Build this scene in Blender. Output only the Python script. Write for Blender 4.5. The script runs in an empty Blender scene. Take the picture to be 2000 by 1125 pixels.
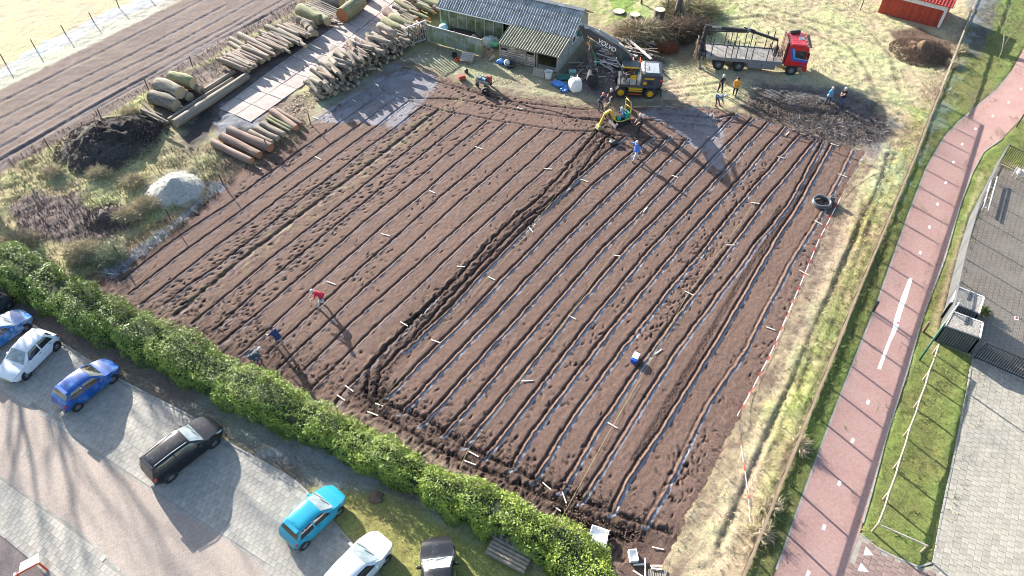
import bpy, bmesh, math, random
import numpy as np
from mathutils import Vector, Matrix, Euler, Quaternion
random.seed(7); RNG=np.random.default_rng(7)
R=math.radians
SC=bpy.context.scene
COL=SC.collection
# ------------------------------------------------------------------ camera
F=1400.0; TH=R(47.5); HC=36.0
cam=bpy.data.cameras.new('camera'); cam.sensor_width=36; cam.lens=36*F/2000; cam.clip_end=2000; cam.clip_start=0.5
camo=bpy.data.objects.new('camera',cam); COL.objects.link(camo)
camo.location=(0,0,HC); camo.rotation_euler=(R(90)-TH,0,0); SC.camera=camo
# ------------------------------------------------------------------ light
SUN_EL=18.0; SUN_AZ=127.5          # the sun stands towards this azimuth (from +x, counter-clockwise)
w=bpy.data.worlds.new('World'); SC.world=w; w.use_nodes=True
nt=w.node_tree; nt.nodes.clear()
o_=nt.nodes.new('ShaderNodeOutputWorld'); b_=nt.nodes.new('ShaderNodeBackground'); s_=nt.nodes.new('ShaderNodeTexSky')
s_.sky_type='NISHITA'; s_.sun_disc=False; s_.sun_elevation=R(SUN_EL); s_.sun_rotation=R(90-SUN_AZ)
s_.air_density=1.0; s_.dust_density=1.5; s_.ozone_density=1.2
b_.inputs['Strength'].default_value=0.09
nt.links.new(s_.outputs[0],b_.inputs[0]); nt.links.new(b_.outputs[0],o_.inputs[0])
sl=bpy.data.lights.new('sun','SUN'); sl.energy=5.0; sl.angle=R(0.5); sl.color=(1.0,0.93,0.84)
so=bpy.data.objects.new('sun',sl); COL.objects.link(so)
sd_=Vector((-math.cos(R(SUN_AZ))*math.cos(R(SUN_EL)),-math.sin(R(SUN_AZ))*math.cos(R(SUN_EL)),-math.sin(R(SUN_EL))))
so.rotation_euler=sd_.to_track_quat('-Z','Y').to_euler(); so.location=(-40,60,60)
SC.view_settings.view_transform='Standard'; SC.view_settings.look='None'; SC.view_settings.gamma=1
SC.view_settings.use_curve_mapping=False; SC.view_settings.exposure=2.0
SC.cycles.max_bounces=5; SC.cycles.filter_width=1.0
# ------------------------------------------------------------------ plan of the place: surveyed from the photograph, ground plane z=0
def G(px,py,z=0.0):
    u=(px-1000)/F; v=(py-562.5)/F
    dy=math.cos(TH)-v*math.sin(TH); dz=-math.sin(TH)-v*math.cos(TH)
    t=(HC-z)/-dz
    return (u*t,dy*t)
def W(px,py,z=0.0):
    x,y=G(px,py,z); return Vector((x,y,z))
def GP(pts): return np.array([G(*p) for p in pts])
def ang(a,b):
    a=G(*a); b=G(*b); return math.atan2(b[1]-a[1],b[0]-a[0])
# ------------------------------------------------------------------ noise
_LAT=np.random.default_rng(3).random((256,256))
def vn(X,Y,s,seed=0):
    X=X/s+seed*17.3; Y=Y/s+seed*9.7
    i=np.floor(X).astype(int); j=np.floor(Y).astype(int); fx=X-i; fy=Y-j
    fx=fx*fx*(3-2*fx); fy=fy*fy*(3-2*fy)
    i0=i&255; i1=(i+1)&255; j0=j&255; j1=(j+1)&255
    return (_LAT[i0,j0]*(1-fx)*(1-fy)+_LAT[i1,j0]*fx*(1-fy)+_LAT[i0,j1]*(1-fx)*fy+_LAT[i1,j1]*fx*fy)*2-1
def fbm(X,Y,s,n=4,seed=0,g=.55):
    a=1;r=0;t=0
    for k in range(n):
        r=r+a*vn(X,Y,s/2**k,seed+k*5);t+=a;a*=g
    return r/t
def sdist(poly,X,Y,maxd=4.0):
    """signed distance to polygon, positive inside; -maxd far away"""
    out=np.full(X.shape,-maxd); p=poly
    m=(X>p[:,0].min()-maxd)&(X<p[:,0].max()+maxd)&(Y>p[:,1].min()-maxd)&(Y<p[:,1].max()+maxd)
    if not m.any(): return out
    x=X[m];y=Y[m]; d=np.full(x.shape,1e9); ins=np.zeros(x.shape,bool); n=len(p)
    for i in range(n):
        ax,ay=p[i];bx,by=p[(i+1)%n]; ex=bx-ax;ey=by-ay
        t=np.clip(((x-ax)*ex+(y-ay)*ey)/(ex*ex+ey*ey+1e-12),0,1)
        d=np.minimum(d,(x-ax-t*ex)**2+(y-ay-t*ey)**2)
        if ay!=by:
            c=((ay>y)!=(by>y))&(x<ex*(y-ay)/(ey)+ax); ins^=c
    d=np.sqrt(d); out[m]=np.where(ins,d,-d); return np.maximum(out,-maxd)
def ldist(line,X,Y,maxd=1.5):
    """(signed distance to polyline, positive on the side to the LEFT of travel reversed ; arclength)"""
    out=np.full(X.shape,99.0); al=np.zeros(X.shape); p=line; L=0
    for i in range(len(p)-1):
        a=p[i];b=p[i+1];e=b-a;l=np.hypot(*e);e=e/l
        m=(X>min(a[0],b[0])-maxd)&(X<max(a[0],b[0])+maxd)&(Y>min(a[1],b[1])-maxd)&(Y<max(a[1],b[1])+maxd)
        x=X[m]-a[0];y=Y[m]-a[1]; t=x*e[0]+y*e[1]; s=-x*e[1]+y*e[0]
        tc=np.clip(t,0,l); d=np.hypot(t-tc,s)*np.where(s>=0,1,-1)
        o=out[m]; k=np.abs(d)<np.abs(o); o[k]=d[k]; out[m]=o
        q=al[m]; q[k]=L+tc[k]; al[m]=q; L+=l
    return out,al
def sm(d,w): return np.clip(d/w*.5+.5,0,1)**2*(3-2*np.clip(d/w*.5+.5,0,1))
# ------------------------------------------------------------------ objects
def tag(o,label=None,cat=None,group=None,kind=None):
    if label: o['label']=label
    if cat: o['category']=cat
    if group: o['group']=group
    if kind: o['kind']=kind
    return o
def empty(name,loc=(0,0,0),rz=0.0,label=None,cat=None,group=None,parent=None,rot=None):
    o=bpy.data.objects.new(name,None); COL.objects.link(o); o.location=loc; o.rotation_euler=rot or (0,0,rz); o.empty_display_size=.3
    o.parent=parent; tag(o,label,cat,group); return o
def mesh_np(name,V,Fc,mats,parent=None,smooth=False,cols=None,fattr=None,mi=None):
    V=np.asarray(V,dtype=np.float32).reshape(-1,3); Fc=np.asarray(Fc,dtype=np.int32); k=Fc.shape[1]
    me=bpy.data.meshes.new(name); me.vertices.add(len(V)); me.vertices.foreach_set('co',V.ravel())
    me.loops.add(Fc.size); me.loops.foreach_set('vertex_index',Fc.ravel())
    me.polygons.add(len(Fc)); me.polygons.foreach_set('loop_start',np.arange(0,Fc.size,k,dtype=np.int32))
    me.polygons.foreach_set('loop_total',np.full(len(Fc),k,dtype=np.int32))
    me.polygons.foreach_set('use_smooth',np.full(len(Fc),bool(smooth)))
    if mi is not None: me.polygons.foreach_set('material_index',np.asarray(mi,dtype=np.int32))
    if cols is not None:
        a=me.color_attributes.new('col','FLOAT_COLOR','POINT'); c=np.ones((len(V),4),np.float32); c[:,:3]=cols; a.data.foreach_set('color',c.ravel())
    if fattr:
        for n_,v_ in fattr.items():
            a=me.attributes.new(n_,'FLOAT','POINT'); a.data.foreach_set('value',np.asarray(v_,np.float32).ravel())
    me.update(calc_edges=True); me.validate()
    for m in (mats if isinstance(mats,(list,tuple)) else [mats]): me.materials.append(m)
    o=bpy.data.objects.new(name,me); COL.objects.link(o); o.parent=parent; return o
def dup(o,parent=None,loc=None,rz=None,label=None,group=None,scale=None):
    c=o.copy(); COL.objects.link(c); c.parent=parent if parent is not None else None
    for ch in list(o.children): dup(ch,c)
    if loc is not None: c.location=loc
    if rz is not None: c.rotation_euler=(0,0,rz)
    if scale is not None: c.scale=scale
    if label: c['label']=label
    if group: c['group']=group
    return c
class MB:
    """collects shapes, links them as ONE mesh object"""
    def __init__(s): s.v=[];s.f=[];s.m=[];s.cm=0
    def mat(s,i): s.cm=i; return s
    def add(s,vs,fs):
        n=len(s.v); s.v+= [tuple(v) for v in vs]; s.f+=[tuple(i+n for i in f) for f in fs]; s.m+=[s.cm]*len(fs); return s
    def box(s,c,d,rz=0,M=None,taper=1.0):
        x,y,z=d[0]/2,d[1]/2,d[2]/2; P=[(-x,-y,-z),(x,-y,-z),(x,y,-z),(-x,y,-z)]+[(a*taper,b*taper,z) for a,b in ((-x,-y),(x,-y),(x,y),(-x,y))]
        M=M or Matrix.Rotation(rz,3,'Z'); c=Vector(c)
        return s.add([M@Vector(p)+c for p in P],[(3,2,1,0),(4,5,6,7),(0,1,5,4),(1,2,6,5),(2,3,7,6),(3,0,4,7)])
    def bar(s,a,b,w,h=None,up=(0,0,1)):
        a=Vector(a);b=Vector(b);h=h or w; d=(b-a); L=d.length
        if L<1e-6: return s
        d/=L; u=Vector(up)
        if abs(d.dot(u))>.98: u=Vector((0,1,0))
        r=d.cross(u).normalized(); u=r.cross(d)
        P=[]
        for e in (a,b):
            for p,q in ((-1,-1),(1,-1),(1,1),(-1,1)): P.append(e+r*(w/2*p)+u*(h/2*q))
        return s.add(P,[(0,1,2,3),(7,6,5,4),(1,0,4,5),(2,1,5,6),(3,2,6,7),(0,3,7,4)])
    def tube(s,pts,rad,n=8,caps=True):
        pts=[Vector(p) for p in pts]; k=len(pts); rad=rad if isinstance(rad,(list,tuple)) else [rad]*k
        N=len(s.v); pr=None; V=[]
        for i,p in enumerate(pts):
            d=(pts[min(i+1,k-1)]-pts[max(i-1,0)]).normalized()
            if pr is None:
                u=Vector((0,0,1)) if abs(d.z)<.9 else Vector((1,0,0)); r=d.cross(u).normalized()
            else:
                r=(pr-d*pr.dot(d)); r=r.normalized() if r.length>1e-5 else d.orthogonal().normalized()
            pr=r; u=r.cross(d)
            for j in range(n):
                t=2*math.pi*j/n; V.append(p+(r*math.cos(t)+u*math.sin(t))*rad[i])
        fs=[]
        for i in range(k-1):
            for j in range(n):
                j2=(j+1)%n; fs.append((i*n+j,i*n+j2,(i+1)*n+j2,(i+1)*n+j))
        if caps: fs+= [tuple(range(n-1,-1,-1)),tuple(range((k-1)*n,k*n))]
        return s.add(V,fs)
    def lathe(s,prof,n=16,c=(0,0,0),M=None,caps=False):
        V=[];c=Vector(c);M=M or Matrix.Identity(3)
        for r,z in prof:
            for j in range(n):
                t=2*math.pi*j/n; V.append(M@Vector((r*math.cos(t),r*math.sin(t),z))+c)
        fs=[(i*n+j,i*n+(j+1)%n,(i+1)*n+(j+1)%n,(i+1)*n+j) for i in range(len(prof)-1) for j in range(n)]
        if caps: fs+=[tuple(range(n-1,-1,-1)),tuple(range((len(prof)-1)*n,len(prof)*n))]
        return s.add(V,fs)
    def prism(s,poly,z0,z1,top=True):
        n=len(poly); V=[(p[0],p[1],z0) for p in poly]+[(p[0],p[1],z1) for p in poly]
        a=sum(poly[i][0]*poly[(i+1)%n][1]-poly[(i+1)%n][0]*poly[i][1] for i in range(n))
        fs=[tuple(range(n))[::-1],tuple(range(n,2*n))]+[(i,(i+1)%n,(i+1)%n+n,i+n) for i in range(n)]
        if a<0: fs=[f[::-1] for f in fs]
        return s.add(V,fs)
    def extr(s,prof,a,b,M=None,c=(0,0,0)):
        """profile of (x,z) points extruded along y from a to b"""
        n=len(prof); c=Vector(c); M=M or Matrix.Identity(3)
        V=[M@Vector((p[0],a,p[1]))+c for p in prof]+[M@Vector((p[0],b,p[1]))+c for p in prof]
        A=sum(prof[i][0]*prof[(i+1)%n][1]-prof[(i+1)%n][0]*prof[i][1] for i in range(n))
        fs=[tuple(range(n)),tuple(range(2*n-1,n-1,-1))]+[(i+n,(i+1)%n+n,(i+1)%n,i) for i in range(n)]
        if A<0: fs=[f[::-1] for f in fs]
        return s.add(V,fs)
    def quad(s,*p): return s.add(p,[tuple(range(len(p)))])
    def build(s,name,mats,parent=None,smooth=False,bevel=0,loc=None,autos=None):
        me=bpy.data.meshes.new(name); me.from_pydata(s.v,[],s.f); 
        for m in (mats if isinstance(mats,(list,tuple)) else [mats]): me.materials.append(m)
        if len(me.materials)>1: me.polygons.foreach_set('material_index',s.m)
        if smooth: me.polygons.foreach_set('use_smooth',[True]*len(me.polygons))
        me.update()
        if smooth and autos: me.set_sharp_from_angle(angle=R(autos))
        o=bpy.data.objects.new(name,me); COL.objects.link(o); o.parent=parent
        if bevel:
            b=o.modifiers.new('bevel','BEVEL'); b.width=bevel; b.segments=2; b.limit_method='ANGLE'; b.angle_limit=R(40)
        if loc is not None: o.location=loc
        return o
# ------------------------------------------------------------------ materials
def mat(name,c=(.5,.5,.5),rough=.6,metal=0,var=.15,vs=3.0,bump=0.0,bs=20.0,c2=None,cs=1.5,cth=.5,cw=.15,attr=None,coat=0,spec=.5,alpha=None,trans=0,sheen=0,obj=True,emit=0,frost=None,stripe=None,randc=0):
    m=bpy.data.materials.new(name); m.use_nodes=True; N=m.node_tree.nodes; L=m.node_tree.links
    p=N['Principled BSDF']; p.inputs['Roughness'].default_value=rough; p.inputs['Metallic'].default_value=metal
    p.inputs['Specular IOR Level'].default_value=spec
    if coat: p.inputs['Coat Weight'].default_value=coat; p.inputs['Coat Roughness'].default_value=.05
    if trans: p.inputs['Transmission Weight'].default_value=trans
    tc=N.new('ShaderNodeTexCoord'); src=tc.outputs['Object'] 
    def noise(sc,det=4,ro=.6):
        n=N.new('ShaderNodeTexNoise'); n.inputs['Scale'].default_value=sc; n.inputs['Detail'].default_value=det; n.inputs['Roughness'].default_value=ro; L.new(src,n.inputs['Vector']); return n.outputs['Fac']
    def ramp(f,a,b):
        r=N.new('ShaderNodeMapRange'); r.inputs[1].default_value=a; r.inputs[2].default_value=b; L.new(f,r.inputs[0]); return r.outputs[0]
    def mix(a,b,f,mode='MIX'):
        x=N.new('ShaderNodeMix'); x.data_type='RGBA'; x.blend_type=mode
        for s_,v_ in ((6,a),(7,b),(0,f)):
            if isinstance(v_,(int,float)): x.inputs[s_].default_value=v_
            elif isinstance(v_,tuple): x.inputs[s_].default_value=(*v_[:3],1)
            else: L.new(v_,x.inputs[s_])
        return x.outputs[2]
    if attr:
        a=N.new('ShaderNodeAttribute'); a.attribute_name=attr; col=a.outputs['Color']
    else:
        g=N.new('ShaderNodeRGB'); g.outputs[0].default_value=(*c,1); col=g.outputs[0]
    if c2: col=mix(col,c2,ramp(noise(cs),cth-cw,cth+cw))
    if randc:
        oi=N.new('ShaderNodeObjectInfo'); hs=N.new('ShaderNodeHueSaturation'); L.new(col,hs.inputs['Color'])
        mr=N.new('ShaderNodeMapRange'); L.new(oi.outputs['Random'],mr.inputs[0]); mr.inputs[3].default_value=1-randc; mr.inputs[4].default_value=1+randc
        L.new(mr.outputs[0],hs.inputs['Value']); col=hs.outputs[0]
    if var:
        r=N.new('ShaderNodeMapRange'); L.new(noise(vs,6,.65),r.inputs[0]); r.inputs[1].default_value=.3; r.inputs[2].default_value=.7; r.inputs[3].default_value=1-var; r.inputs[4].default_value=1+var
        col=mix(col,r.outputs[0],1.0,'MULTIPLY')
    if frost:  # (colour, scale, threshold low, high)
        fc,fs_,f0,f1=frost
        col=mix(col,fc,ramp(noise(fs_,6,.7),f0,f1))
    L.new(col,p.inputs['Base Color'])
    if bump:
        b=N.new('ShaderNodeBump'); b.inputs['Strength'].default_value=1; b.inputs['Distance'].default_value=bump; L.new(noise(bs,6,.7),b.inputs['Height']); L.new(b.outputs[0],p.inputs['Normal'])
    if alpha is not None: p.inputs['Alpha'].default_value=alpha
    if emit: p.inputs['Emission Color'].default_value=(*c,1); p.inputs['Emission Strength'].default_value=emit
    return m
# ================================================================== GROUND
P_FIELD=[(195,545),(250,500),(330,440),(440,345),(530,290),(600,247),(660,205),(740,160),(790,130),(850,148),(950,178),(1050,197),(1180,214),(1300,207),(1390,210),(1440,220),(1530,243),(1600,268),(1692,298),(1660,345),(1605,465),(1508,685),(1442,815),(1378,935),(1325,1045),(1300,1095),(1260,1150),(1200,1110),(1100,1060),(980,1000),(860,940),(720,865),(600,805),(480,745),(380,690),(300,650),(220,600),(185,565)]
C_soil=(.132,.086,.069); C_dark=(.06,.042,.036)
# class polygons: points, colour, edge softness (m), edge raggedness (m), grassiness, roughness height
CLS=[
 # meadow far left
 ([(-300,-60),(300,-60),(275,0),(225,18),(85,87),(0,133),(-300,290)],(.33,.32,.185),.5,.3,1,.03),
 # frosty verge and strip between meadow and plough land
 ([(275,-4),(225,14),(85,83),(0,130),(-200,235),(-200,290),(0,180),(88,136),(212,76),(325,17),(380,-20)],(.31,.31,.25),.4,.4,.6,.05),
 # ploughed strip
 ([(380,-25),(357,0),(325,15),(212,72),(88,132),(0,175),(-250,310),(-250,480),(0,338),(125,270),(192,235),(287,178),(350,140),(400,120),(442,92),(487,67),(530,45),(587,15),(610,-25)],(.125,.095,.085),.25,.2,0,.03),
 # rough plot below: weeds
 ([(0,345),(125,275),(200,235),(290,180),(330,240),(290,300),(440,330),(440,352),(330,445),(200,540),(120,505),(60,480),(0,455)],(.27,.26,.125),.5,.6,1,.12),
 ([(20,395),(75,370),(110,385),(150,370),(165,400),(230,420),(250,400),(265,440),(200,470),(120,480),(60,465),(30,440)],(.13,.1,.09),.4,.8,.1,.1),
 ([(270,300),(420,250),(500,200),(560,180),(620,205),(600,235),(440,340),(400,330),(330,320)],(.15,.115,.09),.8,.8,.2,.09),
 ([(330,270),(420,250),(440,285),(420,330),(330,330),(290,300)],(.2,.19,.1),.6,.7,1,.08),
 ([(390,210),(440,190),(470,215),(540,255),(500,275),(420,255),(370,300),(350,270)],(.05,.045,.045),.5,.8,0,.08),
 ([(290,195),(350,145),(410,125),(600,15),(640,-20),(840,-20),(740,60),(640,130),(560,180),(500,235),(400,215),(330,250)],(.12,.095,.085),.6,.6,0,.07),
 ([(395,150),(440,130),(470,160),(430,180),(400,175)],(.2,.16,.13),.5,.5,0,.06),
 # long grass edge of plot along field
 ([(430,335),(445,345),(330,440),(250,500),(215,535),(185,540),(170,520),(240,480),(330,415)],(.28,.22,.1),.4,.5,1,.15),
 ([(605,235),(625,190),(700,160),(780,115),(800,128),(740,158),(660,205),(605,248)],(.26,.25,.19),.4,.4,.7,.04),
 # yard in front of the shed
 ([(780,112),(830,90),(980,100),(1130,145),(1200,175),(1180,212),(1050,195),(950,176),(850,146),(800,128)],(.25,.235,.15),.4,.5,.7,.04),
 ([(920,100),(1110,140),(1190,180),(1180,205),(1080,190),(960,140)],(.27,.24,.15),1,.8,.6,.04),
 # yard between shed and excavator: dark churned
 ([(1095,140),(1150,90),(1210,60),(1310,110),(1300,180),(1190,205),(1130,170)],(.1,.08,.07),.8,.8,.1,.1),
 # big pale field at right
 ([(1160,-60),(2100,-60),(2100,-30),(1895,-30),(1880,60),(1830,190),(1720,460),(1600,770),(1460,1125),(1440,1200),(1230,1200),(1310,1080),(1380,935),(1445,815),(1510,685),(1605,468),(1694,300),(1600,266),(1530,241),(1440,218),(1390,208),(1300,205),(1260,195),(1300,180),(1310,120),(1220,60),(1170,50)],(.36,.31,.19),.3,.4,.9,.07),
 ([(1170,-20),(1260,-20),(1250,60),(1180,40)],(.15,.2,.05),1,1,1,.08),
 ([(1330,-20),(1440,-20),(1400,45),(1350,50)],(.2,.22,.08),1,1,1,.08),
 ([(1180,60),(1230,30),(1330,60),(1390,90),(1340,130),(1290,110)],(.16,.12,.08),.7,.8,.5,.1),
 ([(1490,840),(1560,700),(1680,400),(1745,300),(1790,220),(1810,215),(1700,480),(1600,740),(1500,980)],(.27,.28,.10),1.2,1.5,1,.08),
 ([(1320,1050),(1460,860),(1520,800),(1440,1100),(1300,1130)],(.35,.30,.19),.8,.8,.9,.07),
 ([(1560,480),(1620,430),(1660,480),(1580,660),(1530,720)],(.30,.25,.17),1.2,1.5,.8,.06),
 ([(1550,560),(1570,570),(1500,720),(1480,780),(1470,770)],(.33,.28,.17),.5,.5,.8,.05),
 # churned frosty patch behind tape, lorry's shade also painted into its dark colour
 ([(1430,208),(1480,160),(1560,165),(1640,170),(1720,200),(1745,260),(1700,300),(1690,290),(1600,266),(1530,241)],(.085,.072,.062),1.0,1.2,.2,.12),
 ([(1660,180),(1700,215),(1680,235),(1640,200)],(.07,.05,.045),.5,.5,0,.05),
 ([(1735,60),(1800,55),(1860,90),(1850,130),(1780,125)],(.13,.085,.06),.5,.4,.1,.05),
 # green verge between fence and cycle path
 ([(1990,-40),(2080,-40),(2200,0),(2010,75),(1975,140),(1910,205),(1850,258),(1812,327),(1755,481),(1710,600),(1660,725),(1614,844),(1562,985),(1505,1140),(1450,1140),(1520,960),(1610,740),(1720,465),(1800,270),(1885,70),(1930,-40)],(.14,.165,.052),.15,.15,1,.05),
 ([(1895,-30),(1960,-30),(1940,40),(1915,110),(1890,110),(1900,40)],(.11,.11,.09),.5,.6,.4,.04),
 # green strip right of path
 ([(2100,200),(2000,225),(1957,272),(1922,295),(1900,335),(1875,400),(1845,506),(1810,596),(1792,652),(1772,725),(1733,844),(1700,970),(1679,1042),(1720,1075),(1800,1110),(1822,1105),(1850,960),(1890,760),(1897,700),(1840,670),(1850,560),(1900,400),(1948,315),(2100,345)],(.135,.155,.046),.15,.15,1,.05),
 ([(1925,330),(1893,420),(1855,560),(1835,640),(1822,690),(1812,680),(1825,620),(1870,470),(1910,350)],(.3,.25,.14),.25,.3,1,.04),
 # lawn at the bottom
 ([(595,954),(700,925),(830,978),(950,1046),(1070,1140),(700,1140),(760,1090),(682,1054),(640,1004)],(.21,.225,.07),.3,.3,1,.05),
 ([(640,960),(560,890),(650,880),(760,930),(900,1020),(930,1060),(860,1020),(760,960)],(.2,.21,.16),.5,.5,.8,.05),
 # leaf litter along the hedge
 ([(-100,500),(-100,640),(0,590),(100,655),(225,735),(375,812),(425,852),(500,893),(562,927),(595,955),(690,925),(820,985),(830,975),(600,850),(400,750),(200,640),(0,540)],(.115,.095,.08),.3,.4,.3,.05),
 ([(375,790),(425,835),(500,880),(562,915),(595,950),(640,960),(760,930),(700,880),(560,820),(420,740)],(.15,.155,.125),.5,.6,.6,.05),
]
FROST=[ # frost zones: polygon, strength, softness
 ([(600,245),(640,215),(720,165),(790,130),(850,148),(865,158),(835,195),(800,235),(770,250),(700,240),(650,240)],.72,.5),
 ([(1250,215),(1300,207),(1380,210),(1412,235),(1420,330),(1400,335),(1340,270),(1280,240)],.62,.6),
 ([(1400,140),(1560,140),(1690,180),(1740,260),(1700,295),(1600,260),(1530,230),(1480,180)],.42,1.5),
 ([(1190,140),(1310,120),(1345,215),(1230,210),(1100,190),(900,100),(830,100),(800,120)],.38,1.0),
 ([(1640,180),(1760,250),(1780,330),(1700,420),(1680,330),(1700,260)],.45,1.5),
 ([(200,535),(250,495),(330,437),(430,350),(440,365),(340,450),(260,515),(225,545)],.75,.4),
 ([(430,205),(600,110),(700,20),(730,0),(760,20),(640,130),(560,175),(500,250),(420,270)],.6,.8),
 ([(500,890),(560,860),(700,880),(830,950),(930,1040),(900,1050),(760,950),(640,960)],.55,.6),
 ([(300,780),(420,790),(520,850),(560,915),(480,880)],.35,.6),
 ([(1880,110),(1935,0),(1990,-30),(1900,-30)],.6,1.0),
 ([(1860,110),(1900,90),(1870,190),(1830,280),(1790,330),(1755,400),(1740,440),(1790,300)],.5,.8),
 ([(275,-4),(225,14),(85,83),(0,130),(-200,235),(-200,260),(0,155),(88,110),(212,45),(330,0)],.8,.5),
 ([(100,330),(180,260),(280,300),(240,370),(200,400),(120,370)],.3,.8),
 ([(190,480),(250,440),(260,480),(200,530)],.4,.5),
 ([(600,240),(760,130),(800,115),(790,130),(650,225)],.5,.5),
 ([(1440,870),(1340,1060),(1310,1090),(1330,1040)],.4,.5),
]
PAVED=dict(
 cycle=[(2120,20),(2010,75),(1975,140),(1950,172),(1910,206),(1870,240),(1847,265),(1827,297),(1810,327),(1777,412),(1752,481),(1710,600),(1660,725),(1614,844),(1562,985),(1500,1160),(1636,1160),(1646,1125),(1679,1042),(1700,970),(1733,844),(1772,725),(1792,652),(1810,596),(1845,506),(1875,400),(1900,335),(1922,297),(1957,272),(2000,225),(2120,150)],
 road=[(-120,680),(0,760),(75,805),(175,885),(260,935),(310,969),(425,1039),(500,1094),(560,1160),(280,1160),(245,1125),(155,1036),(75,984),(0,930),(-120,850)],
 bay=[(-120,560),(0,592),(100,657),(225,737),(375,814),(425,854),(500,895),(562,929),(597,957),(682,1056),(740,1110),(750,1160),(560,1160),(500,1094),(425,1039),(310,969),(260,935),(175,885),(75,805),(0,760),(-120,680)],
 lower=[(-120,850),(0,930),(75,984),(155,1036),(245,1125),(280,1160),(130,1160),(65,1094),(0,1041),(-120,960)],
 darkbrick=[(-120,960),(0,1041),(65,1094),(130,1160),(-120,1160)],
 drive=[(1898,702),(1890,760),(1860,905),(1840,1000),(1822,1105),(1800,1110),(1720,1076),(1679,1042),(1646,1125),(1636,1160),(2150,1160),(2150,800),(2000,735),(1900,690)],
 court=[(1948,325),(2150,380),(2150,800),(2000,735),(1900,690),(1835,645),(1855,565),(1893,425)])
PAVW={k:GP(v) for k,v in PAVED.items()}
FW=GP(P_FIELD)
HEAPS=[((210,283),3.9,1.9,(.06,.052,.048)),((258,262),2.7,1.6,(.035,.028,.027)),((345,372),2.35,1.25,(.34,.34,.315)),((208,425),1.3,.7,(.1,.08,.07)),((1797,103),2.3,1.15,(.13,.085,.055)),((1812,92),1.5,.5,(.075,.052,.04))]
def ground_fields(X,Y,fine=False):
    nz=fbm(X,Y,1.2,4,1); n2=fbm(X,Y,.35,3,9); n3=fbm(X,Y,5,3,21)
    col=np.zeros(X.shape+(3,)); col[...]=(.24,.22,.12); gr=np.full(X.shape,.8); rg=np.full(X.shape,.05); fr=np.zeros(X.shape)
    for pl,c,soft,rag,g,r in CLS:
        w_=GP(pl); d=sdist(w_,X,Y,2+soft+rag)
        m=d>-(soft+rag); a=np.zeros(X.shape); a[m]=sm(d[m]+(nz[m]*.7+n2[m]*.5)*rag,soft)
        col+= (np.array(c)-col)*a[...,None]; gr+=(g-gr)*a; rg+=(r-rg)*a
    for pl,s_,soft in FROST:
        d=sdist(GP(pl),X,Y,2+soft); a=sm(d+(nz*1.3+n2*.9)*max(soft,.45),soft*.7)*s_*(1+.35*nz); fr=np.maximum(fr,a)
    fl=sm(sdist(FW,X,Y,2)+n2*.1,.12); col+=(np.array(C_soil)-col)*fl[...,None]; gr*=1-fl; rg+=(.02-rg)*fl
    # patchiness that belongs to the ground: dry and green grass, damp and dry earth
    k=(1+.22*n3+.2*nz); col=col*k[...,None]
    g2=np.clip(n3*1.2+nz*.8,-1,1)*gr; col[...,0]*=1-.2*g2; col[...,2]*=1-.2*g2
    z=rg*(nz*1.1+n2*.9)
    return col,gr,fr,z,nz,n2,fl
M_ground=None
def make_ground_mat(name,bump=.03,sc=9.0,frostc=(.30,.34,.40)):
    m=mat(name,attr='col',rough=.95,spec=.2,var=.28,vs=4.5,bump=bump,bs=sc)
    N=m.node_tree.nodes;L=m.node_tree.links;p=N['Principled BSDF']
    old=p.inputs['Base Color'].links[0].from_socket
    tc=N.new('ShaderNodeTexCoord')
    n1=N.new('ShaderNodeTexNoise'); n1.inputs['Scale'].default_value=22; n1.inputs['Detail'].default_value=5; n1.inputs['Roughness'].default_value=.7; L.new(tc.outputs['Object'],n1.inputs['Vector'])
    r=N.new('ShaderNodeMapRange'); L.new(n1.outputs['Fac'],r.inputs[0]); r.inputs[1].default_value=.34; r.inputs[2].default_value=.66; r.inputs[3].default_value=.45; r.inputs[4].default_value=1.55
    x=N.new('ShaderNodeMix'); x.data_type='RGBA'; x.blend_type='MULTIPLY'; x.inputs[0].default_value=1; L.new(old,x.inputs[6]); L.new(r.outputs[0],x.inputs[7])
    fa=N.new('ShaderNodeAttribute'); fa.attribute_name='frost'
    n2=N.new('ShaderNodeTexNoise'); n2.inputs['Scale'].default_value=7; n2.inputs['Detail'].default_value=8; n2.inputs['Roughness'].default_value=.8; L.new(tc.outputs['Object'],n2.inputs['Vector'])
    s=N.new('ShaderNodeMath'); s.operation='ADD'; L.new(fa.outputs['Fac'],s.inputs[0]); L.new(n2.outputs['Fac'],s.inputs[1])
    r2=N.new('ShaderNodeMapRange'); L.new(s.outputs[0],r2.inputs[0]); r2.inputs[1].default_value=.85; r2.inputs[2].default_value=1.6; r2.inputs[4].default_value=.8
    y=N.new('ShaderNodeMix'); y.data_type='RGBA'; L.new(r2.outputs[0],y.inputs[0]); L.new(x.outputs[2],y.inputs[6]); y.inputs[7].default_value=(*frostc,1)
    L.new(y.outputs[2],p.inputs['Base Color']); return m
M_ground=make_ground_mat('ground'); M_soil=make_ground_mat('soil',bump=.045,sc=13)
def heaps(X,Y,z,col,nz,n2):
    for (p,r,h,c) in HEAPS:
        cx,cy=G(*p); cy+= 0.0
        d=np.hypot((X-cx)*(1-.0),(Y-cy)*1.0)*(1+.18*nz)
        m=d<r*1.25
        t=np.clip(1-d/r,0,1); rf=.3 if c[0]>.3 else 1.0; hh=h*(t**.9)*(1+(.22*n2+.12*nz)*rf)+ (t>0)*(nz*.16+n2*.12)*h*np.minimum(t*4,1)*.7*rf
        z=np.where(m,np.maximum(z,hh),z); a=np.clip((r-d)/.35+n2*.6,0,1)*m
        col+= (np.array(c)-col)*a[...,None]
    return z,col
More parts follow.
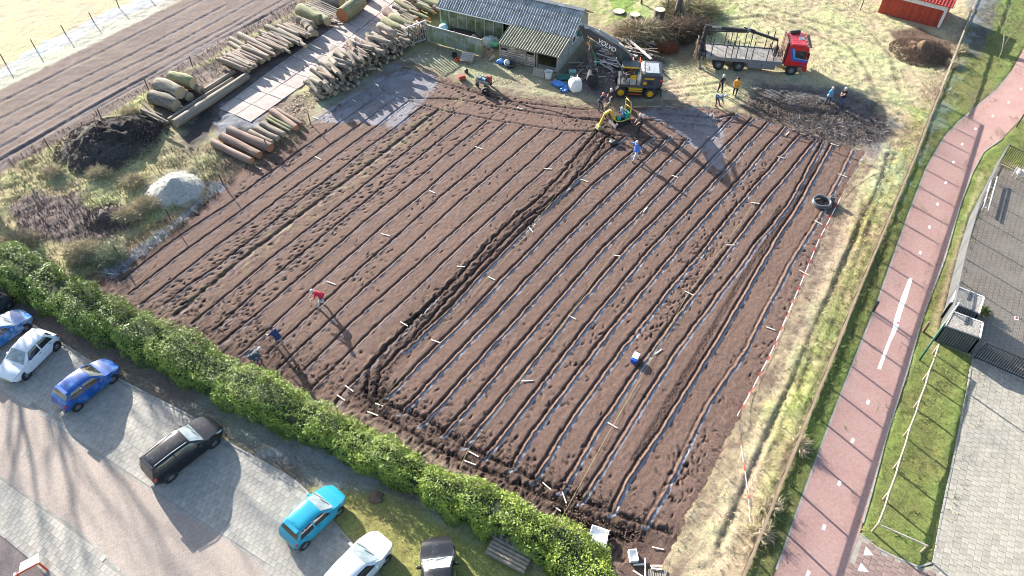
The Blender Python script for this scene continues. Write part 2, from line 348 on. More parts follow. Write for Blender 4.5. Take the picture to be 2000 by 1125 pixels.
def grid_mesh(name,Xs,Ys,fn,keep,mt,**kw):
    """height-field on a (possibly rotated) grid"""
    ny,nx=Xs.shape; z,cols,fa=fn(Xs,Ys)
    idx=np.arange(nx*ny).reshape(ny,nx)
    q=np.stack([idx[:-1,:-1],idx[:-1,1:],idx[1:,1:],idx[1:,:-1]],-1).reshape(-1,4)
    k=keep.reshape(ny,nx)[:-1,:-1].ravel(); q=q[k]
    used=np.zeros(nx*ny,bool); used[q.ravel()]=True; mp=np.cumsum(used)-1; q=mp[q]
    V=np.stack([Xs,Ys,z],-1).reshape(-1,3)[used]
    return mesh_np(name,V,q,mt,smooth=True,cols=cols.reshape(-1,3)[used],fattr={k_:v_.ravel()[used] for k_,v_ in fa.items()},**kw)
# --- coarse base ground
gx=np.arange(-72,72,.17); gy=np.arange(6,88,.17); GX,GY=np.meshgrid(gx,gy)
fd=sdist(FW,GX,GY,2.0)
def gfn(X,Y):
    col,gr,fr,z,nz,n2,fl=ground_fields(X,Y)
    pv=np.full(X.shape,-9.0)
    for k,p in PAVW.items(): pv=np.maximum(pv,sdist(p,X,Y,1.0))
    z=np.where(pv>-.3,z*np.clip(-pv/.3,0,1)-.0,z); z=np.where(pv>0.0,-.12,z)
    z,col=heaps(X,Y,z,col,nz,n2)
    # ploughed strip furrows
    for ln in PLOUGH:
        d,_=ldist(GP(ln),X,Y,1.2); d=d+n2*.08
        z=z-.06*np.exp(-(d/.12)**2)+.03*np.exp(-((d-.26)/.14)**2); fr=np.maximum(fr,.5*np.exp(-((d-.1)/.3)**2)*(np.abs(d)<2))
    # wheel ruts in the pale field
    for ln,wd,dp in RUTS:
        d,al=ldist(GP(ln),X,Y,1.5); e=np.exp(-(d/wd)**2); z=z-dp*e*(1+.5*np.sin(al*2*math.pi/.33))+dp*.5*np.exp(-((np.abs(d)-wd*1.7)/(wd*.5))**2)
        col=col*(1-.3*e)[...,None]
    z=np.where(fd>.2,-.25,np.where(fd>-.02,z-.03,z))
    return z,col,{'frost':fr,'grass':gr}
PLOUGH=[[(-80,242),(0,200),(190,105),(300,50),(405,-5)],[(-80,275),(0,232),(110,178),(260,105),(440,10)],[(-80,305),(0,262),(130,190),(350,82),(495,2)],
 [(-80,332),(0,288),(150,203),(290,132),(480,32)],[(-60,345),(20,300),(250,170),(400,92),(520,30)],[(-40,365),(35,281+12),(200,205),(375,110),(500,42),(585,-5)],[(-60,350),(50,283),(240,175),(400,86),(520,18),(560,-5)]]
RUTS=[([(1735,300),(1725,342),(1710,380),(1680,440),(1662,480),(1625,565),(1587,650),(1550,740),(1510,825),(1465,927),(1435,1000),(1402,1070)],.16,.09),([(1600,700),(1640,600),(1690,470),(1720,380),(1745,300)],.22,.05),([(1560,760),(1600,650),(1660,500),(1690,400)],.22,.05),([(1480,1060),(1550,880),(1620,700),(1700,490)],.25,.05),
 ([(1500,1080),(1580,880),(1640,720),(1730,480)],.3,.06),([(1420,160),(1300,175)],.2,.04),([(1425,178),(1310,190)],.2,.04),([(1700,60),(1740,110),(1760,180)],.25,.04),([(1650,80),(1690,130),(1720,200)],.25,.04),([(1450,20),(1600,70),(1680,110)],.25,.04),([(1480,10),(1620,50),(1720,90)],.25,.04),([(1600,60),(1500,30),(1400,40)],.25,.04)]
cc=np.array([[sum(p) for p in [(0,)]]])
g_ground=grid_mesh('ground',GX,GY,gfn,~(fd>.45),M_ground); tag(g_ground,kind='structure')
# wide outer ground to the horizon
mb=MB(); S=900
for a in ((-S,88,S,S),(-S,-S,S,6),(-S,6,-72,88),(72,6,S,88)):
    mb.quad((a[0],a[1],-.02),(a[2],a[1],-.02),(a[2],a[3],-.02),(a[0],a[3],-.02))
M_far=mat('far_grass',(.22,.21,.11),.95,var=.3,vs=.3,c2=(.16,.15,.09),cs=.05,bump=.05,bs=3); tag(mb.build('far_ground',M_far),kind='structure')
# ================================================================== FIELD with its furrows
ROWS={'a1':[(747,181),(600,284),(442,400),(350,460),(235,548)],'a2':[(775,190),(600,316),(485,400),(340,505),(251,574)],'a3':[(800,197),(600,347),(530,400),(400,498),(275,594)],
'a4':[(829,205),(600,379),(575,400),(425,520),(367,557),(320,595)],'a5':[(856,214),(740,305),(600,410),(500,485),(407,560),(340,617)],'a6':[(887,221),(624,431),(550,487),(447,572),(375,632)],'a7':[(916,227),(667,431),(507,562),(415,647)],
'a8':[(952,234),(715,431),(575,550),(430,672)],'a9':[(987,239),(760,431),(640,535),(535,632),(470,692)],'a10':[(1024,244),(807,431),(700,527),(550,665),(520,690)],'a11':[(1060,252),(855,431),(655,616),(537,725)],
'a12':[(1100,257),(909,431),(677,640),(595,722)],'a13':[(1142,260),(952,431),(697,672),(607,760)],'a14':[(850,580),(760,670),(670,765),(655,790)],
'b2':[(1222,265),(1180,300),(1100,372),(1000,470),(877,600),(790,682)],'b3':[(1270,267),(1155,362),(1040,481),(925,600),(757,767)],'b4':[(1304,267),(1207,362),(1087,481),(975,600),(782,802)],'b5':[(1340,272),(1275,340),(1135,481),(1025,600),(822,825)],
'b6':[(1435,222),(1262,400),(1180,481),(1075,600),(865,847)],'b7':[(1470,229),(1305,400),(1225,481),(1122,600),(905,868)],'b8':[(1500,237),(1350,400),(1272,481),(1107,681),(982,844),(945,890)],
'b9':[(1532,247),(1395,400),(1322,481),(1160,681),(1037,844),(997,912)],'b10':[(1567,254),(1440,400),(1375,481),(1210,681),(1095,844),(1040,935)],'b11':[(1595,267),(1487,400),(1425,481),(1270,681),(1160,844),(1092,955)],
'b11b':[(1607,275),(1535,400),(1475,475),(1320,681),(1217,844),(1132,977)],'b12':[(1622,280),(1557,400),(1505,480),(1387,681),(1285,840),(1222,931),(1190,998)],'r8':[(1662,292),(1600,417),(1537,520),(1450,681),(1377,790),(1340,865),(1257,1021)]}
BORDER=[(1690,303),(1600,463),(1506,681),(1438,812),(1375,935),(1315,1042)]
CROSS=[([(760,150),(800,142),(875,165),(950,185),(990,197),(1075,207),(1150,215)],.10,.10),([(740,172),(800,192),(892,193),(962,207),(1050,221),(1170,236)],.12,.10),
 ([(745,178),(800,197),(857,214),(912,225),(985,238),(1100,255),(1160,257)],.09,.10),([(1180,262),(1222,266),(1345,274)],.08,.1),([(1290,222),(1340,226),(1400,231),(1435,222)],.1,.1),([(1260,234),(1330,241),(1400,248)],.09,.1)]
DIG=[([(1178,243),(1100,336),(1050,390),(997,431),(900,533),(880,555),(790,642),(722,715),(716,765)],.085,.085,1.3),([(1190,262),(1105,370),(1022,431),(905,552),(815,650),(742,725),(737,768)],.085,.085,1.3),
 ([(737,768),(757,790),(835,820),(905,868),(997,912),(1090,957),(1195,1000),(1310,1042)],.11,.10,1),([(716,765),(735,800),(830,865),(950,920),(1080,977),(1180,1022),(1245,1045)],.10,.08,1),
 ([(1100,1000),(1150,1030),(1180,1045),(1235,1050)],.25,.15,1)]
TREAD=[([(1607,280),(1590,330),(1549,400),(1450,545),(1372,678),(1262,860),(1240,900)],.22,.05),([(1525,405),(1510,430),(1475,475)],.2,.05)]
da=R(-124.5); du=np.array([math.cos(da),math.sin(da)]); dv=np.array([-du[1],du[0]])   # dv points to the lower right of the picture
fu=FW@du; fv=FW@dv
U,Vv=np.meshgrid(np.arange(fu.min()-.4,fu.max()+.4,.11),np.arange(fv.min()-.4,fv.max()+.4,.047))
FX=U*du[0]+Vv*dv[0]; FY=U*du[1]+Vv*dv[1]; fd2=sdist(FW,FX,FY,30.0)
HEDGE_LINE=GP([(-60,505),(60,535),(150,600),(250,650),(400,725),(560,795),(700,855),(850,945),(1000,1025),(1150,1100)])
def ffn(X,Y):
    nz=fbm(X,Y,.9,4,31); n2=fbm(X,Y,.22,3,39); n5=fbm(X,Y,6,3,11); n1=fbm(X,Y,.5,2,77)
    col=np.zeros(X.shape+(3,)); col[...]=C_soil; z=.018*n2+.012*nz+.008*fbm(X,Y,.12,2,5); fr=np.zeros(X.shape)
    for pl,s_,soft in FROST[:3]+FROST[5:6]+FROST[-2:]:
        d=sdist(GP(pl),X,Y,2+soft); fr=np.maximum(fr,sm(d+(nz*1.2+n2*1.0)*max(soft,.5),soft*.6)*s_*(1+.3*nz))
    trench=np.zeros(X.shape)
    amp=np.ones(X.shape)
    for k,ln in ROWS.items():
        d,al=ldist(GP(ln),X,Y,1.4); near=np.abs(d)<1.3
        if k=='a5': ws,dp,rd=.16,.10,.03
        elif k in('b12',): ws,dp,rd=.08,.08,.085
        elif k=='r8': ws,dp,rd=.06,.03,.06
        elif k=='b11b': ws,dp,rd=.08,.085,.055
        elif k[0]=='b': ws,dp,rd=.09,.09,.066
        else: ws,dp,rd=.08,.075,.03
        d=d+n1*.05+n2*.035+fbm(X,Y,3,2,len(k)*7)*.08
        e=np.exp(-(d/ws)**2); z=np.where(near,z-dp*e*(1+.3*n1)+rd*np.exp(-((d-.18)/.07)**2)*(1+.7*n2+.4*n1),z)
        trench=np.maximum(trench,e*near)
        fs=(.95 if k[0] in 'br' else .75)*(1+.35*nz)
        fr=np.maximum(fr,near*fs*np.exp(-((d-.27-(.05 if k[0] in 'br' else 0))/(.10 if k[0] in'br' else .07))**2))
    for ln,wd,dp in CROSS:
        d,al=ldist(GP(ln),X,Y,1.2); d=d+n1*.08; e=np.exp(-(d/wd)**2); z=z-dp*e+.04*np.exp(-((d+.22)/.1)**2); trench=np.maximum(trench,e)
        fr=np.maximum(fr,.45*np.exp(-((d+.1)/.2)**2)*(np.abs(d)<1))
    for ln,wd,dp,am in DIG:
        d,al=ldist(GP(ln),X,Y,1.8); d=d+n1*.12+n2*.06; e=np.exp(-(d/wd)**4); z=z-dp*e*(1+.6*n1+.4*n2)+ .05*np.exp(-((np.abs(d)-.26)/.15)**2)*(1+2.2*n2+nz*.9)*.8
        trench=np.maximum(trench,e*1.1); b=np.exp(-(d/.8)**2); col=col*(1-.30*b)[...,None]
    for ln,wd,dp in TREAD:
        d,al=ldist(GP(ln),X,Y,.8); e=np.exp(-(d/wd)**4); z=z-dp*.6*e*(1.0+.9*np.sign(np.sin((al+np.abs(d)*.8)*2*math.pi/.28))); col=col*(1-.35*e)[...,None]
    # clods along the hedge, around the digger and along the walked strip
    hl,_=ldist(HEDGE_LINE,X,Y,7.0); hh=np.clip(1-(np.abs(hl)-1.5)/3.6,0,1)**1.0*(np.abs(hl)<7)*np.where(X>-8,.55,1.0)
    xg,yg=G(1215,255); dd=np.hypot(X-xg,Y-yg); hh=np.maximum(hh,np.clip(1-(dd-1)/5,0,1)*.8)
    d5,_=ldist(GP([(940,180),(860,215),(620,400),(400,565),(350,610)]),X,Y,2.5); h5=np.clip(1.0-np.abs(d5)/1.5,0,1)
    cl=np.maximum(hh,h5*.65)
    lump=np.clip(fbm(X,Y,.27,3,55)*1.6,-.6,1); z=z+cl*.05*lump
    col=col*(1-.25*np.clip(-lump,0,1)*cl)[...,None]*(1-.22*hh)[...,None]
    g5=h5*np.clip(n1*2,0,1); col+= (np.array((.2,.17,.09))-col)*(g5*.6)[...,None]
    pe=np.exp(-((np.abs(hl)-1.15)/.35)**2)*(np.abs(hl)<5)*np.clip(.7+nz,0,1); col+=(np.array((.24,.19,.14))-col)*(pe*.6)[...,None]
    # footprints
    rr=np.random.default_rng(5)
    u0,v0=U[0,0],Vv[0,0]
    def foot(px,py,a=None,l=.15,w_=.055,dp=.06):
        x,y=G(px,py); p=np.array([x,y]); uu=p@du; vv=p@dv; i=int((vv-v0)/.047); j=int((uu-u0)/.11)
        i0,i1,j0,j1=max(i-9,0),min(i+10,X.shape[0]),max(j-5,0),min(j+6,X.shape[1])
        if i0>=i1 or j0>=j1: return
        a=rr.uniform(0,math.pi) if a is None else a
        xx=X[i0:i1,j0:j1]-x; yy=Y[i0:i1,j0:j1]-y; s=xx*math.cos(a)+yy*math.sin(a); t=-xx*math.sin(a)+yy*math.cos(a)
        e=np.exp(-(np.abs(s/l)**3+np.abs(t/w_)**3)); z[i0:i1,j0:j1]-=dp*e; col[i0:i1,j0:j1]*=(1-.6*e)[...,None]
    def trail(pts,n,spread=8,**k):
        q=np.array(pts,float); seg=np.hypot(*(q[1:]-q[:-1]).T); c=np.r_[0,np.cumsum(seg)]
        for _ in range(n):
            t=rr.uniform(0,c[-1]); px=np.interp(t,c,q[:,0])+rr.normal(0,spread); py=np.interp(t,c,q[:,1])+rr.normal(0,spread); foot(px,py,**k)
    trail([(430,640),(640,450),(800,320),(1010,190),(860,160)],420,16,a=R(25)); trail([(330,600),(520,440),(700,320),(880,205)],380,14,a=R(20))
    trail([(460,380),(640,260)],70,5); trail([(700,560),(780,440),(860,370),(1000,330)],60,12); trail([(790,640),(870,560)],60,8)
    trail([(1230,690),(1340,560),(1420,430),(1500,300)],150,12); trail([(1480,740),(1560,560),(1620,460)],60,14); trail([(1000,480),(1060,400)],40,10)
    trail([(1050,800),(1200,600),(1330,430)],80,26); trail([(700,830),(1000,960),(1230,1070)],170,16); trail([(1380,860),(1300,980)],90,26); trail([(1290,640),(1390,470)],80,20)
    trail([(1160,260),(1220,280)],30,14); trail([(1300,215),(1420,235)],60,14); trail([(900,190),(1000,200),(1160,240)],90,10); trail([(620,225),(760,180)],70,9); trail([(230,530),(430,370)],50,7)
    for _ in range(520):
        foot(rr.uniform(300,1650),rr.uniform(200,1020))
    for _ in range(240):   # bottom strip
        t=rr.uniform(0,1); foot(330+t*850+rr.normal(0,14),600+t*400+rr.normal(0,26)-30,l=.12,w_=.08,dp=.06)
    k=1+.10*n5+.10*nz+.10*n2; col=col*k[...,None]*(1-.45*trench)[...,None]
    edge=np.clip(fd2/.25,0,1); z=z*edge-.02*(1-edge)
    return z,np.clip(col,.01,1),{'frost':fr,'grass':np.zeros(X.shape)}
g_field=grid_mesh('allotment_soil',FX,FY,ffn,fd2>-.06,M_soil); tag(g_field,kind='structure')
# ================================================================== PAVING
def sheet(name,poly,mt,z=.0,res=None,lift=None):
    mb=MB(); n=len(poly)
    mb.add([(p[0],p[1],z) for p in poly],[tuple(range(n)) if sum(poly[i][0]*poly[(i+1)%n][1]-poly[(i+1)%n][0]*poly[i][1] for i in range(n))>0 else tuple(range(n))[::-1]])
    # skirt
    mb.add([(p[0],p[1],z) for p in poly]+[(p[0],p[1],z-.3) for p in poly],[(i,(i+1)%n,(i+1)%n+n,i+n) for i in range(n)])
    o=mb.build(name,mt); tag(o,kind='structure'); return o
def brickmat(name,c1,c2,mort,bw,bh,rz,offset=.5,rough=.85,patch=(.3,.28,.26),pamt=.35,mortsize=.012,frost=0):
    m=bpy.data.materials.new(name); m.use_nodes=True; N=m.node_tree.nodes;L=m.node_tree.links;p=N['Principled BSDF']; p.inputs['Roughness'].default_value=rough; p.inputs['Specular IOR Level'].default_value=.3
    tc=N.new('ShaderNodeTexCoord'); mp=N.new('ShaderNodeMapping'); mp.inputs['Rotation'].default_value=(0,0,-rz); L.new(tc.outputs['Object'],mp.inputs[0])
    b=N.new('ShaderNodeTexBrick'); b.offset=offset; L.new(mp.outputs[0],b.inputs['Vector']); b.inputs['Scale'].default_value=1
    b.inputs['Color1'].default_value=(*c1,1); b.inputs['Color2'].default_value=(*c2,1); b.inputs['Mortar'].default_value=(*mort,1)
    b.inputs['Brick Width'].default_value=bw; b.inputs['Row Height'].default_value=bh; b.inputs['Mortar Size'].default_value=mortsize; b.inputs['Mortar Smooth'].default_value=.3
    n=N.new('ShaderNodeTexNoise'); n.inputs['Scale'].default_value=.45; n.inputs['Detail'].default_value=7; n.inputs['Roughness'].default_value=.65; L.new(tc.outputs['Object'],n.inputs['Vector'])
    r=N.new('ShaderNodeMapRange'); L.new(n.outputs['Fac'],r.inputs[0]); r.inputs[1].default_value=.4; r.inputs[2].default_value=.7; r.inputs[4].default_value=pamt
    x=N.new('ShaderNodeMix'); x.data_type='RGBA'; L.new(r.outputs[0],x.inputs[0]); L.new(b.outputs['Color'],x.inputs[6]); x.inputs[7].default_value=(*patch,1)
    n2=N.new('ShaderNodeTexNoise'); n2.inputs['Scale'].default_value=6; n2.inputs['Detail'].default_value=8; n2.inputs['Roughness'].default_value=.75; L.new(tc.outputs['Object'],n2.inputs['Vector'])
    r2=N.new('ShaderNodeMapRange'); L.new(n2.outputs['Fac'],r2.inputs[0]); r2.inputs[1].default_value=.3; r2.inputs[2].default_value=.7; r2.inputs[3].default_value=.8; r2.inputs[4].default_value=1.2
    y=N.new('ShaderNodeMix'); y.data_type='RGBA'; y.blend_type='MULTIPLY'; y.inputs[0].default_value=1; L.new(x.outputs[2],y.inputs[6]); L.new(r2.outputs[0],y.inputs[7]); L.new(y.outputs[2],p.inputs['Base Color'])
    bp=N.new('ShaderNodeBump'); bp.inputs['Distance'].default_value=.006; bp.invert=True; L.new(b.outputs['Fac'],bp.inputs['Height']); L.new(bp.outputs[0],p.inputs['Normal']); return m
A_BAY=ang((100,657),(500,895)); A_PATH=ang((1710,600),(1614,844)); A_DRV=ang((1860,905),(1840,1000))
M_cycle=brickmat('red_asphalt',(.34,.205,.18),(.335,.2,.175),(.27,.165,.145),3.5,30,A_PATH,mortsize=.004,patch=(.38,.255,.225),pamt=.7)
M_road=brickmat('brown_brick',(.30,.25,.215),(.34,.285,.245),(.2,.165,.145),.21,.105,A_BAY+R(90),patch=(.36,.31,.27),pamt=.6,mortsize=.008)
M_dark=brickmat('dark_brick',(.1,.085,.09),(.13,.10,.105),(.06,.05,.055),.21,.105,A_BAY,mortsize=.01)
M_bed=mat('joint_sand',(.25,.235,.2),.95,var=.2)
sheet('cycle_path',PAVW['cycle'],M_cycle,.02); sheet('brick_road',PAVW['road'],M_road,.012); 
sheet('side_road',PAVW['darkbrick'],M_dark,.0)
tag(bpy.data.objects['side_road'],kind='structure')
bay=sheet('parking_pavement',PAVW['bay'],M_bed,.008); low=sheet('pavement',PAVW['lower'],M_bed,.008)
M_old=brickmat('old_paving',(.20,.17,.14),(.235,.20,.165),(.12,.10,.08),.32,.32,A_PATH,patch=(.26,.23,.19),pamt=.8,mortsize=.02)
sheet('yard_paving',PAVW['court'],M_old,.0)
drv=sheet('driveway_pavement',PAVW['drive'],M_bed,.008)
def slabmat(name,c,rc=.12): return mat(name,c,.85,var=.2,vs=2.5,bump=.004,bs=60,randc=rc,c2=(c[0]*.8,c[1]*.82,c[2]*.84),cs=.5,spec=.3)
M_slab=slabmat('grey_slab',(.36,.34,.30)); M_slab2=slabmat('pale_slab',(.34,.315,.265)); M_redslab=slabmat('red_slab',(.24,.17,.15))
def inpoly(p,x,y): return sdist(p,np.array([x]),np.array([y]),1.0)[0]
def slabs(parent,poly,rz,sx,sy,off,mt,limit,near,skip=None,z0=-.02,h=.045,nbr=.012):
    """square paving slabs on a bed: the nearest ones single parts, the rest one mass"""
    c,s=math.cos(rz),math.sin(rz); u=poly@np.array([c,s]); v=poly@np.array([-s,c]); cand=[]; r=random.Random(3)
    nv=int((v.max()-v.min())/sy)+1; nu=int((u.max()-u.min())/sx)+2
    for j in range(nv):
        for i in range(nu):
            uu=u.min()+(i+(off*(j%2)))*sx; vv=v.min()+(j+.5)*sy; cand.append((uu*c-vv*s,uu*s+vv*c))
    A=np.array(cand); d=sdist(poly,A[:,0],A[:,1],1.0); A=A[d>min(sx,sy)*.38]; A=A[(A[:,1]>12.5)&(A[:,0]>-58)]
    if skip is not None: A=A[sdist(skip,A[:,0],A[:,1],1.0)<-sx*.3]
    k=np.argsort(np.hypot(A[:,0]-near[0],A[:,1]-near[1])); A=A[k]
    mb=MB(); mb.box((0,0,h/2),(sx-nbr,sy-nbr,h),taper=.985); base=None
    for i,(x,y) in enumerate(A[:limit]):
        zz=z0+r.uniform(-.004,.003)
        if base is None: base=mb.build('paving_slab',mt,parent); o=base
        else: o=base.copy(); COL.objects.link(o)
        o.parent=parent; o.location=(x,y,zz); o.rotation_euler=(r.uniform(-.004,.004),r.uniform(-.004,.004),rz)
    B=A[limit:]
    if len(B):
        zz=z0+np.random.default_rng(2).uniform(-.004,.003,len(B)); hx,hy=(sx-nbr)/2,(sy-nbr)/2
        P=[]
        for (a,b,t,e) in [(-hx,-hy,0,1),(hx,-hy,0,1),(hx,hy,0,1),(-hx,hy,0,1),(-hx,-hy,h,.985),(hx,-hy,h,.985),(hx,hy,h,.985),(-hx,hy,h,.985)]:
            a*=e;b*=e; P.append(np.stack([B[:,0]+a*c-b*s,B[:,1]+a*s+b*c,zz+t],-1))
        V=np.stack(P,1).reshape(-1,3); n=np.arange(len(B))[:,None,None]*8
        Q=np.array([(4,5,6,7),(0,1,5,4),(1,2,6,5),(2,3,7,6),(3,0,4,7)])[None]; Fq=(Q+n).reshape(-1,4)
        o=mesh_np('paving_slabs_far',V,Fq,mt,parent); tag(o,kind='stuff')
slabs(bay,PAVW['bay'],A_BAY,.32,.32,.5,M_slab,300,G(500,1020)); slabs(low,PAVW['lower'],A_BAY+R(0),.32,.32,.5,M_slab,300,G(160,1110))
P_RED=GP([(1679,1042),(1720,1076),(1800,1110),(1822,1105),(1830,1160),(1636,1160),(1646,1125)])
slabs(drv,PAVW['drive'],A_DRV,.34,.34,.5,M_slab2,300,G(1900,1060),skip=P_RED)
rp=sheet('red_pavement',P_RED,M_bed,.014); slabs(rp,P_RED,A_PATH,.32,.32,.5,M_redslab,200,G(1720,1110),z0=-.014)
# kerbs
M_kerb=mat('kerb_concrete',(.27,.26,.24),.9,var=.2,vs=4,bump=.005,bs=40,randc=.1)
def kerb(name,pts,w_=.12,h=.05,z=-.03,step=1.0,label=None):
    line=GP(pts); root=empty(name,(line[0][0],line[0][1],0)); root['kind']='structure'
    seg=np.hypot(*(line[1:]-line[:-1]).T); c=np.r_[0,np.cumsum(seg)]; n=int(c[-1]/step); base=None
    for i in range(n):
        a=(i+.01)*step; b=(i+1-.01)*step; p=np.array([np.interp(a,c,line[:,0]),np.interp(a,c,line[:,1])]); q=np.array([np.interp(b,c,line[:,0]),np.interp(b,c,line[:,1])])
        L=np.hypot(*(q-p)); 
        if base is None: base=MB().box((0,0,h/2),(step*.985,w_,h),taper=.97).build('kerb_stone',M_kerb,root); o=base
        else: o=base.copy(); COL.objects.link(o)
        m=(p+q)/2-line[0]; o.parent=root; o.location=(m[0],m[1],z); o.rotation_euler=(0,0,math.atan2(*(q-p)[::-1]))
kerb('kerb_strip',[(0,592),(100,657),(225,737),(375,814),(425,854),(500,895),(562,929),(597,957),(682,1056),(745,1118)],.12,.07)
kerb('kerb_road',[(0,760),(75,805),(175,885),(260,935),(310,969),(425,1039),(500,1094),(560,1160)],.10,.048); kerb('kerb_lower',[(0,930),(75,984),(155,1036),(245,1125),(280,1160)],.10,.048)
kerb('kerb_edge',[(-60,1000),(0,1041),(65,1094),(130,1160)],.12,.06); kerb('kerb_path',[(1958,271),(1922,295),(1900,335),(1875,400),(1845,506),(1810,596),(1792,652),(1772,725),(1733,844),(1700,970),(1679,1042)],.1,.06)
kerb('kerb_verge',[(1975,140),(1950,172),(1910,206),(1870,240),(1847,265),(1827,297),(1810,327),(1777,412),(1752,481),(1710,600),(1660,725),(1614,844),(1562,985),(1505,1145)],.1,.06)
kerb('kerb_lawn',[(1679,1042),(1720,1076),(1800,1110),(1822,1105),(1840,1000),(1860,905),(1890,760),(1898,702)],.1,.06)
# painted markings on the cycle path
M_paint=mat('white_paint',(.8,.8,.78),.7,var=.12,vs=12,c2=(.62,.6,.58),cs=9,cth=.62,cw=.05); M_redp=mat('red_paint',(.6,.05,.05),.7)
def decal(name,pts,z=.024,mt=None,th=.004):
    mb=MB(); p=[G(*q) for q in pts]; mb.prism(p,z-th,z+.003); o=mb.build(name,mt or M_paint); tag(o,kind='structure'); return o
decal('painted_line',[(1775,543),(1782,545),(1771,583),(1760,614),(1754,640),(1738,672),(1720,722),(1713,721),(1726,686),(1742,645),(1747,622),(1756,592),(1768,561)])
decal('painted_line',[(1752,629),(1756,630),(1755,633),(1752,633)],z=.03,mt=M_redp)
u_=np.array([math.cos(A_PATH),math.sin(A_PATH)]); v_=np.array([-u_[1],u_[0]])
base=None
for px,py in [(1994,174),(1970,200),(1939,227),(1905,252),(1879,282),(1862,317),(1847,357),(1831,399),(1815,444),(1797,494),(1695,786),(1665,861),(1639,944),(1609,1030),(1578,1121)]:
    x,y=G(px,py)
    if base is None: base=MB().box((0,0,0),(.34,.16,.006)).build('painted_dash',M_paint); tag(base,kind='structure'); o=base
    else: o=base.copy(); COL.objects.link(o)
    o.location=(x,y,.024); o.rotation_euler=(0,0,A_PATH)
for q in ([(1691,1068),(1705,1085),(1686,1085)],[(1681,1100),(1696,1117),(1675,1116)]): decal('painted_triangle',q,z=.034)
decal('painted_mark',[(1981,617),(1990,619),(1989,626),(1981,624)],z=.006,mt=M_paint); decal('painted_mark',[(1983,619),(1988,620),(1987,624),(1983,623)],z=.012,mt=M_redp)
# concrete track between the log piles: slabs as parts
M_conc=mat('track_concrete',(.36,.33,.31),.9,var=.22,vs=1.5,bump=.006,bs=30,c2=(.24,.2,.18),cs=1.2,cth=.52,cw=.14,randc=.12)
trk=sheet('concrete_track',GP([(428,213),(490,241),(567,182),(640,130),(760,60),(860,-10),(880,-40),(760,-40),(700,20),(610,80),(545,112)]),mat('track_bed',(.09,.08,.075),.95),-.01)
Lc=GP([(428,213),(543,127),(612,80),(700,22),(735,-2),(775,-35)]); Cc=GP([(460,226),(553,164),(616,119),(690,70),(745,24),(800,-20)]); Rc=GP([(490,240),(568,184),(642,132),(765,60),(805,30),(860,-10)])
def lerpline(L_,t):
    seg=np.hypot(*(L_[1:]-L_[:-1]).T); c=np.r_[0,np.cumsum(seg)]/seg.sum(); return np.array([np.interp(t,c,L_[:,0]),np.interp(t,c,L_[:,1])])
ns=14
for (A_,B_) in ((Lc,Cc),(Cc,Rc)):
    for i in range(ns):
        a,b=i/ns,(i+1)/ns; q=[lerpline(A_,a),lerpline(A_,b),lerpline(B_,b),lerpline(B_,a)]; c=sum(q)/4; q=[c+(p-c)*.965 for p in q]; 
        mb=MB(); mb.prism([tuple(p-c) for p in q],0,.08+random.uniform(-.015,.02)); o=mb.build('concrete_slab',M_conc,trk); o.location=(c[0],c[1],-.02); o.rotation_euler=(random.uniform(-.006,.006),random.uniform(-.006,.006),0)
# ================================================================== GRASS as short blades (one mass)
def blades(name,poly,dens,h,w_,label=None,seed=1,mt=None,lean=.6,exclude=()):
    r=np.random.default_rng(seed); p=GP(poly) if not isinstance(poly,np.ndarray) else poly; lo=p.min(0);hi=p.max(0); n=int((hi-lo).prod()*dens)
    X=r.uniform(lo[0],hi[0],n);Y=r.uniform(lo[1],hi[1],n); X,Y=X,Y; k=sdist(p,X,Y,1)+r.normal(0,.1,n)>0; 
    for e in exclude: k&=sdist(e,X,Y,1)<0
    X=X[k];Y=Y[k]; nn=vn(X,Y,.6,seed)+vn(X,Y,.25,seed+3)*.7; k=nn+r.uniform(-.8,.8,len(X))>-.35; X=X[k];Y=Y[k];n=len(X)
    col,gr,fr,z,_,_,_=ground_fields(X[:,None],Y[:,None]); col=col[:,0];fr=fr[:,0]; z=z[:,0]
    col=col*r.uniform(.6,1.5,(n,1)); col[:,1]*=r.uniform(.95,1.12,n); f=np.clip(fr*1.2+r.uniform(-.4,.2,n),0,.7)[:,None]; col=col*(1-f)+np.array((.4,.44,.46))*f
    hh=h*r.uniform(.4,1.3,n)*(1+.5*vn(X,Y,.8,seed+9)); a=r.uniform(0,2*math.pi,n); b=r.uniform(0,2*math.pi,n); ww=w_*r.uniform(.6,1.4,n)
    ln=lean*hh; P0=np.stack([X-np.cos(a)*ww,Y-np.sin(a)*ww,z-.02],-1);P1=np.stack([X+np.cos(a)*ww,Y+np.sin(a)*ww,z-.02],-1);P2=np.stack([X+np.cos(b)*ln,Y+np.sin(b)*ln,z+hh],-1)
    V=np.stack([P0,P1,P2],1).reshape(-1,3); Fc=np.arange(3*n).reshape(-1,3); C=np.repeat(col,3,0); o=mesh_np(name,V,Fc,mt or M_blade,cols=np.clip(C,.005,1))
    tag(o,kind='stuff',label=label); return o
M_blade=mat('grass_blade',attr='col',rough=.7,spec=.25,var=.1,vs=3)
V_VERGE=[(2000,75),(1975,136),(1910,202),(1850,255),(1812,324),(1755,478),(1710,596),(1660,722),(1614,841),(1562,980),(1505,1130),(1455,1130),(1520,960),(1610,740),(1720,465),(1800,270),(1885,70),(1910,20),(1960,-10),(2060,-10)]
blades('verge_grass',V_VERGE,110,.10,.02,'green grass verge between the tall fence and the cycle path',1)
